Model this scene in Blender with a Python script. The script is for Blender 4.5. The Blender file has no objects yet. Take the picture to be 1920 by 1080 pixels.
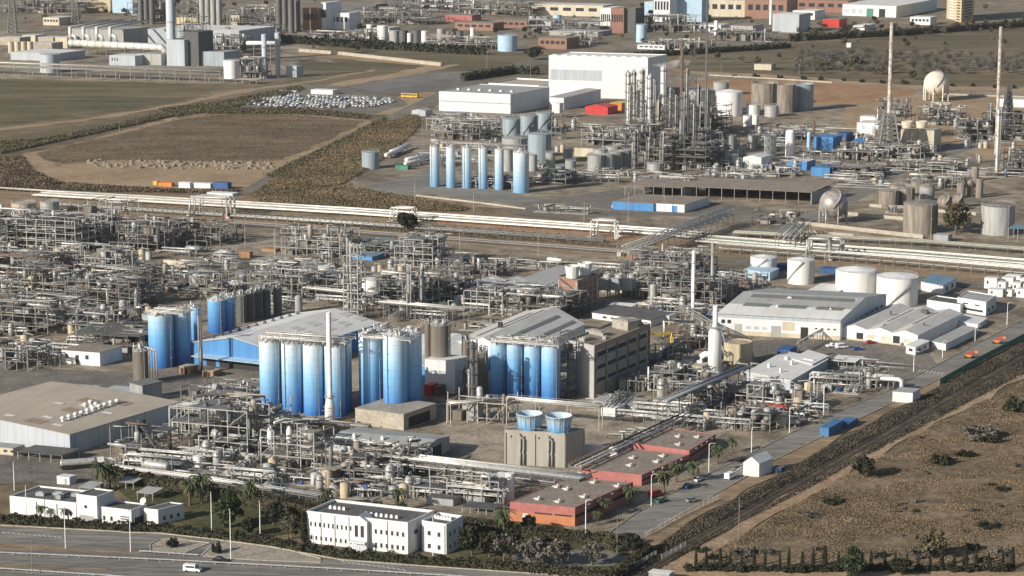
import bpy,math,random
from mathutils import Vector,Matrix
R=math.radians
sc=bpy.context.scene
col=sc.collection
# ---------------------------------------------------------------- camera
F,YH,CH=4500.0,-337.0,216.0 # focal length in photo pixels, horizon row, camera height
PT=math.atan((540-YH)/F)
cam_d=bpy.data.cameras.new("camera");cam=bpy.data.objects.new("camera",cam_d);col.objects.link(cam)
cam_d.sensor_width=36;cam_d.lens=F*36/1920;cam_d.clip_start=5;cam_d.clip_end=30000
cam.location=(0,0,CH);cam.rotation_euler=(R(90)-PT,0,0)
sc.camera=cam
# ---------------------------------------------------------------- sky and sun
SUN_AZ,SUN_EL=R(36),R(23.5) # direction the shadows fall (from +X towards +Y), sun height
to_sun=Vector((-math.cos(SUN_AZ)*math.cos(SUN_EL),-math.sin(SUN_AZ)*math.cos(SUN_EL),math.sin(SUN_EL)))
w=bpy.data.worlds.new("World");sc.world=w;w.use_nodes=True
nt=w.node_tree;nt.nodes.clear()
sky=nt.nodes.new('ShaderNodeTexSky');sky.sky_type='NISHITA';sky.sun_disc=False
sky.sun_elevation=SUN_EL;sky.sun_rotation=math.atan2(to_sun.x,to_sun.y);sky.air_density=1.0;sky.dust_density=1.5
bg=nt.nodes.new('ShaderNodeBackground');bg.inputs['Strength'].default_value=0.075
wo=nt.nodes.new('ShaderNodeOutputWorld')
nt.links.new(sky.outputs[0],bg.inputs[0]);nt.links.new(bg.outputs[0],wo.inputs[0])
sl=bpy.data.lights.new("sun",'SUN');sl.energy=4.9;sl.angle=R(0.5);sl.color=(1.0,0.93,0.83)
sun=bpy.data.objects.new("sun",sl);col.objects.link(sun);sun.rotation_euler=to_sun.to_track_quat('Z','Y').to_euler()
vs=sc.view_settings;vs.view_transform='Standard';vs.look='None';vs.gamma=1;vs.exposure=0.27
sc.cycles.max_bounces=5;sc.cycles.diffuse_bounces=2;sc.cycles.glossy_bounces=2;sc.cycles.volume_bounces=1
# ---------------------------------------------------------------- photo pixels -> world
cp,sp=math.cos(PT),math.sin(PT)
def G(x,y,z=0.0):
 u=(x-960)/F;v=(y-540)/F
 d=Vector((u,cp-v*sp,-sp-v*cp));t=(z-CH)/d.z
 return Vector((0,0,CH))+d*t
def S(y):return cp*(y-YH)/CH # photo pixels per metre at ground row y
def hz(W,y1): # height above ground point W that shows at row y1
 v=(y1-540)/F
 return((-W.y*sp+CH*cp)-v*(W.y*cp+CH*sp))/(cp-v*sp)
GX=Vector((math.cos(R(-18)),math.sin(R(-18)),0));GY=Vector((math.cos(R(60)),math.sin(R(60)),0));UZ=Vector((0,0,1))
# ---------------------------------------------------------------- materials
def mat(name,c,c2=None,rough=0.7,metal=0.0,sc_=0.3,streak=False,detail=5,lo=0.35,hi=0.65,bump=0.0,fine=0.0,spec=0.5,seams=0):
 m=bpy.data.materials.new(name);m.use_nodes=True;n=m.node_tree;b=n.nodes['Principled BSDF']
 b.inputs['Roughness'].default_value=rough;b.inputs['Metallic'].default_value=metal
 b.inputs['Specular IOR Level'].default_value=spec
 if c2 is None:c2=tuple(x*0.72 for x in c)
 tc=n.nodes.new('ShaderNodeTexCoord');mp=n.nodes.new('ShaderNodeMapping')
 mp.inputs['Scale'].default_value=(sc_,sc_,sc_*(0.12 if streak else 1))
 nz=n.nodes.new('ShaderNodeTexNoise');nz.inputs['Scale'].default_value=1.0;nz.inputs['Detail'].default_value=detail;nz.inputs['Roughness'].default_value=0.62
 rp=n.nodes.new('ShaderNodeValToRGB');rp.color_ramp.elements[0].position=lo;rp.color_ramp.elements[1].position=hi
 rp.color_ramp.elements[0].color=(*c2,1);rp.color_ramp.elements[1].color=(*c,1)
 L=n.links.new
 oi=n.nodes.new('ShaderNodeObjectInfo');va=n.nodes.new('ShaderNodeVectorMath');va.operation='MULTIPLY_ADD';va.inputs[1].default_value=(1,1,1);vm=n.nodes.new('ShaderNodeMath');vm.operation='MULTIPLY';vm.inputs[1].default_value=60
 L(oi.outputs['Random'],vm.inputs[0]);L(tc.outputs['Object'],mp.inputs[0]);L(mp.outputs[0],va.inputs[0]);L(vm.outputs[0],va.inputs[2]);L(va.outputs[0],nz.inputs['Vector']);L(nz.outputs[0],rp.inputs[0])
 out=rp.outputs[0]
 if fine:
  n2=n.nodes.new('ShaderNodeTexNoise');n2.inputs['Scale'].default_value=fine;n2.inputs['Detail'].default_value=3
  L(tc.outputs['Object'],n2.inputs['Vector'])
  r2=n.nodes.new('ShaderNodeMapRange');r2.inputs[1].default_value=0.35;r2.inputs[2].default_value=0.65;r2.inputs[3].default_value=0.72;r2.inputs[4].default_value=1.22
  mx=n.nodes.new('ShaderNodeVectorMath');mx.operation='MULTIPLY'
  L(n2.outputs[0],r2.inputs[0]);L(out,mx.inputs[0]);L(r2.outputs[0],mx.inputs[1]);out=mx.outputs[0]
 if seams: # sheet joints across a roof or cladding
  m2=n.nodes.new('ShaderNodeMapping');m2.inputs['Rotation'].default_value=(0,0,R(18));sx=n.nodes.new('ShaderNodeSeparateXYZ');f1=n.nodes.new('ShaderNodeMath');f1.operation='PINGPONG';f1.inputs[1].default_value=seams
  f2=n.nodes.new('ShaderNodeMapRange');f2.inputs[1].default_value=0;f2.inputs[2].default_value=.22;f2.inputs[3].default_value=.72;f2.inputs[4].default_value=1
  m3=n.nodes.new('ShaderNodeVectorMath');m3.operation='MULTIPLY';L(tc.outputs['Object'],m2.inputs[0]);L(m2.outputs[0],sx.inputs[0]);L(sx.outputs[0],f1.inputs[0]);L(f1.outputs[0],f2.inputs[0]);L(out,m3.inputs[0]);L(f2.outputs[0],m3.inputs[1]);out=m3.outputs[0]
 L(out,b.inputs['Base Color'])
 if bump:
  bp=n.nodes.new('ShaderNodeBump');bp.inputs['Strength'].default_value=bump;bp.inputs['Distance'].default_value=0.3
  L(nz.outputs[0],bp.inputs['Height']);L(bp.outputs[0],b.inputs['Normal'])
 return m
def grad(name,top,bot,zh,mid=None,streaks=True,low=0.0): # paint faded from one tone to another up the shell
 m=mat(name,top,top,rough=0.45);n=m.node_tree;b=n.nodes['Principled BSDF']
 tc=n.nodes.new('ShaderNodeTexCoord');sx=n.nodes.new('ShaderNodeSeparateXYZ');mr=n.nodes.new('ShaderNodeMapRange')
 mr.inputs[1].default_value=low;mr.inputs[2].default_value=zh
 rp=n.nodes.new('ShaderNodeValToRGB');rp.color_ramp.elements[0].color=(*bot,1);rp.color_ramp.elements[1].color=(*top,1)
 if mid:e=rp.color_ramp.elements.new(0.5);e.color=(*mid,1)
 nz=n.nodes.new('ShaderNodeTexNoise');nz.inputs['Scale'].default_value=1.0;nz.inputs['Detail'].default_value=4
 mp=n.nodes.new('ShaderNodeMapping');mp.inputs['Scale'].default_value=(0.9,0.9,0.1)
 r2=n.nodes.new('ShaderNodeMapRange');r2.inputs[1].default_value=0.3;r2.inputs[2].default_value=0.7;r2.inputs[3].default_value=0.84;r2.inputs[4].default_value=1.08
 mx=n.nodes.new('ShaderNodeVectorMath');mx.operation='MULTIPLY';L=n.links.new
 L(tc.outputs['Object'],sx.inputs[0]);L(sx.outputs[2],mr.inputs[0]);L(mr.outputs[0],rp.inputs[0])
 oi=n.nodes.new('ShaderNodeObjectInfo');va=n.nodes.new('ShaderNodeVectorMath');va.operation='MULTIPLY_ADD';va.inputs[1].default_value=(1,1,1);vm=n.nodes.new('ShaderNodeMath');vm.operation='MULTIPLY';vm.inputs[1].default_value=60
 L(oi.outputs['Random'],vm.inputs[0]);L(tc.outputs['Object'],mp.inputs[0]);L(mp.outputs[0],va.inputs[0]);L(vm.outputs[0],va.inputs[2]);L(va.outputs[0],nz.inputs['Vector']);L(nz.outputs[0],r2.inputs[0])
 wv=n.nodes.new('ShaderNodeMath');wv.operation='MODULO';wv.inputs[1].default_value=3.1;wc=n.nodes.new('ShaderNodeMath');wc.operation='COMPARE';wc.inputs[1].default_value=.1;wc.inputs[2].default_value=.1;ws=n.nodes.new('ShaderNodeMapRange');ws.inputs[3].default_value=1;ws.inputs[4].default_value=.8
 L(sx.outputs[2],wv.inputs[0]);L(wv.outputs[0],wc.inputs[0]);L(wc.outputs[0],ws.inputs[0]);mq=n.nodes.new('ShaderNodeMath');mq.operation='MULTIPLY';L(r2.outputs[0],mq.inputs[0]);L(ws.outputs[0],mq.inputs[1]);r2=mq
 L(rp.outputs[0],mx.inputs[0]);L(r2.outputs[0],mx.inputs[1]);L(mx.outputs[0],b.inputs['Base Color'])
 return m
M={}
def A_(k,*a,**kw):M[k]=mat(k,*a,**kw)
A_('white_paint',(.82,.82,.80),(.70,.69,.65),.5,sc_=.25,streak=True)
A_('white_metal',(.74,.76,.76),(.60,.60,.57),.45,sc_=.6,streak=True)
A_('white_wall',(.70,.71,.71),(.60,.61,.60),.8,sc_=.2,streak=True)
A_('cream',(.58,.52,.40),(.44,.39,.29),.8,sc_=.2,streak=True)
A_('yellow_wall',(.56,.46,.29),(.45,.37,.23),.8,sc_=.3)
A_('grey_paint',(.36,.38,.38),(.25,.26,.26),.55,sc_=.4,streak=True)
A_('grey_tank',(.40,.41,.40),(.24,.24,.23),.5,sc_=.5,streak=True)
A_('bluegrey_tank',(.30,.36,.40),(.22,.27,.30),.5,sc_=.4,streak=True)
A_('rust_tank',(.30,.265,.22),(.13,.105,.085),.7,sc_=.5,streak=True)
A_('brown_silo',(.19,.165,.135),(.12,.105,.085),.5,sc_=.5,streak=True)
A_('dark_silo',(.13,.13,.125),(.08,.08,.08),.5,sc_=.5,streak=True)
A_('beige_tank',(.50,.43,.30),(.38,.31,.21),.7,sc_=.4,streak=True)
A_('steel',(.22,.22,.21),(.11,.108,.10),.6,sc_=.8)
A_('steel_dark',(.10,.105,.11),(.055,.055,.055),.6,sc_=.8)
A_('steel_light',(.42,.42,.405),(.26,.255,.24),.55,sc_=.6)
A_('rust',(.17,.105,.07),(.08,.055,.04),.8,sc_=1)
A_('lagging',(.54,.54,.52),(.30,.295,.28),.4,metal=.25,sc_=1.2)
A_('lagging_white',(.72,.71,.67),(.52,.50,.45),.4,metal=.15,sc_=.15)
A_('pipe_beige',(.38,.35,.29),(.25,.225,.185),.6,sc_=.6)
A_('pipe_green',(.22,.30,.20),(.15,.2,.13),.6,sc_=.6)
A_('sphere_white',(.72,.66,.56),(.55,.48,.38),.6,sc_=.25)
A_('sphere_grey',(.42,.40,.37),(.22,.19,.17),.45,metal=.2,sc_=.25)
A_('concrete',(.37,.345,.30),(.26,.24,.205),.9,sc_=.25,fine=2)
A_('concrete_dark',(.23,.205,.17),(.12,.105,.085),.9,sc_=.35,streak=True,fine=1)
A_('mast_paint',(.52,.50,.45),(.25,.19,.14),.6,sc_=.5)
A_('concrete_wet',(.37,.36,.315),(.29,.28,.24),.9,sc_=.3,streak=True)
A_('concrete_pale',(.44,.40,.33),(.33,.29,.23),.9,sc_=.2,fine=2)
A_('brick',(.30,.16,.11),(.22,.12,.09),.9,sc_=.6)
A_('brick_orange',(.30,.175,.125),(.24,.14,.10),.9,sc_=.5)
A_('salmon',(.42,.155,.135),(.33,.125,.11),.85,sc_=.4)
A_('orange_wall',(.50,.20,.09),(.40,.16,.08),.85,sc_=.4)
A_('roof_brown',(.27,.225,.18),(.21,.175,.14),.9,sc_=.2,fine=1)
A_('roof_grey',(.37,.375,.365),(.30,.305,.295),.75,sc_=.1,seams=2.2)
A_('roof_dark',(.12,.12,.115),(.075,.075,.072),.85,sc_=.2,fine=1)
A_('roof_beige',(.44,.39,.31),(.37,.32,.255),.8,sc_=.08,seams=3)
A_('roof_rusty',(.33,.24,.18),(.27,.19,.14),.8)
A_('blue_container',(.055,.18,.36),(.04,.13,.28),.6,sc_=.5,streak=True)
A_('roof_pale',(.58,.565,.53),(.49,.475,.44),.75,sc_=.08,seams=3)
A_('roof_white',(.70,.695,.665),(.60,.595,.57),.7,sc_=.08,seams=3.2)
A_('roof_blue',(.16,.27,.36),(.11,.19,.26),.6,sc_=.15)
A_('skylight',(.20,.20,.18),(.16,.16,.14),.5)
A_('blue_wall',(.07,.25,.52),(.05,.18,.40),.55,sc_=.2,streak=True,seams=2)
A_('blue_dark',(.03,.10,.28),(.025,.07,.2),.55)
A_('blue_pale',(.40,.55,.68),(.32,.46,.58),.6,sc_=.3)
A_('greyblue_wall',(.44,.48,.52),(.35,.385,.42),.6,sc_=.2,streak=True,seams=1.6)
A_('grey_wall',(.40,.40,.38),(.29,.29,.27),.8,sc_=.3,streak=True)
A_('glass',(.05,.06,.07),(.03,.035,.04),.15)
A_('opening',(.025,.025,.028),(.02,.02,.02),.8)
A_('red',(.55,.04,.03),(.42,.03,.025),.45)
A_('orange',(.65,.22,.04),(.5,.16,.03),.5)
A_('yellow',(.62,.42,.06),(.5,.33,.05),.5)
A_('green',(.06,.22,.15),(.04,.15,.1),.6)
A_('wood',(.36,.21,.10),(.27,.15,.07),.8)
A_('black',(.02,.02,.022),(.015,.015,.015),.6)
A_('car_white',(.84,.84,.84),(.8,.8,.8),.25)
A_('car_silver',(.42,.43,.44),(.38,.39,.40),.25,metal=.5)
A_('car_black',(.02,.02,.022),(.015,.015,.018),.2)
A_('car_blue',(.03,.10,.35),(.03,.09,.3),.25)
A_('car_red',(.35,.03,.03),(.3,.03,.03),.25)
A_('bark',(.14,.10,.07),(.09,.065,.05),.9,sc_=2)
def leaf(k,c,c2,s=.5):A_(k,c,c2,.75,sc_=s,lo=.38,hi=.62,spec=.2)
leaf('leaf_dark',(.050,.053,.030),(.024,.027,.017))
leaf('leaf_pine',(.06,.082,.034),(.03,.042,.022))
leaf('leaf_olive',(.135,.12,.068),(.08,.07,.042),.2)
leaf('leaf_palm',(.085,.10,.048),(.06,.075,.035))
leaf('leaf_dry',(.19,.155,.10),(.12,.095,.062),.08)
A_('heap',(.27,.22,.165),(.20,.16,.12),.95,sc_=.4)
leaf('leaf_grey',(.17,.155,.13),(.09,.085,.07),.2)
leaf('reed',(.225,.172,.10),(.135,.108,.064),.03)
leaf('grass_dry',(.21,.158,.10),(.12,.09,.058),.06)
leaf('scrub_dark',(.10,.085,.062),(.048,.042,.032),.08)
leaf('scrub_brown',(.175,.135,.09),(.105,.082,.056),.05)
leaf('hedge',(.062,.058,.034),(.036,.035,.023),.4)
# ---------------------------------------------------------------- mesh builder
class MB:
 def __init__(s):s.v=[];s.f=[];s.s=[];s.m=[];s.mi=0
 def face(s,idx,smooth=False):s.f.append(idx);s.s.append(smooth);s.m.append(s.mi)
 def quad(s,a,b,c,d):
  n=len(s.v);s.v+=[a,b,c,d];s.face((n,n+1,n+2,n+3))
 def tri(s,a,b,c):
  n=len(s.v);s.v+=[a,b,c];s.face((n,n+1,n+2))
 def para(s,o,a,b,c): # corner + three edge vectors
  n=len(s.v);s.v+=[o,o+a,o+a+b,o+b,o+c,o+a+c,o+a+b+c,o+b+c]
  if a.cross(b).dot(c)>0:fs=((0,3,2,1),(4,5,6,7),(0,1,5,4),(1,2,6,5),(2,3,7,6),(3,0,4,7))
  else:fs=((0,1,2,3),(7,6,5,4),(4,5,1,0),(5,6,2,1),(6,7,3,2),(7,4,0,3))
  for q in fs:s.face(tuple(n+i for i in q))
 def box(s,c,sx,sy,sz,ax=None,ay=None): # c = centre of the bottom
  ax=ax or GX;ay=ay or Vector((-ax.y,ax.x,0))
  s.para(c-ax*sx/2-ay*sy/2,ax*sx,ay*sy,UZ*sz)
 def beam(s,a,b,w,h=None):
  h=h or w;d=b-a
  if d.length<1e-4:return
  k=UZ if abs(d.normalized().z)<.95 else GX
  p=d.cross(k).normalized();q=p.cross(d).normalized()
  s.para(a-p*w/2-q*h/2,d,p*w,q*h)
 def tube(s,pts,r,n=6,caps=True):
  m=len(pts);rings=[]
  for i,p in enumerate(pts):
   d=(pts[min(i+1,m-1)]-pts[max(i-1,0)])
   if d.length<1e-6:d=UZ.copy()
   d.normalize();k=UZ if abs(d.z)<.9 else Vector((1,0,0))
   a=d.cross(k).normalized();b=a.cross(d).normalized()
   sc2=1.0
   if 0<i<m-1:
    d1=(pts[i]-pts[i-1]).normalized();cs=max(.5,d1.dot(d));sc2=1/cs
   base=len(s.v);rings.append(base)
   nn=Vector((0,0,0))
   if 0<i<m-1:
    bend=((pts[i+1]-pts[i]).normalized()-(pts[i]-pts[i-1]).normalized())
    if bend.length>1e-4:nn=bend.normalized()
   for j in range(n):
    t=2*math.pi*j/n;o=a*math.cos(t)*r+b*math.sin(t)*r
    if nn.length:o+=nn*o.dot(nn)*(sc2-1)
    s.v.append(p+o)
  for i in range(m-1):
   for j in range(n):
    s.face((rings[i]+j,rings[i]+(j+1)%n,rings[i+1]+(j+1)%n,rings[i+1]+j),True)
  if caps:
   s.face(tuple(rings[0]+j for j in range(n))[::-1]);s.face(tuple(rings[-1]+j for j in range(n)))
 def lathe(s,c,prof,n=24,smooth=True,cap_top=True,a0=0.0): # prof = [(r, z)] bottom to top
  rings=[]
  for r,z in prof:
   if r<1e-4:rings.append([len(s.v)]);s.v.append(c+UZ*z)
   else:
    b=len(s.v);rings.append(list(range(b,b+n)))
    for j in range(n):
     t=a0+2*math.pi*j/n;s.v.append(c+Vector((math.cos(t)*r,math.sin(t)*r,z)))
  for a,b in zip(rings,rings[1:]):
   if len(a)==1 and len(b)==1:continue
   for j in range(n):
    k=(j+1)%n
    if len(b)==1:s.face((a[j],a[k],b[0]),smooth)
    elif len(a)==1:s.face((a[0],b[k],b[j]),smooth)
    else:s.face((a[j],a[k],b[k],b[j]),smooth)
  if cap_top and len(rings[-1])>1:s.face(tuple(rings[-1]))
 def cyl(s,c,r,h,n=16):s.lathe(c,[(r,0),(r,h)],n)
 def ring(s,c,r,w,n=16,a0=0,a1=2*math.pi): # thin closed rail
  p=[c+Vector((math.cos(a0+(a1-a0)*i/n)*r,math.sin(a0+(a1-a0)*i/n)*r,0))for i in range(n+1)]
  for a,b in zip(p,p[1:]):s.beam(a,b,w)
 def poly(s,pts,flip=False):
  n=len(s.v);s.v+=pts;f=tuple(range(n,n+len(pts)));s.face(f[::-1]if flip else f)
 def mesh(s,name,mats,off=None):
  off=off or Vector((0,0,0))
  me=bpy.data.meshes.new(name);me.from_pydata([tuple(p-off)for p in s.v],[],s.f)
  if not isinstance(mats,(list,tuple)):mats=[mats]
  for k in mats:me.materials.append(M[k]if isinstance(k,str)else k)
  me.polygons.foreach_set('use_smooth',s.s)
  if len(mats)>1:me.polygons.foreach_set('material_index',s.m)
  me.update();return me
 def part(s,name,mats,root,parent=None,label=None):
  if not s.f:return None
  off=root.location if root else Vector((0,0,0))
  o=bpy.data.objects.new(name,s.mesh(name,mats,off));col.objects.link(o)
  o.parent=parent or root
  if label:o['label']=label
  return o
 def solo(s,name,mats,label,cat,group=None,kind=None,loc=None):
  loc=loc if loc is not None else Vector((0,0,0))
  o=bpy.data.objects.new(name,s.mesh(name,mats,loc));o.location=loc;col.objects.link(o)
  if label:o['label']=label
  if cat:o['category']=cat
  if group:o['group']=group
  if kind:o['kind']=kind
  return o
def thing(name,label,cat,loc,group=None):
 o=bpy.data.objects.new(name,None);o.empty_display_size=1;col.objects.link(o);o.location=loc
 o['label']=label;o['category']=cat
 if group:o['group']=group
 return o
def copy_tree(o,loc,rz=None,label=None,group=None,scale=None):
 r=o.copy();col.objects.link(r);r.location=loc
 if rz is not None:r.rotation_euler=(0,0,rz)
 if scale:r.scale=(scale,)*3 if not isinstance(scale,tuple)else scale
 if label:r['label']=label
 if group:r['group']=group
 for c in list(o.children):
  d=c.copy();col.objects.link(d);d.parent=r
  for g in list(c.children):
   e=g.copy();col.objects.link(e);e.parent=d
 return r
# ---------------------------------------------------------------- setting: ground sheets
LAYER=[0]
ROUGH={'g_green','g_olive','g_dirt','g_redearth','g_brownfield','g_verge','g_scrub','g_wetfield','g_rightfield','g_yard','g_suburb','g_concrete','g_ballast'}
def sheet(name,pts,m,z=None,world=False,step=False):
 if z is None:LAYER[0]+=1;z=0.005*LAYER[0]
 b=MB();P=[Vector((p[0],p[1],z))if world else G(p[0],p[1],0)+UZ*z for p in pts]
 if m in ROUGH:
  Q_=[];r_=random.Random(LAYER[0]*7)
  for i,p in enumerate(P):
   q=P[(i+1)%len(P)];d=q-p;k=max(1,min(14,int(d.length/12)));n=Vector((-d.y,d.x,0)).normalized()
   for j in range(k):Q_.append(p+d*j/k+(n*r_.uniform(-1,1)*min(3.2,d.length*.03)if j else n*0))
  P=Q_
 a=sum(P[i].x*P[(i+1)%len(P)].y-P[(i+1)%len(P)].x*P[i].y for i in range(len(P)))
 b.poly(P,flip=a<0)
 return b.solo(name,m,None,None,kind='structure')
def gmat(k,cols,s1=.01,s2=.12,fine=1.2,rough=.95,stretch=None,bump=0.25):
 cols=[(c[0]*1.03,c[1]*.985,c[2]*.90)for c in cols]
 m=bpy.data.materials.new(k);m.use_nodes=True;n=m.node_tree;b=n.nodes['Principled BSDF'];b.inputs['Roughness'].default_value=rough
 b.inputs['Specular IOR Level'].default_value=.25
 L=n.links.new;tc=n.nodes.new('ShaderNodeTexCoord');mp=n.nodes.new('ShaderNodeMapping')
 if stretch:mp.inputs['Rotation'].default_value=(0,0,R(stretch[0]));mp.inputs['Scale'].default_value=(stretch[1],stretch[2],1)
 L(tc.outputs['Object'],mp.inputs[0])
 def nz(s,d):
  x=n.nodes.new('ShaderNodeTexNoise');x.inputs['Scale'].default_value=s;x.inputs['Detail'].default_value=d;x.inputs['Roughness'].default_value=.65
  L(mp.outputs[0],x.inputs['Vector']);return x
 a,c,f=nz(s1,6),nz(s2,6),nz(fine,4)
 ad=n.nodes.new('ShaderNodeMath');ad.operation='ADD';L(a.outputs[0],ad.inputs[0]);L(c.outputs[0],ad.inputs[1])
 mr=n.nodes.new('ShaderNodeMapRange');mr.inputs[1].default_value=.80;mr.inputs[2].default_value=1.20;L(ad.outputs[0],mr.inputs[0])
 rp=n.nodes.new('ShaderNodeValToRGB');e=rp.color_ramp.elements
 while len(e)<len(cols):e.new(.5)
 for i,cc in enumerate(cols):e[i].position=i/(len(cols)-1);e[i].color=(*cc,1)
 L(mr.outputs[0],rp.inputs[0])
 r2=n.nodes.new('ShaderNodeMapRange');r2.inputs[1].default_value=.3;r2.inputs[2].default_value=.7;r2.inputs[3].default_value=.6;r2.inputs[4].default_value=1.35
 mx=n.nodes.new('ShaderNodeVectorMath');mx.operation='MULTIPLY';L(f.outputs[0],r2.inputs[0]);L(rp.outputs[0],mx.inputs[0]);L(r2.outputs[0],mx.inputs[1])
 L(mx.outputs[0],b.inputs['Base Color'])
 if bump:
  bp=n.nodes.new('ShaderNodeBump');bp.inputs['Strength'].default_value=bump;bp.inputs['Distance'].default_value=.4
  L(f.outputs[0],bp.inputs['Height']);L(bp.outputs[0],b.inputs['Normal'])
 M[k]=m
gmat('g_scrub',[(.10,.082,.053),(.165,.135,.09),(.25,.20,.14)],.008,.06,.6)
gmat('g_yard',[(.125,.108,.085),(.235,.205,.165),(.37,.325,.26)],.02,.09,.7,bump=.05)
gmat('g_asphalt',[(.115,.112,.105),(.165,.157,.143),(.215,.20,.18)],.015,.15,.8,bump=.03)
gmat('g_road',[(.15,.15,.15),(.20,.20,.195),(.25,.245,.235)],.02,.12,.7,bump=.03,stretch=(18,.15,1))
gmat('g_diagroad',[(.17,.17,.168),(.215,.21,.205),(.26,.25,.24)],.02,.12,.7,bump=.03,stretch=(-58,.15,1))
gmat('g_dirt',[(.25,.18,.12),(.33,.245,.165),(.38,.30,.21)],.02,.15,.9)
gmat('g_redearth',[(.25,.145,.085),(.33,.20,.12),(.38,.26,.17)],.012,.1,.7)
gmat('g_brownfield',[(.10,.077,.052),(.155,.12,.08),(.215,.168,.115)],.02,.07,.5,stretch=(10,.5,1.2))
gmat('g_green',[(.07,.072,.038),(.12,.105,.062),(.20,.158,.10)],.008,.05,.5,stretch=(5,.3,1.5))
gmat('g_olive',[(.08,.072,.042),(.135,.115,.072),(.19,.16,.105)],.008,.05,.5,stretch=(5,.3,1.5))
gmat('g_lawn',[(.045,.055,.024),(.075,.08,.036),(.13,.115,.065)],.05,.3,1.5)
gmat('g_ballast',[(.075,.065,.055),(.12,.105,.09),(.17,.145,.12)],.05,.2,1.2,stretch=(18,.2,1))
gmat('g_cutting',[(.045,.04,.03),(.075,.064,.048),(.115,.095,.07)],.05,.2,1.2)
gmat('g_island',[(.28,.265,.235),(.33,.31,.275),(.38,.355,.31)],.03,.3,1.0,bump=.03)
gmat('g_verge',[(.15,.115,.075),(.24,.18,.12),(.32,.25,.17)],.02,.12,.9,stretch=(18,.3,1))
gmat('g_rightfield',[(.105,.080,.053),(.18,.138,.092),(.26,.20,.138)],.025,.2,.9,bump=.6)
gmat('g_wetfield',[(.13,.13,.135),(.17,.17,.17),(.22,.21,.19)],.01,.06,.5)
gmat('g_concrete',[(.20,.18,.152),(.30,.268,.225),(.38,.34,.285)],.03,.12,.8,bump=.03)
gmat('g_suburb',[(.13,.115,.085),(.20,.175,.135),(.28,.24,.19)],.012,.05,.3)
A_('line_paint',(.62,.62,.58),(.42,.41,.38),.7,sc_=1.2)

b=MB();Q=14000
b.poly([Vector((-Q,-2000,0)),Vector((Q,-2000,0)),Vector((Q,26000,0)),Vector((-Q,26000,0))])
b.solo('ground','g_scrub',None,None,kind='structure')
sheet('town_ground',[(-400,-200),(2300,-200),(2300,30),(1700,45),(1460,70),(1200,95),(900,105),(560,70),(-400,60)],'g_suburb')
# left fields
sheet('green_field',[(-300,150),(0,148),(250,154),(430,162),(330,192),(150,215),(0,240),(-300,262)],'g_green')
sheet('yard_power',[(-300,60),(200,55),(560,70),(640,105),(560,148),(440,158),(0,148),(-300,150)],'g_yard')
sheet('far_meadow',[(560,68),(1000,100),(1190,115),(900,190),(700,175),(560,150),(650,110)],'g_olive')
sheet('sand_bank_ground',[(560,92),(640,98),(828,116),(826,126),(700,116),(560,104)],'g_dirt')
sheet('wet_field',[(560,112),(640,118),(700,123),(760,128),(690,142),(600,152),(540,148)],'g_olive')
sheet('asphalt_pond',[(600,172),(690,155),(800,134),(925,134),(920,140),(862,163),(790,172),(690,176)],'g_wetfield')
sheet('dirt_strip',[(560,166),(700,144),(800,124),(862,120),(830,130),(690,154),(600,172)],'g_dirt')
sheet('canal_bank',[(-300,320),(-40,262),(0,258),(140,240),(330,203),(420,188),(560,158),(640,140),(700,134),(650,150),(560,172),(430,200),(330,218),(180,248),(60,280),(0,300),(-300,350)],'g_olive')
sheet('farm_track',[(-300,268),(0,240),(160,222),(330,195),(430,172),(520,160),(600,150),(640,140),(700,130),(705,132),(640,144),(560,158),(430,178),(330,200),(160,227),(0,245),(-300,275)],'g_dirt')
sheet('brown_field',[(40,290),(130,272),(250,240),(345,215),(450,205),(560,212),(690,225),(705,232),(640,262),(520,320),(468,352),(300,352),(110,340),(60,318)],'g_dirt')
sheet('brown_field_core',[(68,288),(135,270),(250,246),(345,222),(450,212),(560,216),(684,228),(622,262),(530,300),(420,303),(300,300),(200,300),(120,308),(84,300)],'g_brownfield')
sheet('car_park',[(430,190),(480,168),(560,158),(650,162),(742,182),(765,196),(700,214),(560,208),(440,200)],'g_asphalt')
sheet('car_park_apron',[(742,182),(800,172),(850,176),(790,206),(740,216),(700,214),(765,196)],'g_dirt')
sheet('left_scrub',[(-300,350),(0,300),(40,292),(60,318),(110,342),(300,354),(455,356),(450,366),(-300,352)],'g_scrub')
sheet('embankment',[(470,368),(520,330),(640,270),(700,235),(780,205),(800,215),(790,240),(740,285),(690,320),(650,350),(900,385),(890,400),(640,388)],'g_verge')
sheet('track_road',[(448,360),(520,318),(640,258),(725,218),(780,192),(870,150),(985,112),(1180,92),(1480,72),(1920,40),(2300,20),(2300,27),(1920,48),(1480,80),(1190,101),(1005,122),(890,160),(800,203),(740,228),(655,268),(532,326),(470,364)],'g_asphalt')
# right far fields
sheet('right_meadow',[(1190,105),(1480,84),(1920,50),(2300,30),(2300,170),(1920,170),(1700,160),(1480,145),(1300,138)],'g_olive')
sheet('bare_grove_floor',[(1480,110),(1700,96),(1920,85),(2300,70),(2300,140),(1920,140),(1650,142),(1500,136)],'g_scrub')
sheet('verge_far',[(1190,112),(1300,134),(1480,142),(1700,160),(2300,172),(2300,180),(1700,168),(1480,150),(1300,142)],'g_dirt')
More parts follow.
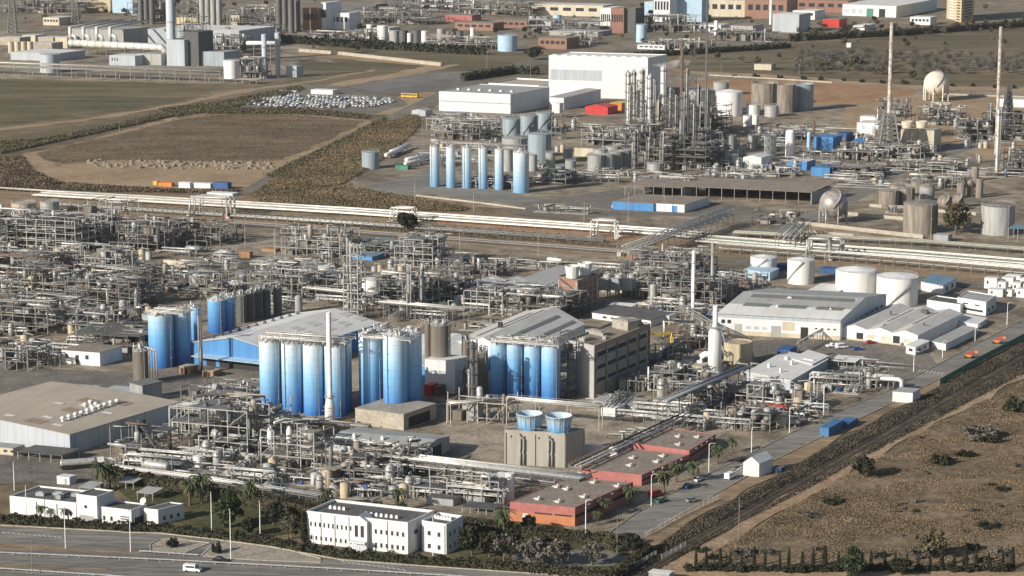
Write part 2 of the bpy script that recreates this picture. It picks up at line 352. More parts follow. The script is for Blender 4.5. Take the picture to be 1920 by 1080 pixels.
# refinery yards
sheet('plant_yard',[(740,262),(800,206),(900,160),(1190,120),(1300,138),(1480,150),(1700,168),(2300,180),(2300,520),(1700,468),(1240,430),(900,388),(650,352),(700,312)],'g_yard')
sheet('red_earth_lot',[(1290,150),(1480,150),(1600,158),(1720,172),(1690,190),(1560,196),(1480,200),(1300,190)],'g_redearth')
sheet('sand_lot',[(1580,195),(1700,180),(1920,185),(1990,190),(1990,300),(1860,300),(1750,260),(1600,262)],'g_dirt')
sheet('refinery_road',[(1290,432),(1440,430),(1540,390),(1700,300),(1840,258),(1930,200),(1945,206),(1860,268),(1725,312),(1570,398),(1470,440)],'g_road')
sheet('refinery_lane',[(640,360),(760,332),(800,322),(1000,372),(1160,392),(1150,400),(980,385),(800,362),(690,378)],'g_road')
sheet('refinery_square',[(980,382),(1180,352),(1300,372),(1440,395),(1440,412),(1230,404),(1060,410),(960,402)],'g_asphalt')
# corridor of racks and railway
sheet('corridor',[(-300,355),(0,360),(450,366),(890,398),(1240,428),(1700,468),(2300,520),(2300,590),(1920,552),(1500,500),(1150,480),(900,462),(500,432),(-300,400)],'g_verge')
sheet('corridor_red',[(820,408),(1000,420),(1250,446),(1250,458),(1000,436),(820,420)],'g_redearth')
sheet('railway_bed',[(430,414),(640,432),(900,448),(1150,468),(1240,476),(1240,483),(1150,476),(900,457),(640,441),(430,424)],'g_ballast')
sheet('service_road',[(400,426),(640,443),(900,460),(1150,480),(1240,488),(1240,498),(1150,491),(900,470),(640,452),(400,440)],'g_yard')
sheet('service_road_right',[(1240,476),(1500,496),(1920,538),(2300,580),(2300,592),(1920,550),(1500,506),(1240,488)],'g_asphalt')
# near plant
sheet('works_yard',[(-300,400),(400,440),(900,472),(1240,498),(1500,508),(1920,555),(2300,600),(2300,460),(2200,700),(1920,640),(1680,760),(1460,870),(1280,968),(1170,1030),(1050,1018),(870,975),(560,960),(330,905),(-300,900)],'g_yard')
sheet('asphalt_yard',[(830,770),(1200,740),(1450,760),(1330,830),(1090,880),(850,860),(820,800)],'g_concrete')
sheet('dark_yard',[(-300,700),(30,690),(260,700),(500,690),(560,720),(480,760),(360,740),(200,742),(-300,760)],'g_asphalt')
sheet('loading_yard',[(340,470),(520,445),(640,455),(560,480),(470,500),(370,520),(330,500)],'g_concrete')
sheet('right_yard',[(1400,640),(1560,632),(1740,660),(1760,690),(1640,735),(1560,700),(1420,680)],'g_asphalt')
sheet('gate_yard',[(-300,860),(0,845),(200,850),(210,890),(190,930),(60,905),(-300,930)],'g_asphalt')
sheet('pipe_yard',[(200,880),(560,905),(960,960),(960,930),(700,880),(480,850),(220,850)],'g_concrete')
sheet('front_lawn',[(200,900),(330,905),(560,935),(640,945),(570,1000),(420,1010),(330,998),(270,965)],'g_lawn')
sheet('right_lawn',[(860,968),(980,980),(1190,1012),(1200,1060),(1130,1078),(870,1062),(850,1010)],'g_lawn')
sheet('tennis_court',[(960,1035),(1130,1030),(1180,1045),(1150,1062),(960,1066)],'g_wetfield')
# diagonal road and railway
sheet('plant_road',[(1130,1010),(1190,966),(1240,937),(1329,890),(1400,856),(1480,815),(1540,787),(1663,735),(1790,668),(1920,600),(2300,400),(2300,440),(1920,634),(1762,712),(1673,757),(1547,818),(1457,862),(1280,964),(1215,1002),(1170,1030)],'g_diagroad')
sheet('road_shoulder',[(1170,1030),(1215,1002),(1280,964),(1457,862),(1547,818),(1673,757),(1762,712),(1762,724),(1690,762),(1560,830),(1440,900),(1290,980),(1195,1050)],'g_verge')
sheet('railway_cutting',[(1130,1100),(1195,1050),(1290,982),(1440,902),(1560,832),(1690,764),(1762,724),(1920,638),(2300,445),(2300,470),(1920,668),(1880,722),(1650,850),(1500,932),(1380,992),(1280,1040),(1180,1110)],'g_cutting')
for k,(a,c)in enumerate([((1150,1100),(2000,636)),((1175,1108),(2020,640))]):
 pass
sheet('track_bed',[(1128,1100),(1440,928),(1650,812),(1920,662),(1920,680),(1660,826),(1450,944),(1150,1112)],'g_cutting')
sheet('dirt_path',[(1180,1110),(1282,1042),(1390,980),(1500,915),(1640,838),(1760,775),(1920,700),(2300,500),(2300,512),(1920,712),(1780,782),(1660,850),(1520,930),(1400,1000),(1330,1040),(1260,1100)],'g_dirt')
sheet('dry_field',[(1260,1110),(1330,1042),(1400,1002),(1520,932),(1660,852),(1780,784),(1920,714),(2400,470),(2600,1200),(1250,1200)],'g_rightfield')
sheet('roadside_dirt',[(1200,1110),(1300,1066),(1600,1068),(1920,1075),(2300,1080),(2300,1140),(1200,1140)],'g_dirt')
# front highway
sheet('highway_verge',[(-400,972),(0,984),(230,996),(300,998),(500,1022),(640,1048),(773,1058),(1063,1078),(1200,1096),(1200,1400),(-400,1400)],'g_verge')
sheet('highway',[(-400,976),(0,988),(230,1000),(300,1002),(500,1026),(640,1052),(773,1062),(1063,1082),(1200,1100),(1600,1160),(1600,1400),(-400,1400)],'g_road')
sheet('verge_strip',[(-300,1008),(0,1021),(260,1036),(262,1040),(0,1032),(-300,1020)],'g_verge')
sheet('traffic_island',[(282,1023),(300,1013),(330,1012),(393,1020),(340,1041),(284,1036)],'g_island')
sheet('traffic_island',[(378,1044),(392,1030),(425,1014),(500,1022),(600,1049),(600,1056),(480,1052)],'g_island')
sheet('median',[(-300,1048),(0,1057),(200,1067),(200,1072),(0,1063),(-300,1052)],'g_verge')
# road markings
def stripe(a,c,wm,dash=None,n='road_marking',z=.6):
 A,B=G(*a),G(*c);d=(B-A);Ln=d.length;d.normalize();p=Vector((-d.y,d.x,0))*wm/2;b=MB();t=0
 while t<Ln:
  e=min(Ln,t+(dash[0]if dash else Ln));o=UZ*.30
  b.poly([A+d*t-p+o,A+d*e-p+o,A+d*e+p+o,A+d*t+p+o]);t=e+(dash[1]if dash else 1)
 return b
def marks(name,segs):
 b=MB()
 for sgm in segs:
  x=stripe(*sgm);n=len(b.v);b.v+=x.v
  for f in x.f:b.face(tuple(i+n for i in f))
 o=b.solo(name,'line_paint',None,None,kind='structure');return o
# ---------------------------------------------------------------- builders
GZ=0.29 # top of the stacked ground sheets
def tank(label,cx,yb,wp,yt,m='white_paint',roof='cone',rm=None,name='storage_tank',cat='tank',group=None,rail=True,stair=0,bands=0,n=28):
 r=wp/2/S(yb);c=G(cx,yb);c.y+=r;h=hz(c,yt);t=thing(name,label,cat,c,group)
 b=MB();pr=[(r,0)]
 for k in range(1,bands+1):
  z=h*k/(bands+1);pr+=[(r,z-.12),(r+.09,z-.12),(r+.09,z+.12),(r,z+.12)]
 pr+=[(r,h)];b.lathe(c,pr,n,cap_top=False);b.part('shell',m,t)
 b=MB()
 if roof=='cone':b.lathe(c,[(r+.08,h),(r*.96,h+r*.045),(0,h+r*.22)],n,False)
 elif roof=='low':b.lathe(c,[(r+.08,h),(0,h+r*.10)],n,False)
 elif roof=='dome':b.lathe(c,[(r,h),(r*.92,h+r*.16),(r*.7,h+r*.33),(r*.4,h+r*.43),(0,h+r*.47)],n)
 elif roof=='open':b.lathe(c,[(r+.1,h-.4),(r+.25,h-.4),(r+.25,h+.1),(r-.2,h+.1),(r-.2,h-1.8),(0,h-1.8)],n,False)
 else:b.lathe(c,[(r+.12,h),(r+.12,h+.25),(r-.25,h+.25),(r-.25,h+.08),(0,h+.2)],n,False)
 b.part('roof',rm or m,t)
 if rail and wp>14:
  b=MB();b.ring(c+UZ*(h+1.05),r,.09,18);b.ring(c+UZ*(h+.55),r,.06,18)
  for k in range(18):
   a=2*math.pi*k/18;q=c+Vector((math.cos(a)*r,math.sin(a)*r,h));b.beam(q,q+UZ*1.05,.08)
  b.part('railing','steel_light',t)
 if wp>22:
  b=MB();a=-1.1;q=c+Vector((math.cos(a)*(r+.2),math.sin(a)*(r+.2),0));b.tube([q,q+UZ*(h+.6),q+UZ*(h+.6)-Vector((math.cos(a),math.sin(a),0))*1.2],.11,5);b.part('riser_pipe','steel_light',t)
 if stair:
  b=MB();P=[];a0=stair;k=16
  for i in range(k+1):
   a=R(a0+75*i/k);P.append(c+Vector((math.cos(a)*(r+.55),math.sin(a)*(r+.55),.3+h*i/k)))
  for p,q in zip(P,P[1:]):b.beam(p,q,.55,.15);b.beam(p+UZ*1,q+UZ*1,.06)
  b.part('stair','steel',t)
 return t
def silo(label,cx,yb,wp,yt,m,group=None,top='spokes',deck=True,name='silo',base=0,n=28):
 r=wp/2/S(yb);c=G(cx,yb);c.y+=r;h=hz(c,yt);t=thing(name,label,'silo',c,group)
 rnd=random.Random(int(cx*7+yb))
 b=MB();pr=[(r,0)]
 pr+=[(r,h)];b.lathe(c,pr,n,cap_top=False);b.part('shell',m,t)
 b=MB();b.lathe(c,[(r+.05,h),(r*.25,h+r*.34),(r*.25,h+r*.5),(0,h+r*.5)],n,False);b.part('roof','grey_paint' if m in('brown_silo','dark_silo')else 'white_metal',t)
 b=MB()
 for k in range(10):
  a=2*math.pi*k/10;d=Vector((math.cos(a),math.sin(a),0));q=c+d*r+UZ*h
  b.beam(q,q+UZ*1.1,.09);b.beam(q+UZ*.15,c+d*r*.25+UZ*(h+r*.42),.13)
 b.ring(c+UZ*(h+1.1),r,.09,14);b.ring(c+UZ*(h+.55),r,.07,14)
 b.part('railing','lagging',t)
 b=MB();a=rnd.choice((-.6,-2.2,-1.0));d=Vector((math.cos(a),math.sin(a),0))*(r+.2);b.beam(c+d,c+d+UZ*(h+1),.4,.1)
 for k in range(1,5):b.beam(c+d*1.08+UZ*h*k/5,c+d*.98+UZ*h*k/5,.9,.12)
 b.part('ladder','steel_light',t);b=MB()
 for k in range(9):
  a=rnd.uniform(0,6.28);q=c+Vector((math.cos(a),math.sin(a),0))*r*rnd.uniform(.2,.95)+UZ*(h+.3);z=rnd.uniform(.8,2.6)
  if rnd.random()<.5:b.cyl(q,rnd.uniform(.2,.45),z,8)
  else:
   e=q+UZ*z;b.tube([q,e,e+Vector((rnd.uniform(-2.5,2.5),rnd.uniform(-1,2),0)),e+Vector((rnd.uniform(-2.5,2.5),rnd.uniform(-1,2),-z*.6))],.16,6)
 b.part('filter_unit','lagging',t)
 return t
def sphere_tank(label,cx,yb,wp,m,legs=8):
 r=wp/2/S(yb);c=G(cx,yb);c.y+=r*.55;gap=r*.32;t=thing('sphere_tank',label,'sphere tank',c)
 b=MB();pr=[(r*math.sin(math.pi*k/16),gap+r-r*math.cos(math.pi*k/16))for k in range(17)];pr[0]=(0,gap);pr[-1]=(0,gap+2*r)
 b.lathe(c,pr,32);b.part('shell',m,t)
 for k in range(legs):
  a=2*math.pi*(k+.5)/legs;d=Vector((math.cos(a),math.sin(a),0));b=MB();b.lathe(c+d*r*.97,[(r*.05,0),(r*.05,gap+r)],8);b.part('leg',m,t)
 b=MB()
 for k in range(legs):
  a=2*math.pi*(k+.5)/legs;a2=2*math.pi*(k+1.5)/legs;p=c+Vector((math.cos(a),math.sin(a),0))*r*.97;q=c+Vector((math.cos(a2),math.sin(a2),0))*r*.97
  b.beam(p+UZ*.5,q+UZ*(gap+r*.6),.15);b.beam(q+UZ*.5,p+UZ*(gap+r*.6),.15)
 b.part('brace','steel',t)
 b=MB();P=[]
 for k in range(15):
  a=R(-100+k*5);e=-.15+1.6*k/14;P.append(c+Vector((math.cos(a)*math.cos(e),math.sin(a)*math.cos(e),math.sin(e)))*(r+.5)+UZ*(gap+r))
 for p,q in zip(P,P[1:]):b.beam(p,q,.7,.15);b.beam(p+UZ*.9,q+UZ*.9,.08)
 b.part('stair','steel_light',t);b=MB();b.box(c+UZ*(gap+2*r),2.4,2.4,.2);b.cyl(c+UZ*(gap+2*r),.4,1.6,8);b.ring(c+UZ*(gap+2*r+1.2),1.5,.08,8);b.part('top_platform','steel',t)
 return t
def column(label,cx,yb,wp,yt,m='lagging',plats=5,name='process_column',cat='column',group=None,seed=0,pm='steel',pipe=True):
 r=wp/2/S(yb);c=G(cx,yb);c.y+=r;h=hz(c,yt);t=thing(name,label,cat,c,group);rnd=random.Random(int(cx*13+yb)+seed)
 b=MB();b.lathe(c,[(r*1.15,0),(r*1.05,3),(r,3.2),(r,h-r*.6),(r*.8,h-r*.2),(r*.4,h),(0,h+r*.08)],14);b.part('shell',m,t)
 for k in range(plats):
  z=h*(k+1)/(plats+.15)-r;a0=rnd.uniform(0,6.28);b=MB();ro=r+1.1
  N=10;sp_=rnd.choice((10,10,6))
  for i in range(sp_):
   a=a0+2*math.pi*i/N;e=a0+2*math.pi*(i+1)/N
   p,q=Vector((math.cos(a),math.sin(a),0)),Vector((math.cos(e),math.sin(e),0))
   b.beam(c+(p+q)/2*(r+.5)+UZ*z-(q-p)/2*(r+.6),c+(p+q)/2*(r+.5)+UZ*z+(q-p)/2*(r+.6),1.1,.15)
   b.beam(c+p*ro+UZ*(z+1.05),c+q*ro+UZ*(z+1.05),.1);b.beam(c+p*ro+UZ*z,c+p*ro+UZ*(z+1.05),.09)
  b.part('platform',pm,t)
 if pipe:
  for k in range(2):
   a=rnd.uniform(-2.9,-.3);d=Vector((math.cos(a),math.sin(a),0));z0=h-r*.2 if k==0 else h*rnd.uniform(.4,.8)
   b=MB();s_=c+(Vector((0,0,0))if k==0 else d*r);e=c+d*(r+.5);P=[s_+UZ*z0,s_+UZ*(h+.8),e+UZ*(h+.8),e+UZ*1]if k==0 else[s_+UZ*z0,e+UZ*z0,e+UZ*1]
   b.tube(P,min(.35,r*.35),6);b.part('riser_pipe','steel_light',t)
  b=MB();a=rnd.uniform(-2.5,-.6);d=Vector((math.cos(a),math.sin(a),0))*(r+.35);x=Vector((-d.y,d.x,0)).normalized()*.25
  b.beam(c+d+x,c+d+x+UZ*h,.08);b.beam(c+d-x,c+d-x+UZ*h,.08);b.beam(c+d*1.2,c+d*1.2+UZ*h,.25,.05);b.part('ladder','steel',t)
 return t
def chimney(label,cx,yb,wp,yt,m='grey_paint',wt=None,name='chimney',bands=3,guys=False,cat='chimney'):
 r=wp/2/S(yb);c=G(cx,yb);c.y+=r;h=hz(c,yt);t=thing(name,label,cat,c);r2=(wt/2/S(yb))if wt else r*.85
 b=MB();b.lathe(c,[(r*1.1,0),(r,1.5),(r2,h),(r2*.8,h),(r2*.8,h-2),(0,h-2)],18);b.part('shaft',m,t)
 for k in range(bands):
  z=h*(k+1)/(bands+.4);rr=r+(r2-r)*z/h;b=MB();b.lathe(c,[(rr,z-.2),(rr+.75,z-.2),(rr+.75,z),(rr,z)],14,False);b.ring(c+UZ*(z+1.0),rr+.75,.08,12);b.part('platform','steel_light',t)
 b=MB();d=Vector((.5,-.85,0))*(r+.25);e=Vector((.5,-.85,0))*(r2+.25);b.beam(c+d,c+e+UZ*h,.35,.12);b.part('ladder','steel',t)
 return t
def drum(label,x0,y0,x1,y1,dp,up=1.5,m='white_paint',name='pressure_vessel',cat='vessel',group=None):
 A,B=G(x0,y0),G(x1,y1);r=dp/2/S((y0+y1)/2);c=(A+B)/2;t=thing(name,label,cat,c.copy(),group);d=(B-A).normalized();z=UZ*(r+up)
 b=MB();P=[A+z,A+z+d*.01];pr=[(0,-.55),(.55,-.42),(.85,-.2),(1,0)]
 k=UZ;a=d.cross(k).normalized();rings=[]
 L_=(B-A).length;prof=[(q*r,u*r)for q,u in pr]+[(q*r,L_-u*r)for q,u in pr[::-1]];n=16
 for q,u in prof:
  if q<1e-4:rings.append([len(b.v)]);b.v.append(A+z+d*u)
  else:
   i0=len(b.v);rings.append(list(range(i0,i0+n)))
   for j in range(n):th=2*math.pi*j/n;b.v.append(A+z+d*u+a*math.cos(th)*q+UZ*math.sin(th)*q)
 for p,q in zip(rings,rings[1:]):
  for j in range(n):
   k2=(j+1)%n
   if len(p)==1:b.face((p[0],q[k2],q[j]),True)
   elif len(q)==1:b.face((p[j],p[k2],q[0]),True)
   else:b.face((p[j],p[k2],q[k2],q[j]),True)
 b.part('shell',m,t)
 for f in(.22,.78):
  b=MB();q=A+d*L_*f;b.box(q,.5,r*1.5,up+r*.5,d);b.part('saddle','concrete',t)
 b=MB();q=A+d*L_*.5+UZ*(2*r+up-.1);b.cyl(q,.3,.7,8);b.cyl(q+d*L_*.2,.18,.9,8);b.cyl(q-d*L_*.25,.18,.6,8);b.part('nozzle','steel_light',t)
 return t
class Bld:pass
def bld(label,A,B,C,yb,wall='white_wall',roof='roof_grey',kind='flat',name='industrial_building',cat='building',group=None,ng=1,rh=1.8,par=.5,eave=.35,rt=.25,sky=0,h=None,soffit=None,plinth=None,wallR=None,ry=None):
 """A near roof corner, B left-front roof corner, C right-back roof corner (pixels); yb ground row under A"""
 W=G(A[0],yb)
 if h is None:h=hz(W,A[1])
 o=Bld();a0=Vector((W.x,W.y,0));b0=G(B[0],B[1],h);b0.z=0;c0=G(C[0],C[1],h);c0.z=0
 if ry: # keep a plausible right side when the far corner cannot be read
  c0=a0+GY*ry
 ux=a0-b0;uy=c0-a0;o.o=b0;o.ux=ux;o.uy=uy;o.h=h;o.W=ux.length;o.D=uy.length
 o.a,o.b,o.c,o.d=a0,b0,c0,b0+uy
 t=thing(name,label,cat,b0.copy(),group);o.t=t;o.nx=Vector((ux.y,-ux.x,0)).normalized();o.ny=Vector((uy.y,-uy.x,0)).normalized()
 if o.nx.y>0:o.nx=-o.nx
 if o.ny.x<0:o.ny=-o.ny
 wb=MB();rb=MB();ex,ey=ux.normalized(),uy.normalized();H=UZ*h
 if kind=='flat':
  wb.para(b0,ux,uy,H+UZ*par)
  if par>.1:
   # recessed roof deck: parapet walls built as a rim above a deck
   wb=MB();tp=.3
   wb.para(b0,ux,uy,H)
   for p,q,nrm in((b0,ux,ey),(b0+uy-ey*tp,ux,ey),(b0+ey*tp,uy-ey*2*tp,ex),(b0+ux-ex*tp+ey*tp,uy-ey*2*tp,ex)):
    wb.para(p+H,q,nrm*tp,UZ*par)
   rb.poly([b0+H+ex*tp+ey*tp+UZ*.06,b0+ux+H-ex*tp+ey*tp+UZ*.06,b0+ux+uy+H-ex*tp-ey*tp+UZ*.06,b0+uy+H+ex*tp-ey*tp+UZ*.06])
  else:
   rb.para(b0-ex*eave-ey*eave+H+UZ*.005,ux+ex*2*eave,uy+ey*2*eave,UZ*rt)
 else:
  def hall(p,a,l,hh,cross): # a = span vector, l = length vector
   la,ll=a.normalized(),l.normalized();r_=hh
   n=len(wb.v);v=[p,p+a,p+a+H,p+a/2+H+UZ*r_,p+H];wb.v+=v+[x+l for x in v]
   wb.face((n,n+1,n+2,n+3,n+4));wb.face((n+9,n+8,n+7,n+6,n+5));wb.face((n,n+4,n+9,n+5));wb.face((n+1,n+6,n+7,n+2));wb.face((n+4,n+3,n+8,n+9));wb.face((n+3,n+2,n+7,n+8))
   E_=ll*eave;sl_=(a/2+UZ*r_);k=eave/(a.length/2)
   up=UZ*.06
   rb.para(p+H-sl_*k-E_+up,sl_*(1+k),l+2*E_,UZ*.15);sr=(-a/2+UZ*r_)
   rb.para(p+a+H-sr*k-E_+up,sr*(1+k),l+2*E_,UZ*.15)
   if sky:
    for s_,st in((sl_,p+H),(sr,p+a+H)):
     for i in range(sky):
      f=(i+.5)/sky;sk=MB();q=st+l*(f-.5/sky*.62)+s_*.3+UZ*.235
      sk.para(q,s_*.22,l*(.62/sky),UZ*.05);sk.part('skylight','skylight',t)
  if kind=='gable_x': # gables face the camera (on side AB)
   for i in range(ng):hall(b0+ux*i/ng,ux/ng,uy,rh,0)
  elif kind=='gable_y': # ridge runs along AB
   for i in range(ng):hall(b0+uy*i/ng,uy/ng,ux,rh,1)
  elif kind=='mono':
   n=len(wb.v);v=[b0,b0+ux,b0+ux+uy,b0+uy];wb.v+=v+[v[0]+H,v[1]+H,v[2]+H+UZ*rh,v[3]+H+UZ*rh]
   for q in((0,1,5,4),(1,2,6,5),(2,3,7,6),(3,0,4,7),(3,2,1,0),(4,5,6,7)):wb.face(tuple(n+i for i in q))
   rb.para(b0+H-ex*eave-ey*eave+UZ*.03-UZ*rh*eave/o.D,ux+ex*2*eave,(uy+UZ*rh)*(1+2*eave/o.D),UZ*.15)
 wb.part('wall',wall,t);rb.part('roof',roof,t)
 if plinth:
  pb=MB();pb.para(b0-ex*.04+o.nx*.04,ux+ex*.08,uy*.02,UZ*plinth[1]);pb.para(a0-ex*.06-ey*.0,ex*.1+Vector((0,0,0)),uy,UZ*plinth[1]);pb.part('plinth',plinth[0],t)
 return o
def face(o,f,t0,t1,z0,z1,m,name,proud=.06,inn=None,frame=False,label=None):
 """a panel on face f ('F' front AB, 'R' right AC) between fractions t0..t1 and heights z0..z1 in metres"""
 b=MB();p0,u,n=(o.o,o.ux,o.nx)if f=='F' else(o.a,o.uy,o.ny)
 b.para(p0+u*t0+UZ*z0-n*.02,u*(t1-t0),n*(proud+.02),UZ*(z1-z0))
 q=b.part(name,m,o.t,label=label)
 if frame:
  fb=MB();e=u.normalized()*.12;L_=u*(t1-t0)
  for a,c,d in((p0+u*t0+UZ*(z0-.12),L_,.12),(p0+u*t0+UZ*z1,L_,.12)):
   fb.para(a,c,n*(proud+.05),UZ*d)
  fb.part('frame','white_wall',o.t,parent=q)
 return q
def windows(o,f,n,t0,t1,z0,z1,fill=.5,m='glass',name='window',frame=False):
 for i in range(n):
  a=t0+(t1-t0)*(i+.5-fill/2)/n;c=t0+(t1-t0)*(i+.5+fill/2)/n
  face(o,f,a,c,z0,z1,m,name,frame=frame)
def rooftop(o,items,m='lagging',name='roof_vent',z=None):
 for it in items: # (fx, fy, sx, sy, sz[, shape])
  b=MB();p=o.o+o.ux*it[0]+o.uy*it[1]+UZ*((o.h if z is None else z)+.05)
  if len(it)>5:
   b.lathe(p,[(it[2]*.35,0),(it[2]*.35,it[4]*.5),(it[2]*.6,it[4]*.6),(it[2]*.5,it[4]),(0,it[4])],8,False)
  else:
   b.box(p,it[2],it[3],it[4],o.ux.normalized());b.box(p+UZ*it[4],it[2]*.6,it[3]*.6,.25,o.ux.normalized())
  b.part(name,m,o.t)
# ------------------------------------------------ pipes and racks
def rack(label,pts,top,width,pipes,gap=7.0,levels=(1.0,),group=None,name='pipe_rack',fm='steel',rail=False,base_z=0,solid=False,world=False):
 """pts ground pixels, top = height of upper beam in metres, pipes = (offset 0..1, level index, radius, material)"""
 P=[G(*p)if not world else p for p in pts];t=thing(name,label,'pipe rack',P[0].copy(),group)
 b=MB()
 def side(i):
  d=(P[min(i+1,len(P)-1)]-P[max(i-1,0)]).normalized();return Vector((-d.y,d.x,0))
 for i in range(len(P)-1):
  d=P[i+1]-P[i];n=max(1,round(d.length/gap));s_=Vector((-d.y,d.x,0)).normalized()
  for k in range(n+(i==len(P)-2)):
   q=P[i]+d*k/n
   if top>1.2 or k%1==0:
    b.beam(q+UZ*base_z,q+UZ*top,.28);b.beam(q+s_*width+UZ*base_z,q+s_*width+UZ*top,.28)
   for lv in levels:b.beam(q-s_*.2+UZ*top*lv,q+s_*(width+.2)+UZ*top*lv,.28)
  for lv in levels:
   if top>1.5:
    b.beam(P[i]+UZ*top*lv,P[i+1]+UZ*top*lv,.22);b.beam(P[i]+side(i)*width+UZ*top*lv,P[i+1]+side(i)*width+UZ*top*lv,.22)
 b.part('frame',fm,t)
 for off,lv,r,m in pipes:
  c=MB();c.tube([P[i]+side(i)*width*off+UZ*(top*levels[lv]+r+.15)for i in range(len(P))],r,8);c.part('pipe',m,t)
 if rail:
  c=MB()
  for i in range(len(P)-1):
   for off in(0,width):
    s0,s1=side(i)*off,side(i)*off;z=top*levels[-1]
    c.beam(P[i]+s0+UZ*(z+1.1),P[i+1]+s1+UZ*(z+1.1),.09);d=P[i+1]-P[i];n=max(1,int(d.length/2.5))
    for k in range(n+1):c.beam(P[i]+s0+d*k/n+UZ*z,P[i]+s0+d*k/n+UZ*(z+1.1),.08)
  c.part('railing','steel_light',t)
 return t
def loop(label,x,yb,wpx,yt,depth=6,m='lagging_white',n=3,r=.35,group=None,gx=None):
 A=G(x,yb);gx=gx or GX;W=wpx/S(yb)/gx.x;h=hz(A,yt);t=thing('pipe_loop',label,'pipe loop',A.copy(),group);sd=Vector((-gx.y,gx.x,0))
 b=MB()
 for f in(0.12,.88):
  for g in(0,1):p=A+gx*W*f+sd*depth*g;b.beam(p,p+UZ*h*.93,.3)
  for z in(.5,.93):b.beam(A+gx*W*f+UZ*h*z,A+gx*W*f+sd*depth+UZ*h*z,.28)
 for g in(0,1):
  for z in(.5,.93):b.beam(A+gx*W*.12+sd*depth*g+UZ*h*z,A+gx*W*.88+sd*depth*g+UZ*h*z,.25)
 b.part('frame','steel',t)
 for k in range(n):
  f=k/max(1,n-1);o=A+sd*depth*f;c=MB();i=k*.35;z=h*(1-.04*k)
  c.tube([o+UZ*.8-gx*2,o+gx*(i-.3)+UZ*.8,o+gx*i+UZ*1.1,o+gx*i+UZ*(z-r*2),o+gx*(i+r*2)+UZ*z,o+gx*(W-i-r*2)+UZ*z,o+gx*(W-i)+UZ*(z-r*2),o+gx*(W-i)+UZ*1.1,o+gx*(W-i+.3)+UZ*.8,o+gx*(W+2)+UZ*.8],r,8)
  c.part('pipe',m,t)
 return t
def unit(label,x0,y0,x1,depth,ht,lv=3,seed=1,kind='mixed',name='process_structure',cat='process structure',fm='steel',dens=1.0,bay=5.5,group=None,decks=.55,pm=None,roof=None,lean=0):
 """open steel process structure: ground pixel of the front-left foot, x of the front-right foot, depth and height in metres"""
 rnd=random.Random(seed*977+int(x0));A=G(x0,y0);W=(x1-x0)/S(y0)/GX.x;t=thing(name,label,cat,A.copy(),group)
 nx,ny=max(1,round(W/bay)),max(1,round(depth/bay));dx,dy=W/nx,depth/ny;lh=ht/lv
 P=lambda i,j,z=0:A+GX*i+GY*j+UZ*z
 topo={}
 for i in range(nx+1):
  for j in range(ny+1):topo[i,j]=lv if rnd.random()<.75 else max(1,lv-rnd.choice((1,1,2)))
 b=MB()
 for i in range(nx+1):
  for j in range(ny+1):b.beam(P(i*dx,j*dy),P(i*dx,j*dy,lh*topo[i,j]+(rnd.random()<.3)*lh*.4),.34)
 for i in range(nx+1):
  for j in range(ny+1):
   for k in range(1,lv+1):
    z=lh*k
    if i<nx and min(topo[i,j],topo[i+1,j])>=k:b.beam(P(i*dx,j*dy,z),P((i+1)*dx,j*dy,z),.26,.32)
    if j<ny and min(topo[i,j],topo[i,j+1])>=k:b.beam(P(i*dx,j*dy,z),P(i*dx,(j+1)*dy,z),.26,.32)
   if i<nx and rnd.random()<.3:
    k=rnd.randrange(lv);
    if min(topo[i,j],topo[i+1,j])>k:b.beam(P(i*dx,j*dy,lh*k),P((i+1)*dx,j*dy,lh*(k+1)),.2)
 b.part('steel_frame',fm,t)
 dk=MB();rl=MB()
 for i in range(nx):
  for j in range(ny):
   for k in range(1,lv+1):
    if min(topo[i,j],topo[i+1,j],topo[i,j+1],topo[i+1,j+1])>=k and rnd.random()<decks:
     dk.para(P(i*dx,j*dy,lh*k+.17),GX*dx,GY*dy,UZ*.1)
     if rnd.random()<.7:
      p,q=rnd.choice(((P(i*dx,j*dy),P((i+1)*dx,j*dy)),(P((i+1)*dx,j*dy),P((i+1)*dx,(j+1)*dy)),(P(i*dx,(j+1)*dy),P((i+1)*dx,(j+1)*dy))))
      for z in(.65,1.25):rl.beam(p+UZ*(lh*k+z),q+UZ*(lh*k+z),.09)
      for f in(0,.33,.67,1):rl.beam(p+(q-p)*f+UZ*lh*k,p+(q-p)*f+UZ*(lh*k+1.25),.08)
 dk.part('deck',rnd.choice(('steel_dark','steel','steel_dark','concrete_dark')),t);rl.part('railing','steel_light',t)
 mats=pm or['lagging','lagging','steel_light','pipe_beige','lagging_white','steel','rust']
 npipes=int((6+W*depth*lv/40)*dens)
 byM={}
 for k in range(min(npipes,110)):
  m=rnd.choice(mats);c=byM.setdefault(m,MB());r=rnd.choice((.09,.13,.13,.18,.18,.26,.4));z=lh*rnd.randint(0,lv)+rnd.uniform(.4,1.6)
  i,j=rnd.uniform(0,W),rnd.uniform(0,depth);p=P(i,j,z);pts=[p]
  for _ in range(rnd.randint(1,4)):
   ax=rnd.choice((0,0,1,2,2))
   if ax==0:i=min(W+1,max(-1,i+rnd.choice((-1,1))*rnd.uniform(2,W*.6)))
   elif ax==1:j=min(depth,max(0,j+rnd.choice((-1,1))*rnd.uniform(2,depth*.6)))
   else:z=min(ht+2,max(.3,z+rnd.choice((-1,1))*rnd.uniform(1.5,lh*1.6)))
   q=P(i,j,z)
   if(q-pts[-1]).length>1:pts.append(q)
  if len(pts)>1:c.tube(pts,r,6)
 for m,c in byM.items():c.part('pipework',m,t)
 nv=int(max(2,W*depth/38*dens))
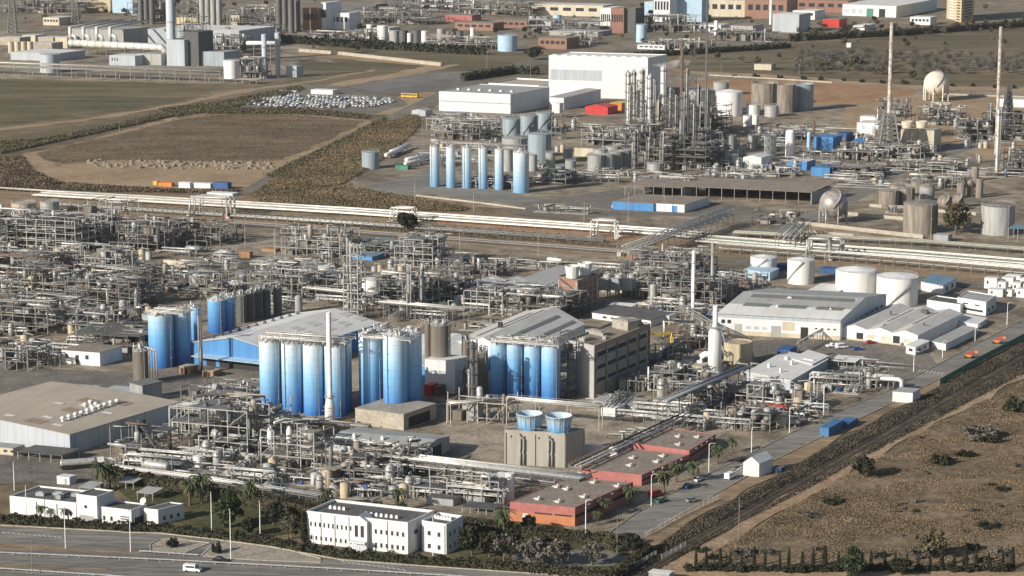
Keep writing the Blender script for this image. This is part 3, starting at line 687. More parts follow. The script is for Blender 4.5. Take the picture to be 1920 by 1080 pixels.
 for k in range(min(nv,24)):
  i,j=rnd.uniform(.1,.9)*W,rnd.uniform(.1,.9)*depth;z=lh*rnd.randint(0,max(0,lv-1));m=rnd.choice(('lagging','grey_paint','steel','steel_light','grey_tank','pipe_beige','brown_silo','steel_dark','rust_tank'));c=MB();r=rnd.uniform(.6,1.5)
  if rnd.random()<.6:
   h_=rnd.uniform(.6,1.5)*lh;c.lathe(P(i,j,z+.3),[(r*.5,0),(r,r*.4),(r,h_),(r*.6,h_+r*.4),(0,h_+r*.5)],12)
  else:
   L_=min(W*.4,rnd.uniform(3,7));ax=rnd.choice((GX,GY));c.tube([P(i,j,z+r+.6),P(i,j,z+r+.6)+ax*L_],r*.8,12);c.box(P(i,j,z)+ax*L_*.25,.4,r,.8,ax);c.box(P(i,j,z)+ax*L_*.75,.4,r,.8,ax)
  c.part('vessel',m,t)
 for k in range(min(10,int(W*depth/90*dens)+1)):
  c=MB();i,j=rnd.uniform(0,.75)*W,rnd.uniform(0,.7)*depth;z=lh*rnd.choice((0,0,0,rnd.randint(0,lv-1)));c.para(P(i,j,z+.3),GX*rnd.uniform(2,max(2.5,min(7,W*.25))),GY*rnd.uniform(2,5),UZ*rnd.uniform(.4,.85)*lh);c.part('equipment_housing',rnd.choice(('steel_dark','grey_wall','concrete_dark','brown_silo','concrete','grey_paint','steel')),t)
 if roof:
  c=MB();c.para(P(-.6,-.6,ht+.4),GX*(W+1.2),GY*(depth+1.2),UZ*.2);c.part('roof',roof,t)
 return t
def skid(label,x0,y0,x1,depth,ht=2.5,seed=1,n=20,mats=None,name='pipe_manifold',cat='pipework',group=None,slab=True):
 """low ground-level pipework with pumps and small vessels"""
 rnd=random.Random(seed*31+int(x0*3));A=G(x0,y0);W=(x1-x0)/S(y0)/GX.x;t=thing(name,label,cat,A.copy(),group)
 P=lambda i,j,z=0:A+GX*i+GY*j+UZ*z
 if slab:b=MB();b.para(P(0,0,0),GX*W,GY*depth,UZ*.45);b.part('plinth','concrete',t)
 mats=mats or['lagging','steel_light','steel','pipe_beige','lagging_white','steel','rust','grey_paint'];by={}
 for k in range(n):
  c=by.setdefault(rnd.choice(mats),MB());r=rnd.choice((.1,.14,.2,.3));i,j=rnd.uniform(0,W),rnd.uniform(0,depth);z=rnd.uniform(.6,ht);L_=rnd.uniform(.2,.7)*W;ax=GX
  if rnd.random()<.35:L_=rnd.uniform(.3,.9)*depth;ax=GY
  p=P(i,j,.5);q=p+UZ*z;e=q+ax*(L_ if rnd.random()<.5 else-L_*.5)
  c.tube([p,q,e,e-UZ*z*.8],r,6)
 for m,c in by.items():c.part('pipework',m,t)
 for k in range(max(1,n//5)):
  c=MB();i,j=rnd.uniform(0,W),rnd.uniform(0,depth);s_=rnd.uniform(.5,1.2)
  if rnd.random()<.5:c.lathe(P(i,j,.45),[(s_*.6,0),(s_*.6,ht*.8),(s_*.3,ht),(0,ht)],10)
  else:c.box(P(i,j,.45),s_*2,s_,s_*1.2,GX);c.tube([P(i,j,s_+.5),P(i,j,s_+.5)+GX*s_*1.6],s_*.35,8)
  c.part('pump',rnd.choice(('grey_paint','blue_dark','steel_light','lagging','steel')),t)
 return t
def box(label,A,wpx,depth,hpx,m='white_wall',roof=None,name='container',cat='container',group=None,gx=None,door=None,par=0,z0=0,gable=0,ribs=False,gy=None):
 """small box: A = ground pixel of the front-left corner"""
 gx=gx or GX;gy=gy or GY;P=G(*A)+UZ*z0;W=wpx/S(A[1])/max(.3,gx.x);h=hpx/S(A[1])/cp;t=thing(name,label,cat,P.copy(),group);b=MB()
 b.para(P,gx*W,gy*depth,UZ*h)
 if gable:
  n=len(b.v);q=P+UZ*h;b.v+=[q,q+gx*W,q+gx*W/2+UZ*gable,q+gy*depth,q+gx*W+gy*depth,q+gx*W/2+UZ*gable+gy*depth];b.face((n,n+1,n+2));b.face((n+3,n+5,n+4))
 b.part('body',m,t);b=MB();e=.12
 if gable:
  sl_=gx*W/2+UZ*gable;sr=-gx*W/2+UZ*gable
  b.para(P+UZ*(h+.02)-gy*e,sl_,gy*(depth+2*e),UZ*.1);b.para(P+gx*W+UZ*(h+.02)-gy*e,sr,gy*(depth+2*e),UZ*.1)
 else:b.para(P+UZ*(h+.01)-gx*e-gy*e,gx*(W+2*e),gy*(depth+2*e),UZ*.12)
 b.part('roof',roof or m,t)
 if ribs:
  b=MB();k=max(3,int(W/.9))
  for i in range(k+1):b.para(P+gx*(W*i/k-.05)-gy*.05,gx*.1,gy*.06,UZ*h)
  b.part('ribs',m,t)
 if door:
  for f,wd,hh,mm in door:b=MB();b.para(P+gx*W*f-gy*.04+UZ*(0.05 if hh>.5 else h*.45),gx*wd,gy*.06,UZ*h*(hh if hh>.5 else .3));b.part('door' if hh>.5 else 'window',mm,t)
 return t
def shed(label,A,wpx,depth,hpx,roof='roof_dark',name='open_shed',cat='shed',slope=.4,nleg=3,back=None,gx=None):
 gx=gx or GX;P=G(*A);W=wpx/S(A[1])/gx.x;h=hpx/S(A[1])/cp;t=thing(name,label,cat,P.copy());b=MB()
 b.para(P+UZ*h-gx*.3-GY*.3,gx*(W+.6),GY*(depth+.6)+UZ*slope,UZ*.18);b.part('roof',roof,t)
 if back:b=MB();b.para(P+GY*depth*.9+gx*.2,gx*(W-.4),GY*.3,UZ*(h-.1));b.part('shade_back_wall',back,t);b=MB();b.para(P+gx*(W-.5)+GY*.4,gx*.3,GY*(depth*.88),UZ*(h-.1));b.part('end_wall','grey_wall',t)  # near-black back wall paints in the shade inside an open shed
 for i in range(nleg+1):
  for j in(0,1):
   b=MB();q=P+gx*W*i/nleg+GY*depth*j;b.beam(q,q+UZ*(h+slope*j),.22);b.part('post','steel_light',t)
 return t
# ---------------------------------------------------------------- vegetation
def leafq(b,p,s,rnd,up=.3):
 n=Vector((rnd.gauss(0,1),rnd.gauss(0,1),rnd.gauss(0,1)+up)).normalized();k=Vector((rnd.gauss(0,1),rnd.gauss(0,1),rnd.gauss(0,1)))
 a=n.cross(k).normalized()*s;c=n.cross(a).normalized()*s*rnd.uniform(.5,1)
 b.quad(p-a-c,p+a-c,p+a+c,p-a+c)
def crown_mesh(seed,rx,rz,z0,nclump=26,per=55,s=.28,m='leaf_dark',shape='round'):
 rnd=random.Random(seed);b=MB()
 for k in range(nclump):
  while True:
   q=Vector((rnd.uniform(-1,1),rnd.uniform(-1,1),rnd.uniform(-1,1)))
   if .25<q.length<1:break
  if shape=='cone':f=1-(q.z+1)/2;q=Vector((q.x*(.25+.75*f),q.y*(.25+.75*f),q.z))
  if shape=='umb':q.z=abs(q.z)*.8+.1
  c=Vector((q.x*rx,q.y*rx,z0+rz+q.z*rz));cr=rx*rnd.uniform(.22,.4)
  for i in range(per):
   d=Vector((rnd.gauss(0,1),rnd.gauss(0,1),rnd.gauss(0,.8)));d=d.normalized()*cr*rnd.uniform(.5,1.05)
   leafq(b,c+d,s*rnd.uniform(.6,1.3),rnd)
 return b
PROTO={}
def tree_parts(kind,t):
 rnd=random.Random(hash(kind)&7 if False else sum(map(ord,kind)));Z=Vector((0,0,0))
 T=MB();
 if kind.startswith('round')or kind.startswith('olive')or kind.startswith('grey'):
  H=6.0;T.lathe(Z,[(.28,0),(.2,1.6),(.14,3.6),(0,4.6)],8)
  for k in range(6):a=rnd.uniform(0,6.28);T.tube([Vector((0,0,1.4+k*.35)),Vector((math.cos(a)*1.6,math.sin(a)*1.6,3.2+k*.35))],.07,5)
  m={'r':'leaf_dark','o':'leaf_olive','g':'leaf_grey'}[kind[0]];C=crown_mesh(sum(map(ord,kind)),2.5,2.1,1.5,30 if kind[0]!='g' else 22,60 if kind[0]!='g' else 34,.23,m)
 elif kind.startswith('pine'):
  T.lathe(Z,[(.35,0),(.25,3),(.15,6),(0,8)],8)
  for k in range(8):a=rnd.uniform(0,6.28);T.tube([Vector((0,0,2+k*.5)),Vector((math.cos(a)*2,math.sin(a)*2,3.4+k*.5))],.08,5)
  m='leaf_pine';C=crown_mesh(7+len(kind),3.2,3.8,1.2,34,70,.26,m,'cone')
 elif kind.startswith('cypress'):
  T.lathe(Z,[(.18,0),(.12,2),(0,5)],6);m='leaf_dark';b=MB();r_=random.Random(sum(map(ord,kind)))
  for i in range(900):
   z=r_.uniform(.3,6.2);f=(z/6.2);rr=.62*(math.sin(min(1,f*3+.25)*1.57))*(1-f)**.45+.05;a=r_.uniform(0,6.28);q=rr*r_.uniform(.6,1.1);leafq(b,Vector((math.cos(a)*q,math.sin(a)*q,z)),.14,r_,1)
  C=b
 elif kind.startswith('palm'):
  T.lathe(Z,[(.45,0),(.3,.6),(.26,3.4),(.42,4.2),(.3,4.6),(0,4.8)],10);m='leaf_palm';b=MB();r_=random.Random(sum(map(ord,kind)))
  for k in range(46):
   a=r_.uniform(0,6.28);e=r_.uniform(-.5,1.35);L_=r_.uniform(2.4,3.2);d=Vector((math.cos(a),math.sin(a),0));s_=Vector((-d.y,d.x,0));p=Vector((0,0,4.5));v=e
   for i in range(6):
    q=p+(d*math.cos(v)+UZ*math.sin(v))*L_/6;w_=.32*(1-abs(i-2)/5)
    b.quad(p,p+s_*w_-UZ*.16,q+s_*w_-UZ*.16,q);b.quad(p,q,q-s_*w_-UZ*.16,p-s_*w_-UZ*.16)
    p=q;v-=.34
  C=b
 elif kind.startswith('bush'):
  T.lathe(Z,[(.1,0),(.06,.8),(0,1)],5);m={'d':'leaf_dark','o':'leaf_olive','y':'leaf_dry','g':'leaf_grey'}[kind[4]];C=crown_mesh(sum(map(ord,kind)),1.3,.85,-.1,16,42,.16,m)
 elif kind.startswith('bare'):
  m='leaf_grey';T.lathe(Z,[(.22,0),(.14,2),(0,5)],6);r_=random.Random(sum(map(ord,kind)));b=MB()
  for k in range(60):
   a=r_.uniform(0,6.28);z=r_.uniform(1.2,3.4);e=Vector((math.cos(a)*r_.uniform(1,2.3),math.sin(a)*r_.uniform(1,2.3),z+r_.uniform(1,3)));b.beam(Vector((0,0,z)),e,.05)
   for j in range(3):b.beam(e-(e-UZ*z)*.3,e+Vector((r_.gauss(0,.6),r_.gauss(0,.6),r_.uniform(.2,1))),.035)
  for i in range(350):a=r_.uniform(0,6.28);q=r_.uniform(0,2.3);leafq(b,Vector((math.cos(a)*q,math.sin(a)*q,r_.uniform(2,5.6))),.12,r_)
  C=b
 T.part('trunk','bark',t).location=(0,0,0)
 C.part('crown',m,t)
def tree(kind,x,y,hpx,label,group=None,name='tree',cat='tree',wide=1.0,rot=None):
 """kind prototype heights: 6 m class; hpx = height in photo pixels"""
 base={'r':5.8,'o':5.8,'g':5.8,'p':9.0,'c':6.2,'b':1.7}[kind[0]]
 if kind.startswith('palm'):base=6.6
 if kind.startswith('bare'):base=6.0
 p=G(x,y);s=hpx/S(y)/cp/base;rnd=random.Random(int(x*11+y))
 if kind not in PROTO:
  t=thing(name,label,cat,Vector((0,0,0)),group);tree_parts(kind,t);PROTO[kind]=t
  t.location=p;t.rotation_euler=(0,0,rnd.uniform(0,6.28));t.scale=(s*wide,s*wide,s);return t
 r=copy_tree(PROTO[kind],p,rnd.uniform(0,6.28),label,None,(s*wide,s*wide,s));r.name=name;r['category']=cat
 if group:r['group']=group
 elif 'group' in r:del r['group']
 return r
def inpoly(x,y,P):
 c=False;j=len(P)-1
 for i in range(len(P)):
  if(P[i][1]>y)!=(P[j][1]>y)and x<(P[j][0]-P[i][0])*(y-P[i][1])/(P[j][1]-P[i][1])+P[i][0]:c=not c
  j=i
 return c
def scatter(name,polys,n,s,m,label,cat,seed=1,kind='stuff',hgt=1.0,clump=6,spread=1.0,noise=None,group=None):
 """leafy tufts scattered over ground-pixel polygons, as one mass"""
 rnd=random.Random(seed);b=MB();areas=[]
 for P in polys:
  W=[G(*p)for p in P];A_s=abs(sum(W[i].x*W[(i+1)%len(W)].y-W[(i+1)%len(W)].x*W[i].y for i in range(len(W))))/2;areas.append((W,A_s))
 tot=sum(a for _,a in areas)
 for W,A_s in areas:
  P2=[(p.x,p.y)for p in W];x0,x1=min(p[0]for p in P2),max(p[0]for p in P2);y0,y1=min(p[1]for p in P2),max(p[1]for p in P2);k=int(n*A_s/tot);g=0
  while k>0 and g<n*40:
   g+=1;x,y=rnd.uniform(x0,x1),rnd.uniform(y0,y1)
   if not inpoly(x,y,P2):continue
   if noise and(math.sin(x*noise+3*math.sin(y*noise*.7))*math.sin(y*noise*1.3+2*math.sin(x*noise*.6))+rnd.uniform(-.6,.6))<.1:continue
   k-=1;ss=s*rnd.uniform(.5,1.5)
   for i in range(clump):leafq(b,Vector((x+rnd.gauss(0,ss*spread),y+rnd.gauss(0,ss*spread),rnd.uniform(0,ss*hgt*1.6))),ss*.42,rnd,.6)
 c=G(*polys[0][0])
 return b.solo(name,m,label,cat,group,kind,Vector((c.x,c.y,0)))
def hedge(label,pts,w,h,m='hedge',dens=14,s=.28,name='hedge',cat='hedge',rough=.15,seed=3,loc=None):
 """clipped or wild hedge along ground pixels: solid core faces broken up by leaf faces"""
 rnd=random.Random(seed+int(pts[0][0]));P=[G(*p)for p in pts];b=MB()
 for a,c in zip(P,P[1:]):
  d=c-a;L_=d.length;u=d/L_;sd=Vector((-u.y,u.x,0))
  b.para(a-sd*w*.36,d,sd*w*.72,UZ*h*.8)
  for i in range(int(L_*dens)):
   t_=rnd.uniform(0,L_);f=rnd.random();hh=h*(1+rough*math.sin(t_*.9)*rnd.uniform(.3,1))
   if f<.5:q=a+u*t_+sd*rnd.uniform(-w/2,w/2)+UZ*(hh+rnd.uniform(-.3,.1))
   else:q=a+u*t_+sd*(w/2)*rnd.choice((-1,1,-1))*rnd.uniform(.85,1.1)+UZ*rnd.uniform(0,hh)
   leafq(b,q,s*rnd.uniform(.6,1.4),rnd)
 return b.solo(name,m,label,cat,None,None,P[0].copy())
# ---------------------------------------------------------------- vehicles
def vehicle(label,x,y,az,kind='car',paint='car_white',group=None,name=None):
 """az = heading in degrees in world XY; x,y ground pixel of the centre"""
 c=G(x,y);c.z=GZ;t=thing(name or{'car':'parked_car','van':'van','pickup':'pickup_truck'}.get(kind,kind),label,'van' if kind=='van' else 'car' if kind=='car' else 'truck',c,group)
 u=Vector((math.cos(R(az)),math.sin(R(az)),0));s_=Vector((-u.y,u.x,0));L_,W,H={'car':(4.3,1.75,1.45),'van':(5.2,1.95,2.2),'pickup':(5,1.85,1.7)}[kind]
 def loft(prof,w0,w1,b): # side profile [(x, z)] extruded, narrower at top
  n=len(b.v);k=len(prof);zm=max(p[1]for p in prof);z0=min(p[1]for p in prof)
  for sg in(-1,1):
   for px,pz in prof:ww=w0+(w1-w0)*(pz-z0)/(zm-z0+1e-6);b.v.append(c+u*px+s_*sg*ww/2+UZ*pz)
  for i in range(k):j=(i+1)%k;b.face((n+i,n+j,n+k+j,n+k+i))
  b.face(tuple(n+i for i in range(k))[::-1]);b.face(tuple(n+k+i for i in range(k)))
 h=L_/2;b=MB()
 if kind=='car':
  loft([(-h,.3),(h,.3),(h,.62),(h*.93,.75),(h*.4,.92),(-h*.75,.95),(-h,.85)],W,W*.95,b);b.part('body',paint,t)
  b=MB();loft([(h*.42,.9),(h*.1,1.38),(-h*.5,1.4),(-h*.82,.93)],W*.92,W*.72,b);b.part('window','glass',t)
  b=MB();loft([(h*.1,1.38),(h*.06,1.46),(-h*.46,1.47),(-h*.52,1.4)],W*.74,W*.68,b);b.part('roof',paint,t)
 elif kind=='van':
  loft([(-h,.35),(h,.35),(h,.85),(h*.72,1.15),(h*.45,2.05),(h*.35,H),(-h*.96,H),(-h,2)],W,W*.9,b);b.part('body',paint,t)
  b=MB();loft([(h*.73,1.18),(h*.5,2.0),(h*.42,2.0),(h*.42,1.18)],W*.99,W*.93,b);b.part('windscreen','glass',t)
  b=MB();loft([(h*.35,1.3),(h*.35,1.85),(-h*.7,1.85),(-h*.7,1.3)],W*1.0,W*.96,b);b.part('window','glass',t)
 else:
  loft([(-h,.45),(h,.45),(h,.95),(h*.5,1.05),(-h,1.05)],W,W,b);b.part('body',paint,t)
  b=MB();loft([(h*.45,1),(h*.2,1.65),(-h*.2,1.68),(-h*.25,1)],W*.94,W*.8,b);b.part('cab',paint,t)
  b=MB();loft([(h*.4,1.1),(h*.22,1.55),(-h*.1,1.55),(-h*.12,1.1)],W*.97,W*.86,b);b.part('window','glass',t)
 for fx in(.62,-.62):
  for sg in(-1,1):
   b=MB();q=c+u*h*fx+s_*sg*(W/2-.12)+UZ*.33;b.tube([q-s_*sg*.1,q+s_*sg*.14],.33,12);b.part('wheel','black',t)
 for sg in(-1,1):
  b=MB();b.box(c+u*(h*.98)+s_*sg*W*.36+UZ*.62,.12,.32,.14,u);b.part('headlight','car_silver',t)
 return t
LAMP={}
def lamp_post(label,x,y,yt,arm=1,kind='single',az=None,group=None,base_col='white_paint'):
 P=G(x,y);h=hz(P,yt);key=kind
 t=thing('lamp_post',label,'lamp post',P.copy(),group);b=MB();b.lathe(P,[(.16,0),(.09,h)],8);b.part('pole',base_col,t)
 u=Vector((math.cos(R(az)),math.sin(R(az)),0))if az is not None else Vector((1,0,0))*arm
 if kind!='mast':
  b=MB();q=P+UZ*h;b.tube([q-UZ*.6,q+UZ*.25+u*.5,q+UZ*.4+u*1.6],.07,6);b.part('arm',base_col,t);b=MB();b.box(q+UZ*.3+u*1.9,.9,.35,.16,u);b.part('lamp_head','grey_paint',t)
 else:
  b=MB();q=P+UZ*h
  for k in range(3):a=2.1*k;b.box(q+Vector((math.cos(a),math.sin(a),0))*.4,.5,.3,.3)
  b.part('lamp_head','grey_paint',t)
 return t
def fence(label,pts,h=2.2,gap=3.5,m='steel_light',mesh='steel',name='fence',bars=.5,panel=None,z=0,group=None):
 P=[G(*p)for p in pts];t=thing(name,label,'fence',P[0].copy(),group);b=MB();pb=[];
 for a,c in zip(P,P[1:]):
  d=c-a;n=max(1,int(d.length/gap))
  for k in range(n+1):pb.append(a+d*k/n)
  for zz in(.2,h*.5,h-.1):b.beam(a+UZ*zz,c+UZ*zz,.06)
  if bars:
   for k in range(int(d.length/bars)):q=a+d*k/int(d.length/bars);b.beam(q,q+UZ*(h-.1),.035)
  if panel:b.para(a+UZ*.15,d,Vector((-d.y,d.x,0)).normalized()*.05,UZ*(h-.3))
 b.part('mesh_panel',panel or mesh,t)
 for q in pb[:90]:c=MB();c.beam(q,q+UZ*h,.12);c.part('post',m,t)
 if len(pb)>90:
  c=MB()
  for q in pb[90:]:c.beam(q,q+UZ*h,.12)
  o=c.part('post',m,t);o['kind']='stuff'
 return t
def pole(label,x,y,yt,wd=.3,m='concrete',name='utility_pole',cross=True,group=None):
 P=G(x,y);h=hz(P,yt);t=thing(name,label,'pole',P.copy(),group);b=MB();b.lathe(P,[(wd*.6,0),(wd*.35,h)],8);b.part('shaft',m,t)
 if cross:b=MB();b.beam(P+UZ*(h-.5)-GX*1.0,P+UZ*(h-.5)+GX*1.0,.14);b.part('cross_arm','steel',t)
 return t
def lattice(label,x,y,wpx,yt,name='lattice_tower',m='steel',n=9,group=None,taper=.45):
 P=G(x,y);wd=wpx/S(y);h=hz(P,yt);t=thing(name,label,'tower',P.copy(),group);b=MB()
 q=lambda i,f:P+Vector(((-1,1,1,-1)[i%4],(-1,-1,1,1)[i%4],0))*wd/2*(1-(1-taper)*f)+UZ*h*f
 th=max(.14,wd*.05)
 for i in range(4):
  b.beam(q(i,0),q(i,1),th*1.3)
  for k in range(n):b.beam(q(i,k/n),q(i+1,(k+1)/n),th*.8);b.beam(q(i+1,k/n),q(i,(k+1)/n),th*.8);b.beam(q(i,(k+1)/n),q(i+1,(k+1)/n),th*.8)
 b.part('frame',m,t);return t
# ================================================================ FRONT: offices, warehouses, cooling tower
M['blue_silo']=grad('blue_silo',(.74,.82,.86),(.02,.15,.46),28,(.25,.50,.74))
M['blue_silo_strong']=grad('blue_silo_strong',(.60,.74,.84),(.015,.11,.40),26.5,(.15,.40,.70))
M['sky_silo']=grad('sky_silo',(.68,.74,.75),(.16,.34,.54),26,(.38,.53,.66))
M['fan_blue']=grad('fan_blue',(.55,.62,.62),(.12,.36,.62),19,None,low=12.5)
o=bld('long white two storey office with dark flat roof and gabled entrance bay by the highway',(765,985),(575,963),(800,960),1040,'white_wall','roof_dark',par=.9,ry=15,name='office_building',cat='office')
windows(o,'F',10,.02,.46,5.4,6.8,.36,frame=True);windows(o,'F',9,.02,.46,1.2,2.5,.36,frame=True)
windows(o,'F',6,.66,.98,5.4,6.8,.4,frame=True);windows(o,'F',6,.66,.98,1.2,2.6,.4,frame=True)
windows(o,'R',2,.1,.9,5.4,6.8,.3)
for f in(.14,.28,.42,.8):face(o,'F',f,f+.005,0,9.6,'steel_dark','downpipe',.12)
b=MB();p=o.o+o.ux*.475+o.nx*1.6;u=o.ux*.145;b.para(p,u,-o.nx*1.7,UZ*9.2)
n=len(b.v);q=p+UZ*9.2;b.v+=[q,q+u,q+u/2+UZ*1.6,q-o.nx*5,q+u-o.nx*5,q+u/2+UZ*1.6-o.nx*5];b.face((n,n+1,n+2));b.face((n,n+2,n+5,n+3));b.face((n+1,n+4,n+5,n+2));b.part('entrance_bay','white_wall',o.t)
for f in(.18,.58):b=MB();b.para(p+u*f+o.nx*.05+UZ*4.2,u*.22,-o.nx*.04,UZ*3.6);b.part('window','glass',o.t)
b=MB();b.para(p-u*.1+o.nx*2.2,u*1.2,-o.nx*2.2,UZ*.3+UZ*0);
for k in range(5):b.beam(p+u*(k/4*.96+.02)+o.nx*2,p+u*(k/4*.96+.02)+o.nx*2+UZ*2.9,.28)
b.para(p-u*.05+o.nx*2.3+UZ*2.9,u*1.1,-o.nx*2.2,UZ*.35);b.part('portico','white_wall',o.t)
rooftop(o,[(.1+.045*k,.5,.9,.7,.8)for k in range(4)]+[(.5+.05*k,.35,.9,.7,.8)for k in range(7)],'white_metal','air_conditioner')
o=bld('white two storey office block with downpipe at the right end of the long office',(837,988),(791,981),(868,972),1040,'white_wall','roof_dark',par=.9,name='office_building',cat='office')
windows(o,'F',2,.1,.9,5.2,6.6,.3,frame=True);windows(o,'F',2,.1,.9,1.2,2.6,.3,frame=True);windows(o,'R',3,.1,.9,5.2,6.6,.25);windows(o,'R',3,.1,.9,1.2,2.6,.25)
rooftop(o,[(.15+.12*k,.6,.9,.7,.9)for k in range(6)],'white_metal','air_conditioner')
face(o,'F',.93,.96,0,9,'steel_dark','downpipe',.12)
o=bld('low white gatehouse wing with dark roof at the far left of the road frontage',(143,946),(18,933),(170,920),975,'white_wall','roof_dark',par=.6,ry=14,name='gatehouse',cat='gatehouse')
windows(o,'F',2,.8,.96,1.2,2.4,.4);rooftop(o,[(.3,.4,3,2,1),(.5,.6,4,2.5,.8),(.62,.3,2,2,1.2),(.75,.6,3,1.5,1),(.9,.5,2.5,2,.9)],'grey_paint')
for f in(.4,.71):face(o,'F',f,f+.012,0,4.6,'steel_dark','downpipe',.1)
o=bld('taller white entrance block with round window on the gatehouse frontage',(183,934),(143,929),(214,922),984,'white_wall','roof_dark',par=.5,name='gatehouse',cat='gatehouse')
face(o,'F',.15,.85,.1,2.6,'grey_wall','door');b=MB();c0=o.o+o.ux*.45+o.nx*.08+UZ*5.4;b.tube([c0,c0-o.nx*.05],.55,14);b.part('round_window','glass',o.t)
o=bld('white gatehouse block with grid window beside the dish',(247,959),(185,952),(266,952),989,'white_wall','roof_dark',par=.5,ry=8,name='gatehouse',cat='gatehouse')
windows(o,'F',2,.05,.5,1.4,2.8,.3);windows(o,'F',3,.66,.92,.5,3.6,.75,'white_metal','window_grid')
for k in range(4):face(o,'F',.665,.915,.8+.75*k,1.1+.75*k,'glass','pane',.12)
face(o,'R',.2,.7,.2,2.6,'opening','door')
o=bld('white single storey wing with dark roof at right of the gatehouse',(297,958),(270,955),(345,946),986,'white_wall','roof_dark',par=.4,name='gatehouse',cat='gatehouse')
windows(o,'R',3,.1,.9,1.4,2.6,.35)
b=MB();p=G(247,962,5);p=o.o+UZ*o.h+o.uy*.3-o.ux*.6
b.lathe(p,[(.12,0),(.1,1.2)],8);c1=p+UZ*1.8;k_=Vector((-.3,-.8,.45)).normalized();b.tube([c1,c1+k_*.15,c1+k_*.3],1.0,14);b.solo('satellite_dish','white_metal','white satellite dish on the roof of the gatehouse','satellite dish',None,None,p.copy())
for(x,y,wd,lab)in((150,915,26,'dark hangar shaped roof shelter behind the left gatehouse wing'),(222,905,30,'dark carport behind the gatehouse entrance block'),(258,925,30,'pale carport behind the right gatehouse wing')):
 shed(lab,(x,y+12),wd,5,14,'roof_grey','carport','carport',.6,2)
box('small white cabin beside the entrance barrier',(107,908),25,3.5,15,'white_metal',name='guard_cabin',cat='cabin',door=[(.6,.9,.8,'grey_paint')])
# big beige roofed warehouse
o=bld('large grey clad warehouse with patched beige roof and a row of white roof fans',(132,815),(-115,773),(335,754),853,'greyblue_wall','roof_beige',kind='gable_x',rh=1.0,name='warehouse',cat='warehouse')
Wbig=o
face(o,'R',.62,.68,0,4.5,'opening','door');face(o,'R',.9,.93,0,3,'opening','door')
for i,(x,y)in enumerate([(118,790),(130,786),(142,782),(153,779),(164,775),(175,771),(186,767),(197,764),(208,760),(220,757),(160,764),(170,759),(180,763),(172,768)]):
 b=MB();p=G(x,y,o.h+.6);b.lathe(p,[(.5,-.5),(.5,.7),(.95,1),(.95,1.5),(.3,1.9),(0,1.9)],10,False);b.part('roof_fan','white_metal',o.t)
for(f,g)in((.42,.1),(.62,.2),(.6,.55),(.45,.5),(.78,.1),(.82,.5)):
 b=MB();p=o.o+o.ux*f+o.uy*g+UZ*(o.h+1.0*(1-abs(f-.5)*2)+.28);sl=(o.ux*.5-UZ*1.0)if f>.5 else(o.ux*.5+UZ*1.0);b.para(p,sl*.14,o.uy*.03,UZ*.05);b.part('roof_light','roof_white',o.t)
for(f,g)in((.7,.7),(.6,.05),(.6,.38),(.52,.62)):
 b=MB();p=o.o+o.ux*f+o.uy*g+UZ*(o.h+1.0*(1-abs(f-.5)*2)+.27);sl=(o.ux*.5-UZ*1.0);b.para(p,sl*.25,o.uy*.1,UZ*.04);b.part('rusty_roof_panel','roof_rusty',o.t)
box('small grey building with parked car shelter at foot of the big beige roofed warehouse',(-20,851),48,6,14,'cream','roof_grey',name='annex',cat='building',door=[(.6,1.5,.3,'glass'),(.9,1.2,.3,'glass')])
shed('flat dark carport against the grey warehouse front',(34,862),88,9,15,'roof_dark','carport','carport',.2,4)
vehicle('dark car parked under the carport beside the grey warehouse',52,855,20,'car','car_black')
o=bld('grey steel clad tower box on the back corner of the beige roofed warehouse',(268,724),(243,718),(303,716),757,'grey_paint','steel',par=0,name='silo_support',cat='building')
silo('brown silo with bent overflow pipes beside the beige roofed warehouse',263,722,30,657,'brown_silo')
b=MB();c=G(268,722);t=thing('overflow_pipes','row of bent grey pipes arching down the side of the brown silo','pipework',c.copy())
for k in range(4):
 b=MB();p=c+GX*(1.5+k*1.1)+GY*2;h=hz(c,652)-k*.3
 b.tube([p+UZ*(h-2)-GX*2.5,p+UZ*h-GX*1.6,p+UZ*h-GX*.4,p+UZ*(h-1.2),p+UZ*2],.28,8);b.part('pipe','lagging',t)
# cooling tower
o=bld('square concrete cooling tower block carrying two pale blue fan stacks',(1059,815),(946,808),(1096,806),878,'concrete_wet','concrete',par=.5,name='cooling_tower',cat='cooling tower')
for i in range(5):face(o,'F',i/4*.975,i/4*.975+.025,0,o.h-.5,'concrete_wet','pilaster',.35)
for i in range(3):face(o,'R',i/2*.94,i/2*.94+.05,0,o.h-.5,'concrete_wet','pilaster',.35)
for f in(.27,.74):
 for g in(0,.055):
  b=MB();p=o.o+o.ux*(f+g)+o.nx*.6;z=o.h-1.2-g*20
  b.tube([p+UZ*.5,p+UZ*(z*.45),p+UZ*(z*.5)-o.ux*.012,p+UZ*(z*.6),p+UZ*z,p+UZ*(z+.3)-o.ux*.02,p+UZ*(z+.3)-o.ux*.02-o.nx*.8],.35,8);b.part('pipe','concrete_wet',o.t)
for i in range(4):face(o,'F',.1+.23*i,.125+.23*i,o.h-2.2,o.h-1.4,'opening','opening',.03)
M['fan_blue']=grad('fan_blue_',(.50,.60,.64),(.07,.30,.60),5.2,None)
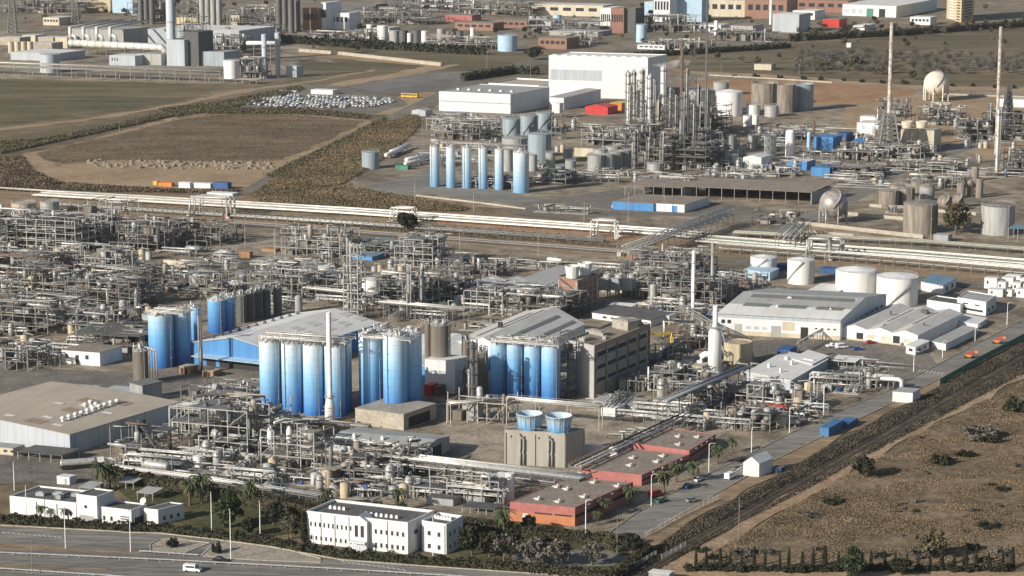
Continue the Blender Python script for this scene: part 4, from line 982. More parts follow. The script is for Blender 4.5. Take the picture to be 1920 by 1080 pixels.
for(x,y)in((993,810),(1048,814)):
 p=G(x,y-7,o.h+.5);b=MB()
 b.lathe(p,[(3.7,0),(3.85,1.4),(4.1,3.2),(4.5,5.2),(4.6,5.2),(4.6,5.4),(4.35,5.4),(4.0,3.4),(3.7,.3),(0,.3)],32,cap_top=False)
 q=bpy.data.objects.new('fan_stack',b.mesh('fan_stack','fan_blue',p));col.objects.link(q);q.parent=o.t;q.location=p-o.t.location
 b=MB()
 for k in range(16):a=6.283*k/16;d=Vector((math.cos(a),math.sin(a),0));b.beam(p+d*3.75,p+d*4.62+UZ*5.2,.1)
 b.part('stack_rib','blue_pale',o.t,parent=None)
 b=MB()
 for k in range(5):a=6.283*k/5;d=Vector((math.cos(a),math.sin(a),0));b.beam(p+UZ*2,p+d*3.4+UZ*2,.6,.12)
 b.part('fan','steel_dark',o.t)
b=MB()
for(p,u)in((o.o,o.ux),(o.o+o.ux,o.uy),(o.o+o.uy,o.ux)):
 for k in range(8):b.beam(p+u*k/7+UZ*(o.h+.5),p+u*k/7+UZ*(o.h+1.5),.08)
 b.beam(p+UZ*(o.h+1.5),p+u+UZ*(o.h+1.5),.09)
b.part('railing','steel_light',o.t)
# red office buildings
def red_block(lab,A,B,C,yb,acs,low=True):
 o=bld(lab,A,B,C,yb,'salmon','roof_brown',par=.25,name='low_building',cat='building');h=o.h
 if low:face(o,'F',0,1,0,h*.52,'orange_wall','lower_wall',.08)
 face(o,'R',0,1,h*.45,h*.62,'opening','window_strip',.05)
 for(fx,fy)in acs:
  b=MB();p=o.o+o.ux*fx+o.uy*fy+UZ*(h+.1)
  b.box(p,1.3,.7,.7);b.box(p+GY*1.2,.6,.6,.9);b.tube([p+GX*-1.3+UZ*.4,p+GX*1.3+UZ*.4],.16,8);b.part('air_conditioner','lagging_white',o.t)
 for k in range(1,5):
  b=MB();q=o.a+o.uy*k/5+UZ*(h*.9);b.para(q,o.uy*.03,o.ny*.6,UZ*.35);b.part('drain_hood','white_metal',o.t)
 return o
o=red_block('flat roofed office with orange and pink front wall, nearest block beside the plant road',(1078,953),(956,942),(1187,905),988,[(.28,.15),(.62,.12),(.8,.35),(.15,.6),(.5,.85),(.92,.8),(.35,.55)])
windows(o,'F',2,.36,.98,3.1,3.6,.85);face(o,'F',.03,.12,.1,3,'brick','door');face(o,'F',.2,.28,.1,2.9,'white_wall','door',.12)
o=red_block('pink walled office with flat brown roof, middle block along the plant road',(1203,892),(1090,880),(1292,853),912,[(.55,.3),(.8,.55),(.35,.6),(.7,.8)],False)
o=red_block('pink walled low block with flat brown roof farthest up the plant road',(1292,846),(1188,832),(1342,815),868,[(.7,.2),(.5,.6),(.8,.7)],False)
box('dark grey annex between the two pink walled blocks',(1100,880),40,8,10,'salmon','roof_brown',name='annex',cat='annex')
# grey hall in front of the silos
o=bld('low hall with pale grey sheet roof in front of the blue silos',(790,848),(612,832),(843,818),876,'grey_wall','roof_grey',kind='gable_y',rh=1.6,name='industrial_hall',cat='hall')
rooftop(o,[(.2,.3,1,1,1.2),(.5,.3,1,1,1.2),(.8,.3,1.1,1,1.2)],'white_metal',z=o.h+1.1);face(o,'R',.3,.7,0,4.5,'opening','door')
# ================================================================ SILOS
g='blue faded silos in two rows in front of the blue gabled warehouse'
for i,(cx,yb,yt)in enumerate([(505.5,775,640),(547,778,643),(587.5,781,646),(628,784,649)]):
 silo(['leftmost','second','third','fourth'][i]+' silo of the front row of white to blue silos by the white stack',cx,yb,39,yt,'blue_silo',g)
for i,(cx,yb,yt)in enumerate([(527,766,634),(569,769,637),(610,772,640),(641,775,643)]):
 silo('white to blue silo behind the '+['first and second','second and third','third and fourth','fourth'][i]+' front silos left of the white stack',cx,yb,37,yt,'blue_silo',g)
g='blue faded silos on the concrete base right of the white stack';M['blue_silo_tall']=grad('blue_silo_tall',(.68,.79,.85),(.02,.15,.46),32,(.22,.48,.74),low=3)
silo('left silo of the cluster on the concrete base right of the white stack',694,779,43,626,'blue_silo_tall',g)
silo('middle front silo of the cluster on the concrete base, broadest of that cluster',741,788,46,628,'blue_silo_tall',g)
silo('right rear silo of the cluster on the concrete base beside the red container',769,780,44,622,'blue_silo_tall',g)
silo('rear middle silo half hidden in the cluster on the concrete base',718,768,40,619,'blue_silo_tall',g)
o=bld('concrete plinth building carrying the silo cluster beside the dark yard',(757,778),(666,766),(818,757),808,'concrete_pale','concrete',par=0,name='silo_support',cat='building',eave=.1)
face(o,'R',.15,.8,.5,4.4,'opening','opening')
g='blue silos in a row left of the concrete building'
for i,(cx,wd,yb,yt)in enumerate([(934,30,748,643),(965,30,751,645),(998,31,753,647),(1033,36,757,647)]):
 silo(['leftmost','second','third','rightmost'][i]+' silo of the row of four blue silos left of the concrete building',cx,yb,wd,yt,'blue_silo_strong',g,base=0)
for i,(cx,wd,yb,yt)in enumerate([(951,28,741,640),(984,28,743,641),(1018,28,745,642)]):
 silo('rear blue silo behind the '+['first and second','second and third','third and fourth'][i]+' of the row left of the concrete building',cx,yb,wd,yt,'blue_silo_strong',g)
unit('dark stair tower against the rightmost of the four blue silos',1050,750,1066,6,26,7,5,fm='steel_dark',dens=.3,decks=.8,name='stair_tower',cat='stair tower')  # dark steel carries the shade on the shadow side of a grey tower
g='blue silos behind the brown silo'
silo('broad pale to blue silo, nearest of the silos left of the blue gabled warehouse',300,692,47,590,'blue_silo_strong',g)
silo('blue silo second from the front left of the blue gabled warehouse',341,686,34,585,'blue_silo_strong',g)
silo('slim blue silo third back beside the warehouse gable',366,672,24,576,'blue_silo_strong',g)
silo('left blue silo standing behind the eave of the blue warehouse',405,626,34,562,'blue_silo_strong',g)
silo('right blue silo standing behind the eave of the blue warehouse',427,622,28,557,'blue_silo_strong',g)
g='dark grey silos at the back of the blue warehouse'
for i,(cx,yb)in enumerate([(452,607),(468,603),(484,599),(499,596),(520,592)]):
 silo(['first','second','third','fourth','last'][i]+' dark grey silo from the left in the row behind the blue warehouse',cx,yb,17,yb-53,'dark_silo',g)
b=MB();
# brown silos
box('white clad base block under the tall brown silo',(797,735),56,10,62,'white_wall','roof_white',name='silo_support',cat='building')
silo('tall brown silo with looping pipes right of the white and blue silo cluster',826,733,38,608,'brown_silo')
silo('slender brown silo right of the tall brown silo',874,728,17,640,'brown_silo')
silo('narrow brown tube silo left of the tall brown silo',803,728,13,606,'brown_silo')
silo('short brown silo left of the four blue silos',905,735,20,660,'brown_silo')
# white stack in front of the silos
c=G(619,790);t=thing('scrubber_stack','slender white scrubber stack on wide base in front of the blue silos','stack',c.copy());hh=hz(c,585)
b=MB();b.lathe(c,[(1.9,0),(1.9,5.5),(1.2,9),(1.0,9.2),(.85,hh),(.7,hh),(.7,hh-1),(0,hh-1)],20);b.part('shaft','white_metal',t);b=MB();b.ring(c+UZ*5.6,2.4,.12,12);b.ring(c+UZ*10.2,1.9,.1,12);b.lathe(c,[(1.9,9.1),(2.0,9.1),(2.0,9.3),(1.2,9.3)],12,False);b.part('platform','steel_light',t)
b=MB();b.beam(c+Vector((.6,-1.0,0)),c+Vector((.6,-1,hh)),.35,.12);b.part('ladder','steel',t)
# white twin tanks
tank('left of the twin slim white tanks behind the nearest pink block',941,938,17,887,'white_paint','low',rail=False,name='silo',cat='silo');tank('right of the twin slim white tanks behind the nearest pink block',956,940,17,887,'white_paint','low',rail=False,name='silo',cat='silo')
tank('small white upright tank in the pipework left of centre behind the hedge',371,885,18,855,'white_paint','low',rail=False)
for(pts,w_,l)in[([(488,776),(648,789)],11,'white railed gallery with pipes on top of the silos beside the white stack'),([(676,782),(770,790)],11,'white railed gallery on top of the silo cluster right of the white stack'),([(920,750),(1046,760)],11,'white railed gallery with pipes on top of the four blue silos'),([(280,694),(345,700)],9,'railed gallery on top of the left blue silos')]:
 P_=G(*pts[0]);rack(l,pts,hz(P_,632 if pts[0][0]<700 and pts[0][0]>400 else 640 if pts[0][0]>400 else 584),w_,[(.05,0,.22,'lagging_white'),(.3,0,.2,'lagging'),(.6,0,.25,'lagging_white'),(.9,0,.2,'lagging')],9,(1.0,),rail=True,name='gallery',fm='lagging_white',base_z=hz(P_,632 if pts[0][0]<700 and pts[0][0]>400 else 640 if pts[0][0]>400 else 584)-.8)
# ================================================================ MIDDLE: warehouses
o=bld('gabled warehouse with bright blue walls and pale grey roof behind the silo rows',(528,662),(352,643),(712,606),702,'blue_wall','roof_white',kind='gable_x',rh=4.2,name='warehouse',cat='warehouse',sky=0,eave=.6)
face(o,'F',.2,.3,0,4.5,'opening','door');face(o,'F',.34,.9,0,4.2,'opening','door')
b=MB();b.para(o.o+o.ux*.1+o.nx*.02+UZ*4.8,o.ux*.88,o.nx*4.5-UZ*.5,UZ*.2);b.part('canopy','blue_pale',o.t)
for i in range(11):
 p=o.o+o.ux*.2+o.uy*(i+.8)/12+UZ*(o.h+4.2*.4+.2);b=MB();b.box(p,1.2,1.2,.7,GX);b.cyl(p+UZ*.6,.5,.6,8);b.part('roof_vent','steel_dark',o.t)
for i in range(6):
 for f in(.62,.78):
  p=o.o+o.ux*f+o.uy*(i+.5)/6+UZ*(o.h+4.2*(1-(f-.5)*2)+.3);b=MB();b.para(p,(o.ux*.5-UZ*4.2)*.2,o.uy*.08,UZ*.04);b.part('roof_light','roof_pale',o.t)
o=bld('blue walled shed with white roof right behind the silo cluster',(862,706),(680,682),(945,650),734,'blue_wall','roof_white',kind='gable_x',rh=3,name='warehouse',cat='warehouse')
o=bld('broad gabled warehouse with striped grey and white roof behind the four blue silos',(965,668),(850,641),(1096,608),705,'white_wall','roof_pale',kind='gable_x',rh=4.6,name='warehouse',cat='warehouse',eave=.5)
for f,g0,g1 in((.66,.05,.9),(.86,.2,.95),(.25,.1,.85),(.4,.3,.9)):
 rr=4.6*(1-abs(f-.5)*2);p=o.o+o.ux*f+o.uy*g0+UZ*(o.h+rr+.31);sl=(o.ux*.5-UZ*4.6)if f>.5 else(o.ux*.5+UZ*4.6);b=MB();b.para(p,sl*.12,o.uy*(g1-g0),UZ*.04);b.part('skylight','skylight',o.t)
p=o.o+o.ux*.35+o.uy*.35+UZ*(o.h+3.4);b=MB();b.box(p,1.6,1.6,2.2);b.part('roof_vent','opening',o.t)
o=bld('long weathered concrete building with bands of dark windows and cluttered roof',(1113,652),(1063,640),(1218,610),748,'grey_wall','roof_brown',par=.8,name='concrete_building',cat='building')
for z in(.30,.55,.80):
 for i in range(5):face(o,'R',.06+i*.185,.2+i*.185,o.h*z,o.h*z+1.5,'opening','window',.05)
for i in range(6):face(o,'R',i/5*.975,i/5*.975+.025,0,o.h,'concrete_dark','pilaster',.3)
for z in(.06,.36,.62):
 for i in range(5):face(o,'R',.03+i*.195,.205+i*.195,o.h*z,o.h*z+3.4,'concrete','wall_panel',.1)
face(o,'R',0,1,o.h*.93,o.h+.8,'roof_rusty','fascia',.35)
for z in(.27,.52,.77):face(o,'R',.03,.97,o.h*z,o.h*z+.5,'concrete','ledge',.7)
rooftop(o,[(.4,.15,3,5,1.2),(.6,.75,9,6,3.6),(.3,.4,10,4,1.4),(.8,.3,2,2,1.2),(.5,.95,6,3,2)],'concrete','roof_housing')
o=bld('square brick tower with concrete frame grid carrying white cooling tubs',(1082,529),(1047,520),(1120,516),587,'brick','concrete',par=.6,name='brick_tower',cat='building')
for i in range(5):face(o,'R',i/4*.95,i/4*.95+.05,0,o.h,'concrete','pilaster',.18)
for i in range(5):face(o,'R',0,1,o.h*(i+1)/5-.5,o.h*(i+1)/5-.1,'concrete','floor_band',.22)
for i in range(2):face(o,'F',i*.93,i*.93+.07,0,o.h,'concrete','pilaster',.2)
for i in range(4):face(o,'F',0,1,o.h*(i+1)/5-.5,o.h*(i+1)/5-.1,'concrete','floor_band',.22)
b=MB();
for k in range(4):a,c=(.9,.1)if k%2 else(.1,.9);b.beam(o.o+o.ux*a+o.nx*1+UZ*o.h*k/4,o.o+o.ux*c+o.nx*1+UZ*o.h*(k+1)/4,.9,.25)
b.part('stair','steel',o.t)
for(x,y,lab)in((1073,521,'left'),(1097,515,'right')):
 p=G(x,y,o.h+.3);b=MB();b.lathe(p,[(2.6,0),(3.4,5.6),(3.1,5.6),(2.5,.4),(0,.4)],12,False,cap_top=False);b.solo('cooling_tub','white_metal',lab+' white ribbed cooling tub on top of the brick tower','cooling tub',None,None,p.copy())
o=bld('long low white building with dark flat roof right of the brick tower',(1220,601),(1110,586),(1262,587),613,'white_wall','roof_dark',par=.1,name='low_building',cat='building')
windows(o,'F',6,.15,.98,1.0,1.9,.5)
box('white box with blue tarpaulin roof behind the long low white building',(1228,603),26,7,12,'white_wall','blue_pale',name='annex',cat='annex')
shed('white flat canopy behind the long low white building',(1140,583),42,6,10,'roof_white')
# fin fan coolers right of the brick tower
for i,(x,lab)in enumerate(((1121,'left'),(1143,'middle'),(1166,'right'))):
 P=G(x,560);t=thing('air_cooler',lab+' grey louvred air cooler beside the brick tower','air cooler',P.copy(),'grey louvred air coolers in a row');b=MB();wd=20/S(560);b.para(P+UZ*4,GX*wd,GY*8,UZ*5.6);b.part('body','grey_paint',t)
 b=MB()
 for k in range(9):b.para(P+UZ*(4.4+k*.58)-GY*.08,GX*wd,GY*.08,UZ*.18)
 b.part('louvre','steel_light',t)
 for fx in(0.05,.95):
  for fy in(0,8):b=MB();q=P+GX*wd*fx+GY*fy;b.beam(q,q+UZ*4,.4);b.part('leg','steel',t)
 b=MB();b.lathe(P+GX*wd/2+GY*4+UZ*9.6,[(1.9,0),(1.7,1.6),(1.5,1.6),(1.5,.2),(0,.2)],14);b.part('fan_stack','steel_light',t)
# gantry crane
c=G(1170,668);t=thing('gantry_crane','yellow gantry crane spanning pipework right of the concrete building','crane',c.copy());b=MB();L_=60/S(668)/GX.x;e=c+GX*L_+GY*14
tp=UZ*8;b.beam(c+tp,e+tp,.7,.9);b.part('girder','yellow',t)
for q in(c,e):
 for sg in(-1,1):b=MB();b.beam(q+GY*2.4*sg,q+tp+GY*.3*sg,.45);b.part('leg','yellow',t)
b=MB();b.box((c+e)/2+UZ*8.8,1.6,1.2,1);b.part('trolley','steel',t)
# ================================================================ right workshops
o=bld('large white workshop with grey pitched roof and skylight strips by the works road',(1575,600),(1346,588),(1662,552),639,'white_wall','roof_grey',kind='gable_y',rh=4,name='workshop',cat='workshop',eave=.5)
face(o,'F',.0,1,o.h*.83,o.h*.98,'greyblue_wall','translucent_band',.06);face(o,'F',.0,1,0,2.0,'cream','plinth',.07)
face(o,'F',.68,.74,0,5,'opening','door',.1);face(o,'F',.53,.63,3.2,7,'cream','window',.09);face(o,'F',.14,.20,0,5,'grey_wall','door',.09);face(o,'F',.44,.52,0,5,'grey_wall','door',.09)
windows(o,'F',3,.22,.42,3.0,4.2,.6,'greyblue_wall');windows(o,'F',4,.78,.98,4.4,5.0,.4,'opening');windows(o,'F',2,.02,.12,5,6.6,.6);windows(o,'R',8,.04,.96,3.4,5.4,.5)
for i in range(3):
 p=o.o+o.ux*(.12+.3*i)+o.uy*.18+UZ*(o.h+4*.36+.30);b=MB();b.para(p,o.ux*.22,(o.uy*.5+UZ*4)*.14,UZ*.05);b.part('skylight','skylight',o.t)
b=MB();b.para(o.o-o.ux.normalized()*.4-(o.uy*.5+UZ*4)*.02+UZ*(o.h+.22),o.ux+o.ux.normalized()*.8,(o.uy*.5+UZ*4)*.46,UZ*.03);b.part('pale_roof_panel','roof_white',o.t)
p=o.o+o.ux*.1+o.uy*.38+UZ*(o.h+4*.76+.32);b=MB();b.para(p,o.ux*.85,(o.uy*.5+UZ*4)*.14,UZ*.05);b.part('skylight','skylight',o.t)
rooftop(o,[(.4,.2,.8,.8,2.4),(.84,.2,.8,.8,2.2),(.42,.4,2,1.2,3.8),(.95,.45,1,1,3.8)],'white_metal')
box('white annex with flat roof at the left end of the large workshop',(1322,618),30,10,15,'white_wall','roof_white',name='annex',cat='annex')
o=bld('three bay workshop with low white gables and pale roofs right of the large workshop',(1720,629),(1578,613),(1803,588),652,'white_wall','roof_pale',kind='gable_x',ng=3,rh=1.5,name='workshop',cat='workshop')
face(o,'F',.20,.29,0,3.6,'opening','door');face(o,'F',.68,.77,0,4,'opening','door');face(o,'F',.34,.44,1.4,3.4,'cream','window');face(o,'F',.53,.65,1.4,3.4,'cream','window');face(o,'F',.82,.92,1.4,3.4,'cream','window');face(o,'F',0,1,0,.9,'cream','plinth',.08)
for i in range(3):
 for s_ in(.28,):
  p=o.o+o.ux*(i+.2)/3+o.uy*.3+UZ*(o.h+1.5*.4+.31);b=MB();b.para(p,(o.ux/6+UZ*1.5)*.3,o.uy*.55,UZ*.04);b.part('skylight','skylight',o.t)
rooftop(o,[(.28,.6,.7,.7,2.2),(.62,.8,3,2,2),(.5,.1,.6,.6,2),(.9,.3,.6,.6,2)],'steel_dark')
o=bld('long low grey roofed store on the right of the three bay workshop',(1773,645),(1748,640),(1832,616),658,'white_wall','roof_grey',par=0,name='store_building',cat='building')
o=bld('small white box building in front of the three bay workshop',(1716,652),(1699,648),(1742,640),667,'white_wall','roof_white',par=0,name='small_building',cat='building');windows(o,'F',1,.1,.9,1.4,2.6,.5);windows(o,'R',2,.1,.9,1.4,2.4,.4)
o=bld('white and pale green roofed building beside the works road below the white offices',(1833,609),(1793,602),(1850,597),619,'white_wall','roof_white',par=0,name='small_building',cat='building')
o=bld('low white office with dark roof left of the two storey white office',(1800,573),(1738,564),(1820,560),589,'white_wall','roof_dark',par=.5,ry=12,name='office_building',cat='office')
o=bld('two storey white office with stepped roof beside the blue roofed shed',(1848,568),(1795,559),(1868,555),593,'white_wall','roof_grey',par=.4,name='office_building',cat='office')
face(o,'F',.05,.9,1.4,2.4,'glass','window_strip');windows(o,'R',2,.1,.9,1.2,2.6,.4);windows(o,'F',2,.1,.9,4,4.6,.4)
o=bld('shed with blue roof right behind the right hand white tank',(1768,536),(1727,528),(1793,522),553,'white_wall','roof_blue',par=0,name='shed',cat='shed');windows(o,'R',2,.1,.9,1,3,.3)
o=bld('pale blue shed at the foot of the leftmost white tank',(1443,512),(1397,505),(1460,504),527,'blue_pale','blue_pale',par=0,name='shed',cat='shed');face(o,'F',.75,.85,0,2,'opening','door')
o=bld('small gabled grey shed behind the large workshop',(1480,560),(1424,553),(1483,545),573,'grey_wall','roof_grey',kind='mono',rh=1,name='shed',cat='shed',ry=14)
o=bld('long white roofed shed below the tall white tanks',(1560,553),(1505,550),(1575,535),572,'white_wall','roof_white',kind='mono',rh=.8,name='shed',cat='shed',ry=22)
tank('leftmost white domed tank, smallest of the white tanks right of centre',1434,516,50,482,'white_paint','cone',stair=200);tank('second white tank with streaked rusty shell behind the large workshop',1504,535,51,487,'white_paint','cone',stair=195)
tank('larger left tank of the two biggest white tanks above the workshops',1609.5,567,77,507,'white_paint','cone',n=48);tank('right one of the two biggest white tanks, diagonal stair down its side',1687.5,577,78,517,'white_paint','low',stair=235,n=48)
for x,w_,lab in((1455,20,'left'),(1537,30,'right')):box('blue container on the '+lab+' behind the second white tank',(x,505 if lab=='left' else 512),w_,6,9,'blue_dark',gx=GX)
for i,(x,y,w_,h_)in enumerate([(1845,541,22,20),(1870,545,14,16),(1878,538,20,18),(1852,556,26,14),(1884,556,12,12),(1898,548,14,18),(1905,558,18,16),(1912,540,20,18),(1885,524,26,8)]):
 box(['white cabin at left end of the stacked cabins at the right edge','narrow white cabin second in the group of cabins at the right edge','white cabin at the back of the group at the right edge','long white cabin in front of the group at the right edge','small white cubicle between the right edge cabins','tall white cabin right of the small cubicle','white cabin nearest the right edge of the photo in front','white cabin cut by the right edge of the photo behind','low white canopy behind the right edge cabins'][i],(x,y),w_,4,h_,'white_wall','roof_white',name='site_cabin',cat='cabin',group='white cabins at the right edge',door=[(.2,.8,.3,'glass')])
# scrubber column and beige tank
c=G(1339.5,702);t=thing('scrubber_column','broad white scrubber column with narrow neck and bent duct at its foot','scrubber',c.copy());hh=hz(c,573);r=12.5/S(702)
b=MB();z1=hz(c,622);b.lathe(c,[(r*.9,0),(r,.5),(r,z1),(r*.38,z1+3),(r*.38,hh),(r*.28,hh),(r*.28,hh-1),(0,hh-1)],26);b.part('shell','white_metal',t)
b=MB();z2=hz(c,612);b.lathe(c,[(r*.5,z2-.2),(r+.6,z2-.2),(r+.6,z2),(r*.5,z2)],14,False);b.ring(c+UZ*(z2+1),r+.6,.1,12);b.part('platform','steel_light',t)
b=MB();b.tube([c+UZ*8,c+UZ*8-GX*4,c+UZ*7-GX*5.4,c+UZ*5-GX*6,c+UZ*1-GX*6],1.25,12);b.part('duct','white_metal',t)
c=G(1386,690);t=thing('storage_tank','octagonal beige concrete tank right of the white scrubber column','tank',c.copy());r=28/S(690);c2=c+Vector((0,r,0));z1=hz(c2,640);b=MB();b.lathe(c2,[(r,0),(r,z1),(r-.4,z1),(r-.4,z1-.4),(0,z1-.4)],10,False,a0=.3);b.part('shell','beige_tank',t)
b=MB();b.ring(c2+UZ*(z1+1.1),r,.09,10,R(17),R(377));
for k in range(12):a=k*.52;q=c2+Vector((math.cos(a),math.sin(a),0))*r;b.beam(q+UZ*z1,q+UZ*(z1+1.1),.09)
b.part('railing','steel',t)
box('dark blue container right of the octagonal beige tank',(1457,671),22,8,17,'blue_dark',ribs=True)
o=bld('low building with stepped pale grey roof below the dark blue container',(1482,714),(1400,698),(1552,674),733,'greyblue_wall','roof_white',par=0,name='low_building',cat='building');rooftop(o,[(.25,.3,1,1,1.6),(.55,.55,1,1,1.6),(.3,.7,1.5,1,1.2),(.75,.8,8,3,.8),(.6,.2,.8,.8,1.8)],'white_metal')
o=bld('raised pale grey roof block behind the stepped roof building',(1522,684),(1485,673),(1553,668),705,'greyblue_wall','roof_white',par=0,name='low_building',cat='building')
shed('tilted pale canopy right of the stepped roof building',(1556,690),45,9,14,'roof_white')
# bright duct
c=G(1523,716);t=thing('air_duct','long bright silver duct crossing the yard and bending down beside the works road','duct',c.copy());e=G(1690,735);hA,hB=hz(c,701),hz(e,712);b=MB();d=(e-c).normalized()
b.tube([c+UZ*hA,e+UZ*hB-d*1.2,e+UZ*(hB-.5),e+UZ*(hB-1.5),e+UZ*.3],.85,12);b.part('pipe','lagging_white',t)
for k in range(5):b=MB();q=c+(e-c)*(k+.3)/5;b.beam(q-GY,q-GY+UZ*(hA-.5),.25);b.beam(q+GY,q+GY+UZ*(hA-.5),.25);b.beam(q-GY+UZ*(hA-.9),q+GY+UZ*(hA-.9),.25);b.part('support','steel',t)
box('white cabin with grey roof between the works road and the railway cutting',(1673,754),36,8,20,'white_wall','roof_grey',name='site_cabin',cat='cabin')
box('long blue container lying beside the works road',(1537,818),15,14,17,'blue_container',name='container',cat='container',ribs=True,gx=Vector((math.cos(R(-32)),math.sin(R(-32)),0)))
box('blue covered skip with tarpaulin behind the long blue container',(1568,803),22,9,11,'blue_dark','blue_container',name='skip',cat='skip')
box('white gabled storage tent beside the works road',(1393,893),29,9,26,'white_metal','white_metal',name='storage_tent',cat='tent',gable=2.2,gy=Vector((math.cos(R(52)),math.sin(R(52)),0)))
box('dark blue metal box on open frame right of the white gabled tent',(1448,886),16,3,10,'blue_dark','steel',name='generator',cat='generator')
# ================================================================ REFINERY in the middle distance
sphere_tank('silver grey sphere tank on legs beside the refinery road',1564,420,54,'sphere_grey',7)
sphere_tank('large cream sphere tank on legs, far right in front of the bare grove',1757,190,48,'sphere_white',8)
# six pale blue silos
g='slim pale blue silos under a shared walkway'
for i,(cx,w_,yb,yt)in enumerate([(815,18,351,275),(845,17,353,276),(875.5,17,354,277),(905.5,17,355,278),(936,17,357,280)]):
 silo(['leftmost','second','third rust streaked','fourth','fifth'][i]+' slim pale blue silo from left in the row of five',cx,yb,w_,yt,'sky_silo',g,n=20)
silo('thickest pale blue silo at the right end of the slim silo row',977,363,30,286,'sky_silo')
rack('walkway with pipe bundle running over the tops of the slim pale blue silos',[(808,349),(985,358)],hz(G(808,349),268),4,[(.2,0,.3,'steel_light'),(.5,0,.25,'rust'),(.8,0,.3,'lagging')],18,rail=True,name='walkway',fm='steel')
tank('lone small blue grey tank beside the reed bank',694,318,33,284,'bluegrey_tank','low')
for i,(cx,w_,yb,yt,l)in enumerate([(959,34,262,222,'left'),(992,34,254,216,'middle'),(1022,34,246,211,'right')]):tank(l+' tank of the back row of blue grey tanks behind the slim silos',cx,yb,w_,yt,'bluegrey_tank','low',stair=230)
for(cx,w_,yb,yt,l)in[(965,48,300,258,'left broad grey tank in the lower row behind the slim silos'),(1012,44,310,250,'right broad dark grey tank in the lower row behind the slim silos'),(952,20,322,280,'slim silver tank behind the fifth slim blue silo'),(999,17,322,290,'narrow grey tank right of the thickest pale blue silo'),(1032,18,318,286,'narrow grey tank second right of the thickest blue silo'),(1050,16,343,312,'small upright grey tank in front of the long dark shed road'),(1070,20,337,301,'taller upright grey tank beside its smaller neighbour by the shed road'),(1065,18,300,280,'short grey tank left of the cream pump house')]:tank(l,cx,yb,w_,yt,'grey_tank' if 'dark' not in l else 'bluegrey_tank','low')
g='cluster of silver grey tanks left of the long dark shed'
for i,(cx,w_,yb)in enumerate([(1118,32,322),(1140,26,320),(1156,26,316),(1172,24,313),(1126,28,311),(1150,26,306)]):tank('silver grey tank in the tight cluster left of the shed, '+['front left','front centre','front right of centre','front right end','rear left','rear right'][i],cx,yb,w_,yb-31,'grey_tank','flat',group=g)
box('cream pump house beside the silver grey tank cluster',(1077,293),34,12,16,'cream','roof_brown',name='pump_house',cat='building')
for(cx,w_,yb,yt,m_,rf,l)in[(1370,49,219,172,'white_paint','cone','white cone roofed tank with shadowed right side beside the columns'),(1318,50,214,170,'grey_tank','cone','grey streaked tank half hidden behind the process columns'),(1353,30,180,154,'grey_tank','low','small grey tank behind the white cone roofed tank'),(1436,51,200,155,'rust_tank','open','left brown grey open topped tank on the red earth lot'),(1476,36,212,158,'rust_tank','open','middle brown grey tank with ribbed shell on the red earth lot'),(1509,36,208,157,'bluegrey_tank','open','right blue grey open topped tank on the red earth lot'),(1413,26,217,196,'white_metal','low','short white tank in front of the left open topped tank'),(1448,27,220,198,'lagging','low','short silver ribbed tank in front of the open topped tanks'),(1402,16,238,217,'white_paint','low','small white tank left of two before the open topped tanks'),(1417,12,234,215,'white_paint','low','smallest white tank of two before the open topped tanks'),
 (1336,22,300,262,'grey_tank','low','pale tank with rusty foot left of the small tank rows'),(1371,19,283,254,'grey_tank','low','left small grey tank in the rear row by the shed'),(1413,20,280,254,'grey_tank','low','middle small grey tank in the rear row by the shed'),(1445,23,294,255,'grey_tank','low','right taller grey tank in the rear row by the shed'),(1358,20,312,286,'grey_tank','dome','left small domed tank just behind the long dark shed'),(1378,15,314,292,'lagging','dome','slim silver domed tank just behind the long dark shed'),(1390,18,305,280,'grey_tank','dome','middle domed tank just behind the long dark shed'),(1300,14,312,298,'white_paint','dome','tiny white domed tank left behind the long dark shed'),(1314,14,315,299,'white_paint','dome','second tiny white domed tank left behind the long dark shed'),(1229,30,330,306,'grey_tank','low','squat grey tank behind the left end of the dark shed roof')]:tank(l,cx,yb,w_,yt,m_,rf,rm='rust_tank' if m_=='rust_tank' else None)
tank('tall white cylindrical silo near the bright blue sheds',1482,296,18,247,'white_paint','dome',name='silo',cat='silo',rail=False);tank('slim pale silo right of the tall white silo',1517,284,8,249,'blue_pale','dome',name='silo',cat='silo',rail=False);chimney('short rusty stack behind the bright blue sheds',1526,255,6,226,'rust',bands=0)
box('bright blue gabled shed, largest and left of the blue sheds',(1525,281),35,16,24,'blue_wall','blue_wall',name='shed',cat='shed');box('small dark blue shed touching the largest blue shed',(1568,266),18,12,16,'blue_dark',name='shed',cat='shed')
shed('blue canvas canopy right of the blue sheds',(1596,278),24,10,12,'blue_wall',slope=1);tank('short rusty tank between the blue shed and canopy',1584,282,16,266,'rust_tank','low',rail=False)
box('blue and cream shed near the tall white silo',(1475,318),36,14,16,'blue_wall','roof_pale',name='shed',cat='shed',door=[(.35,3,.9,'cream')]);box('low bright blue shed at the right end behind the long dark shed',(1520,330),34,18,16,'blue_wall','blue_wall',name='shed',cat='shed')
box('pale green gabled shed behind the long dark roofed shed',(1393,317),33,16,22,'white_metal','roof_white',name='shed',cat='shed',gable=1.2);box('small blue cabin left of the pale green gabled shed',(1380,317),12,5,12,'blue_wall',name='cabin',cat='cabin')
shed('very long open shed with dark grey roof beside the refinery square',(1282,372),230,32,22,'roof_brown','open_shed','shed',1.2,10,back='opening')
shed('darker lean to shed roof at the left end of the very long open shed',(1172,368),104,26,20,'roof_brown','open_shed','shed',.6,6,back='opening')
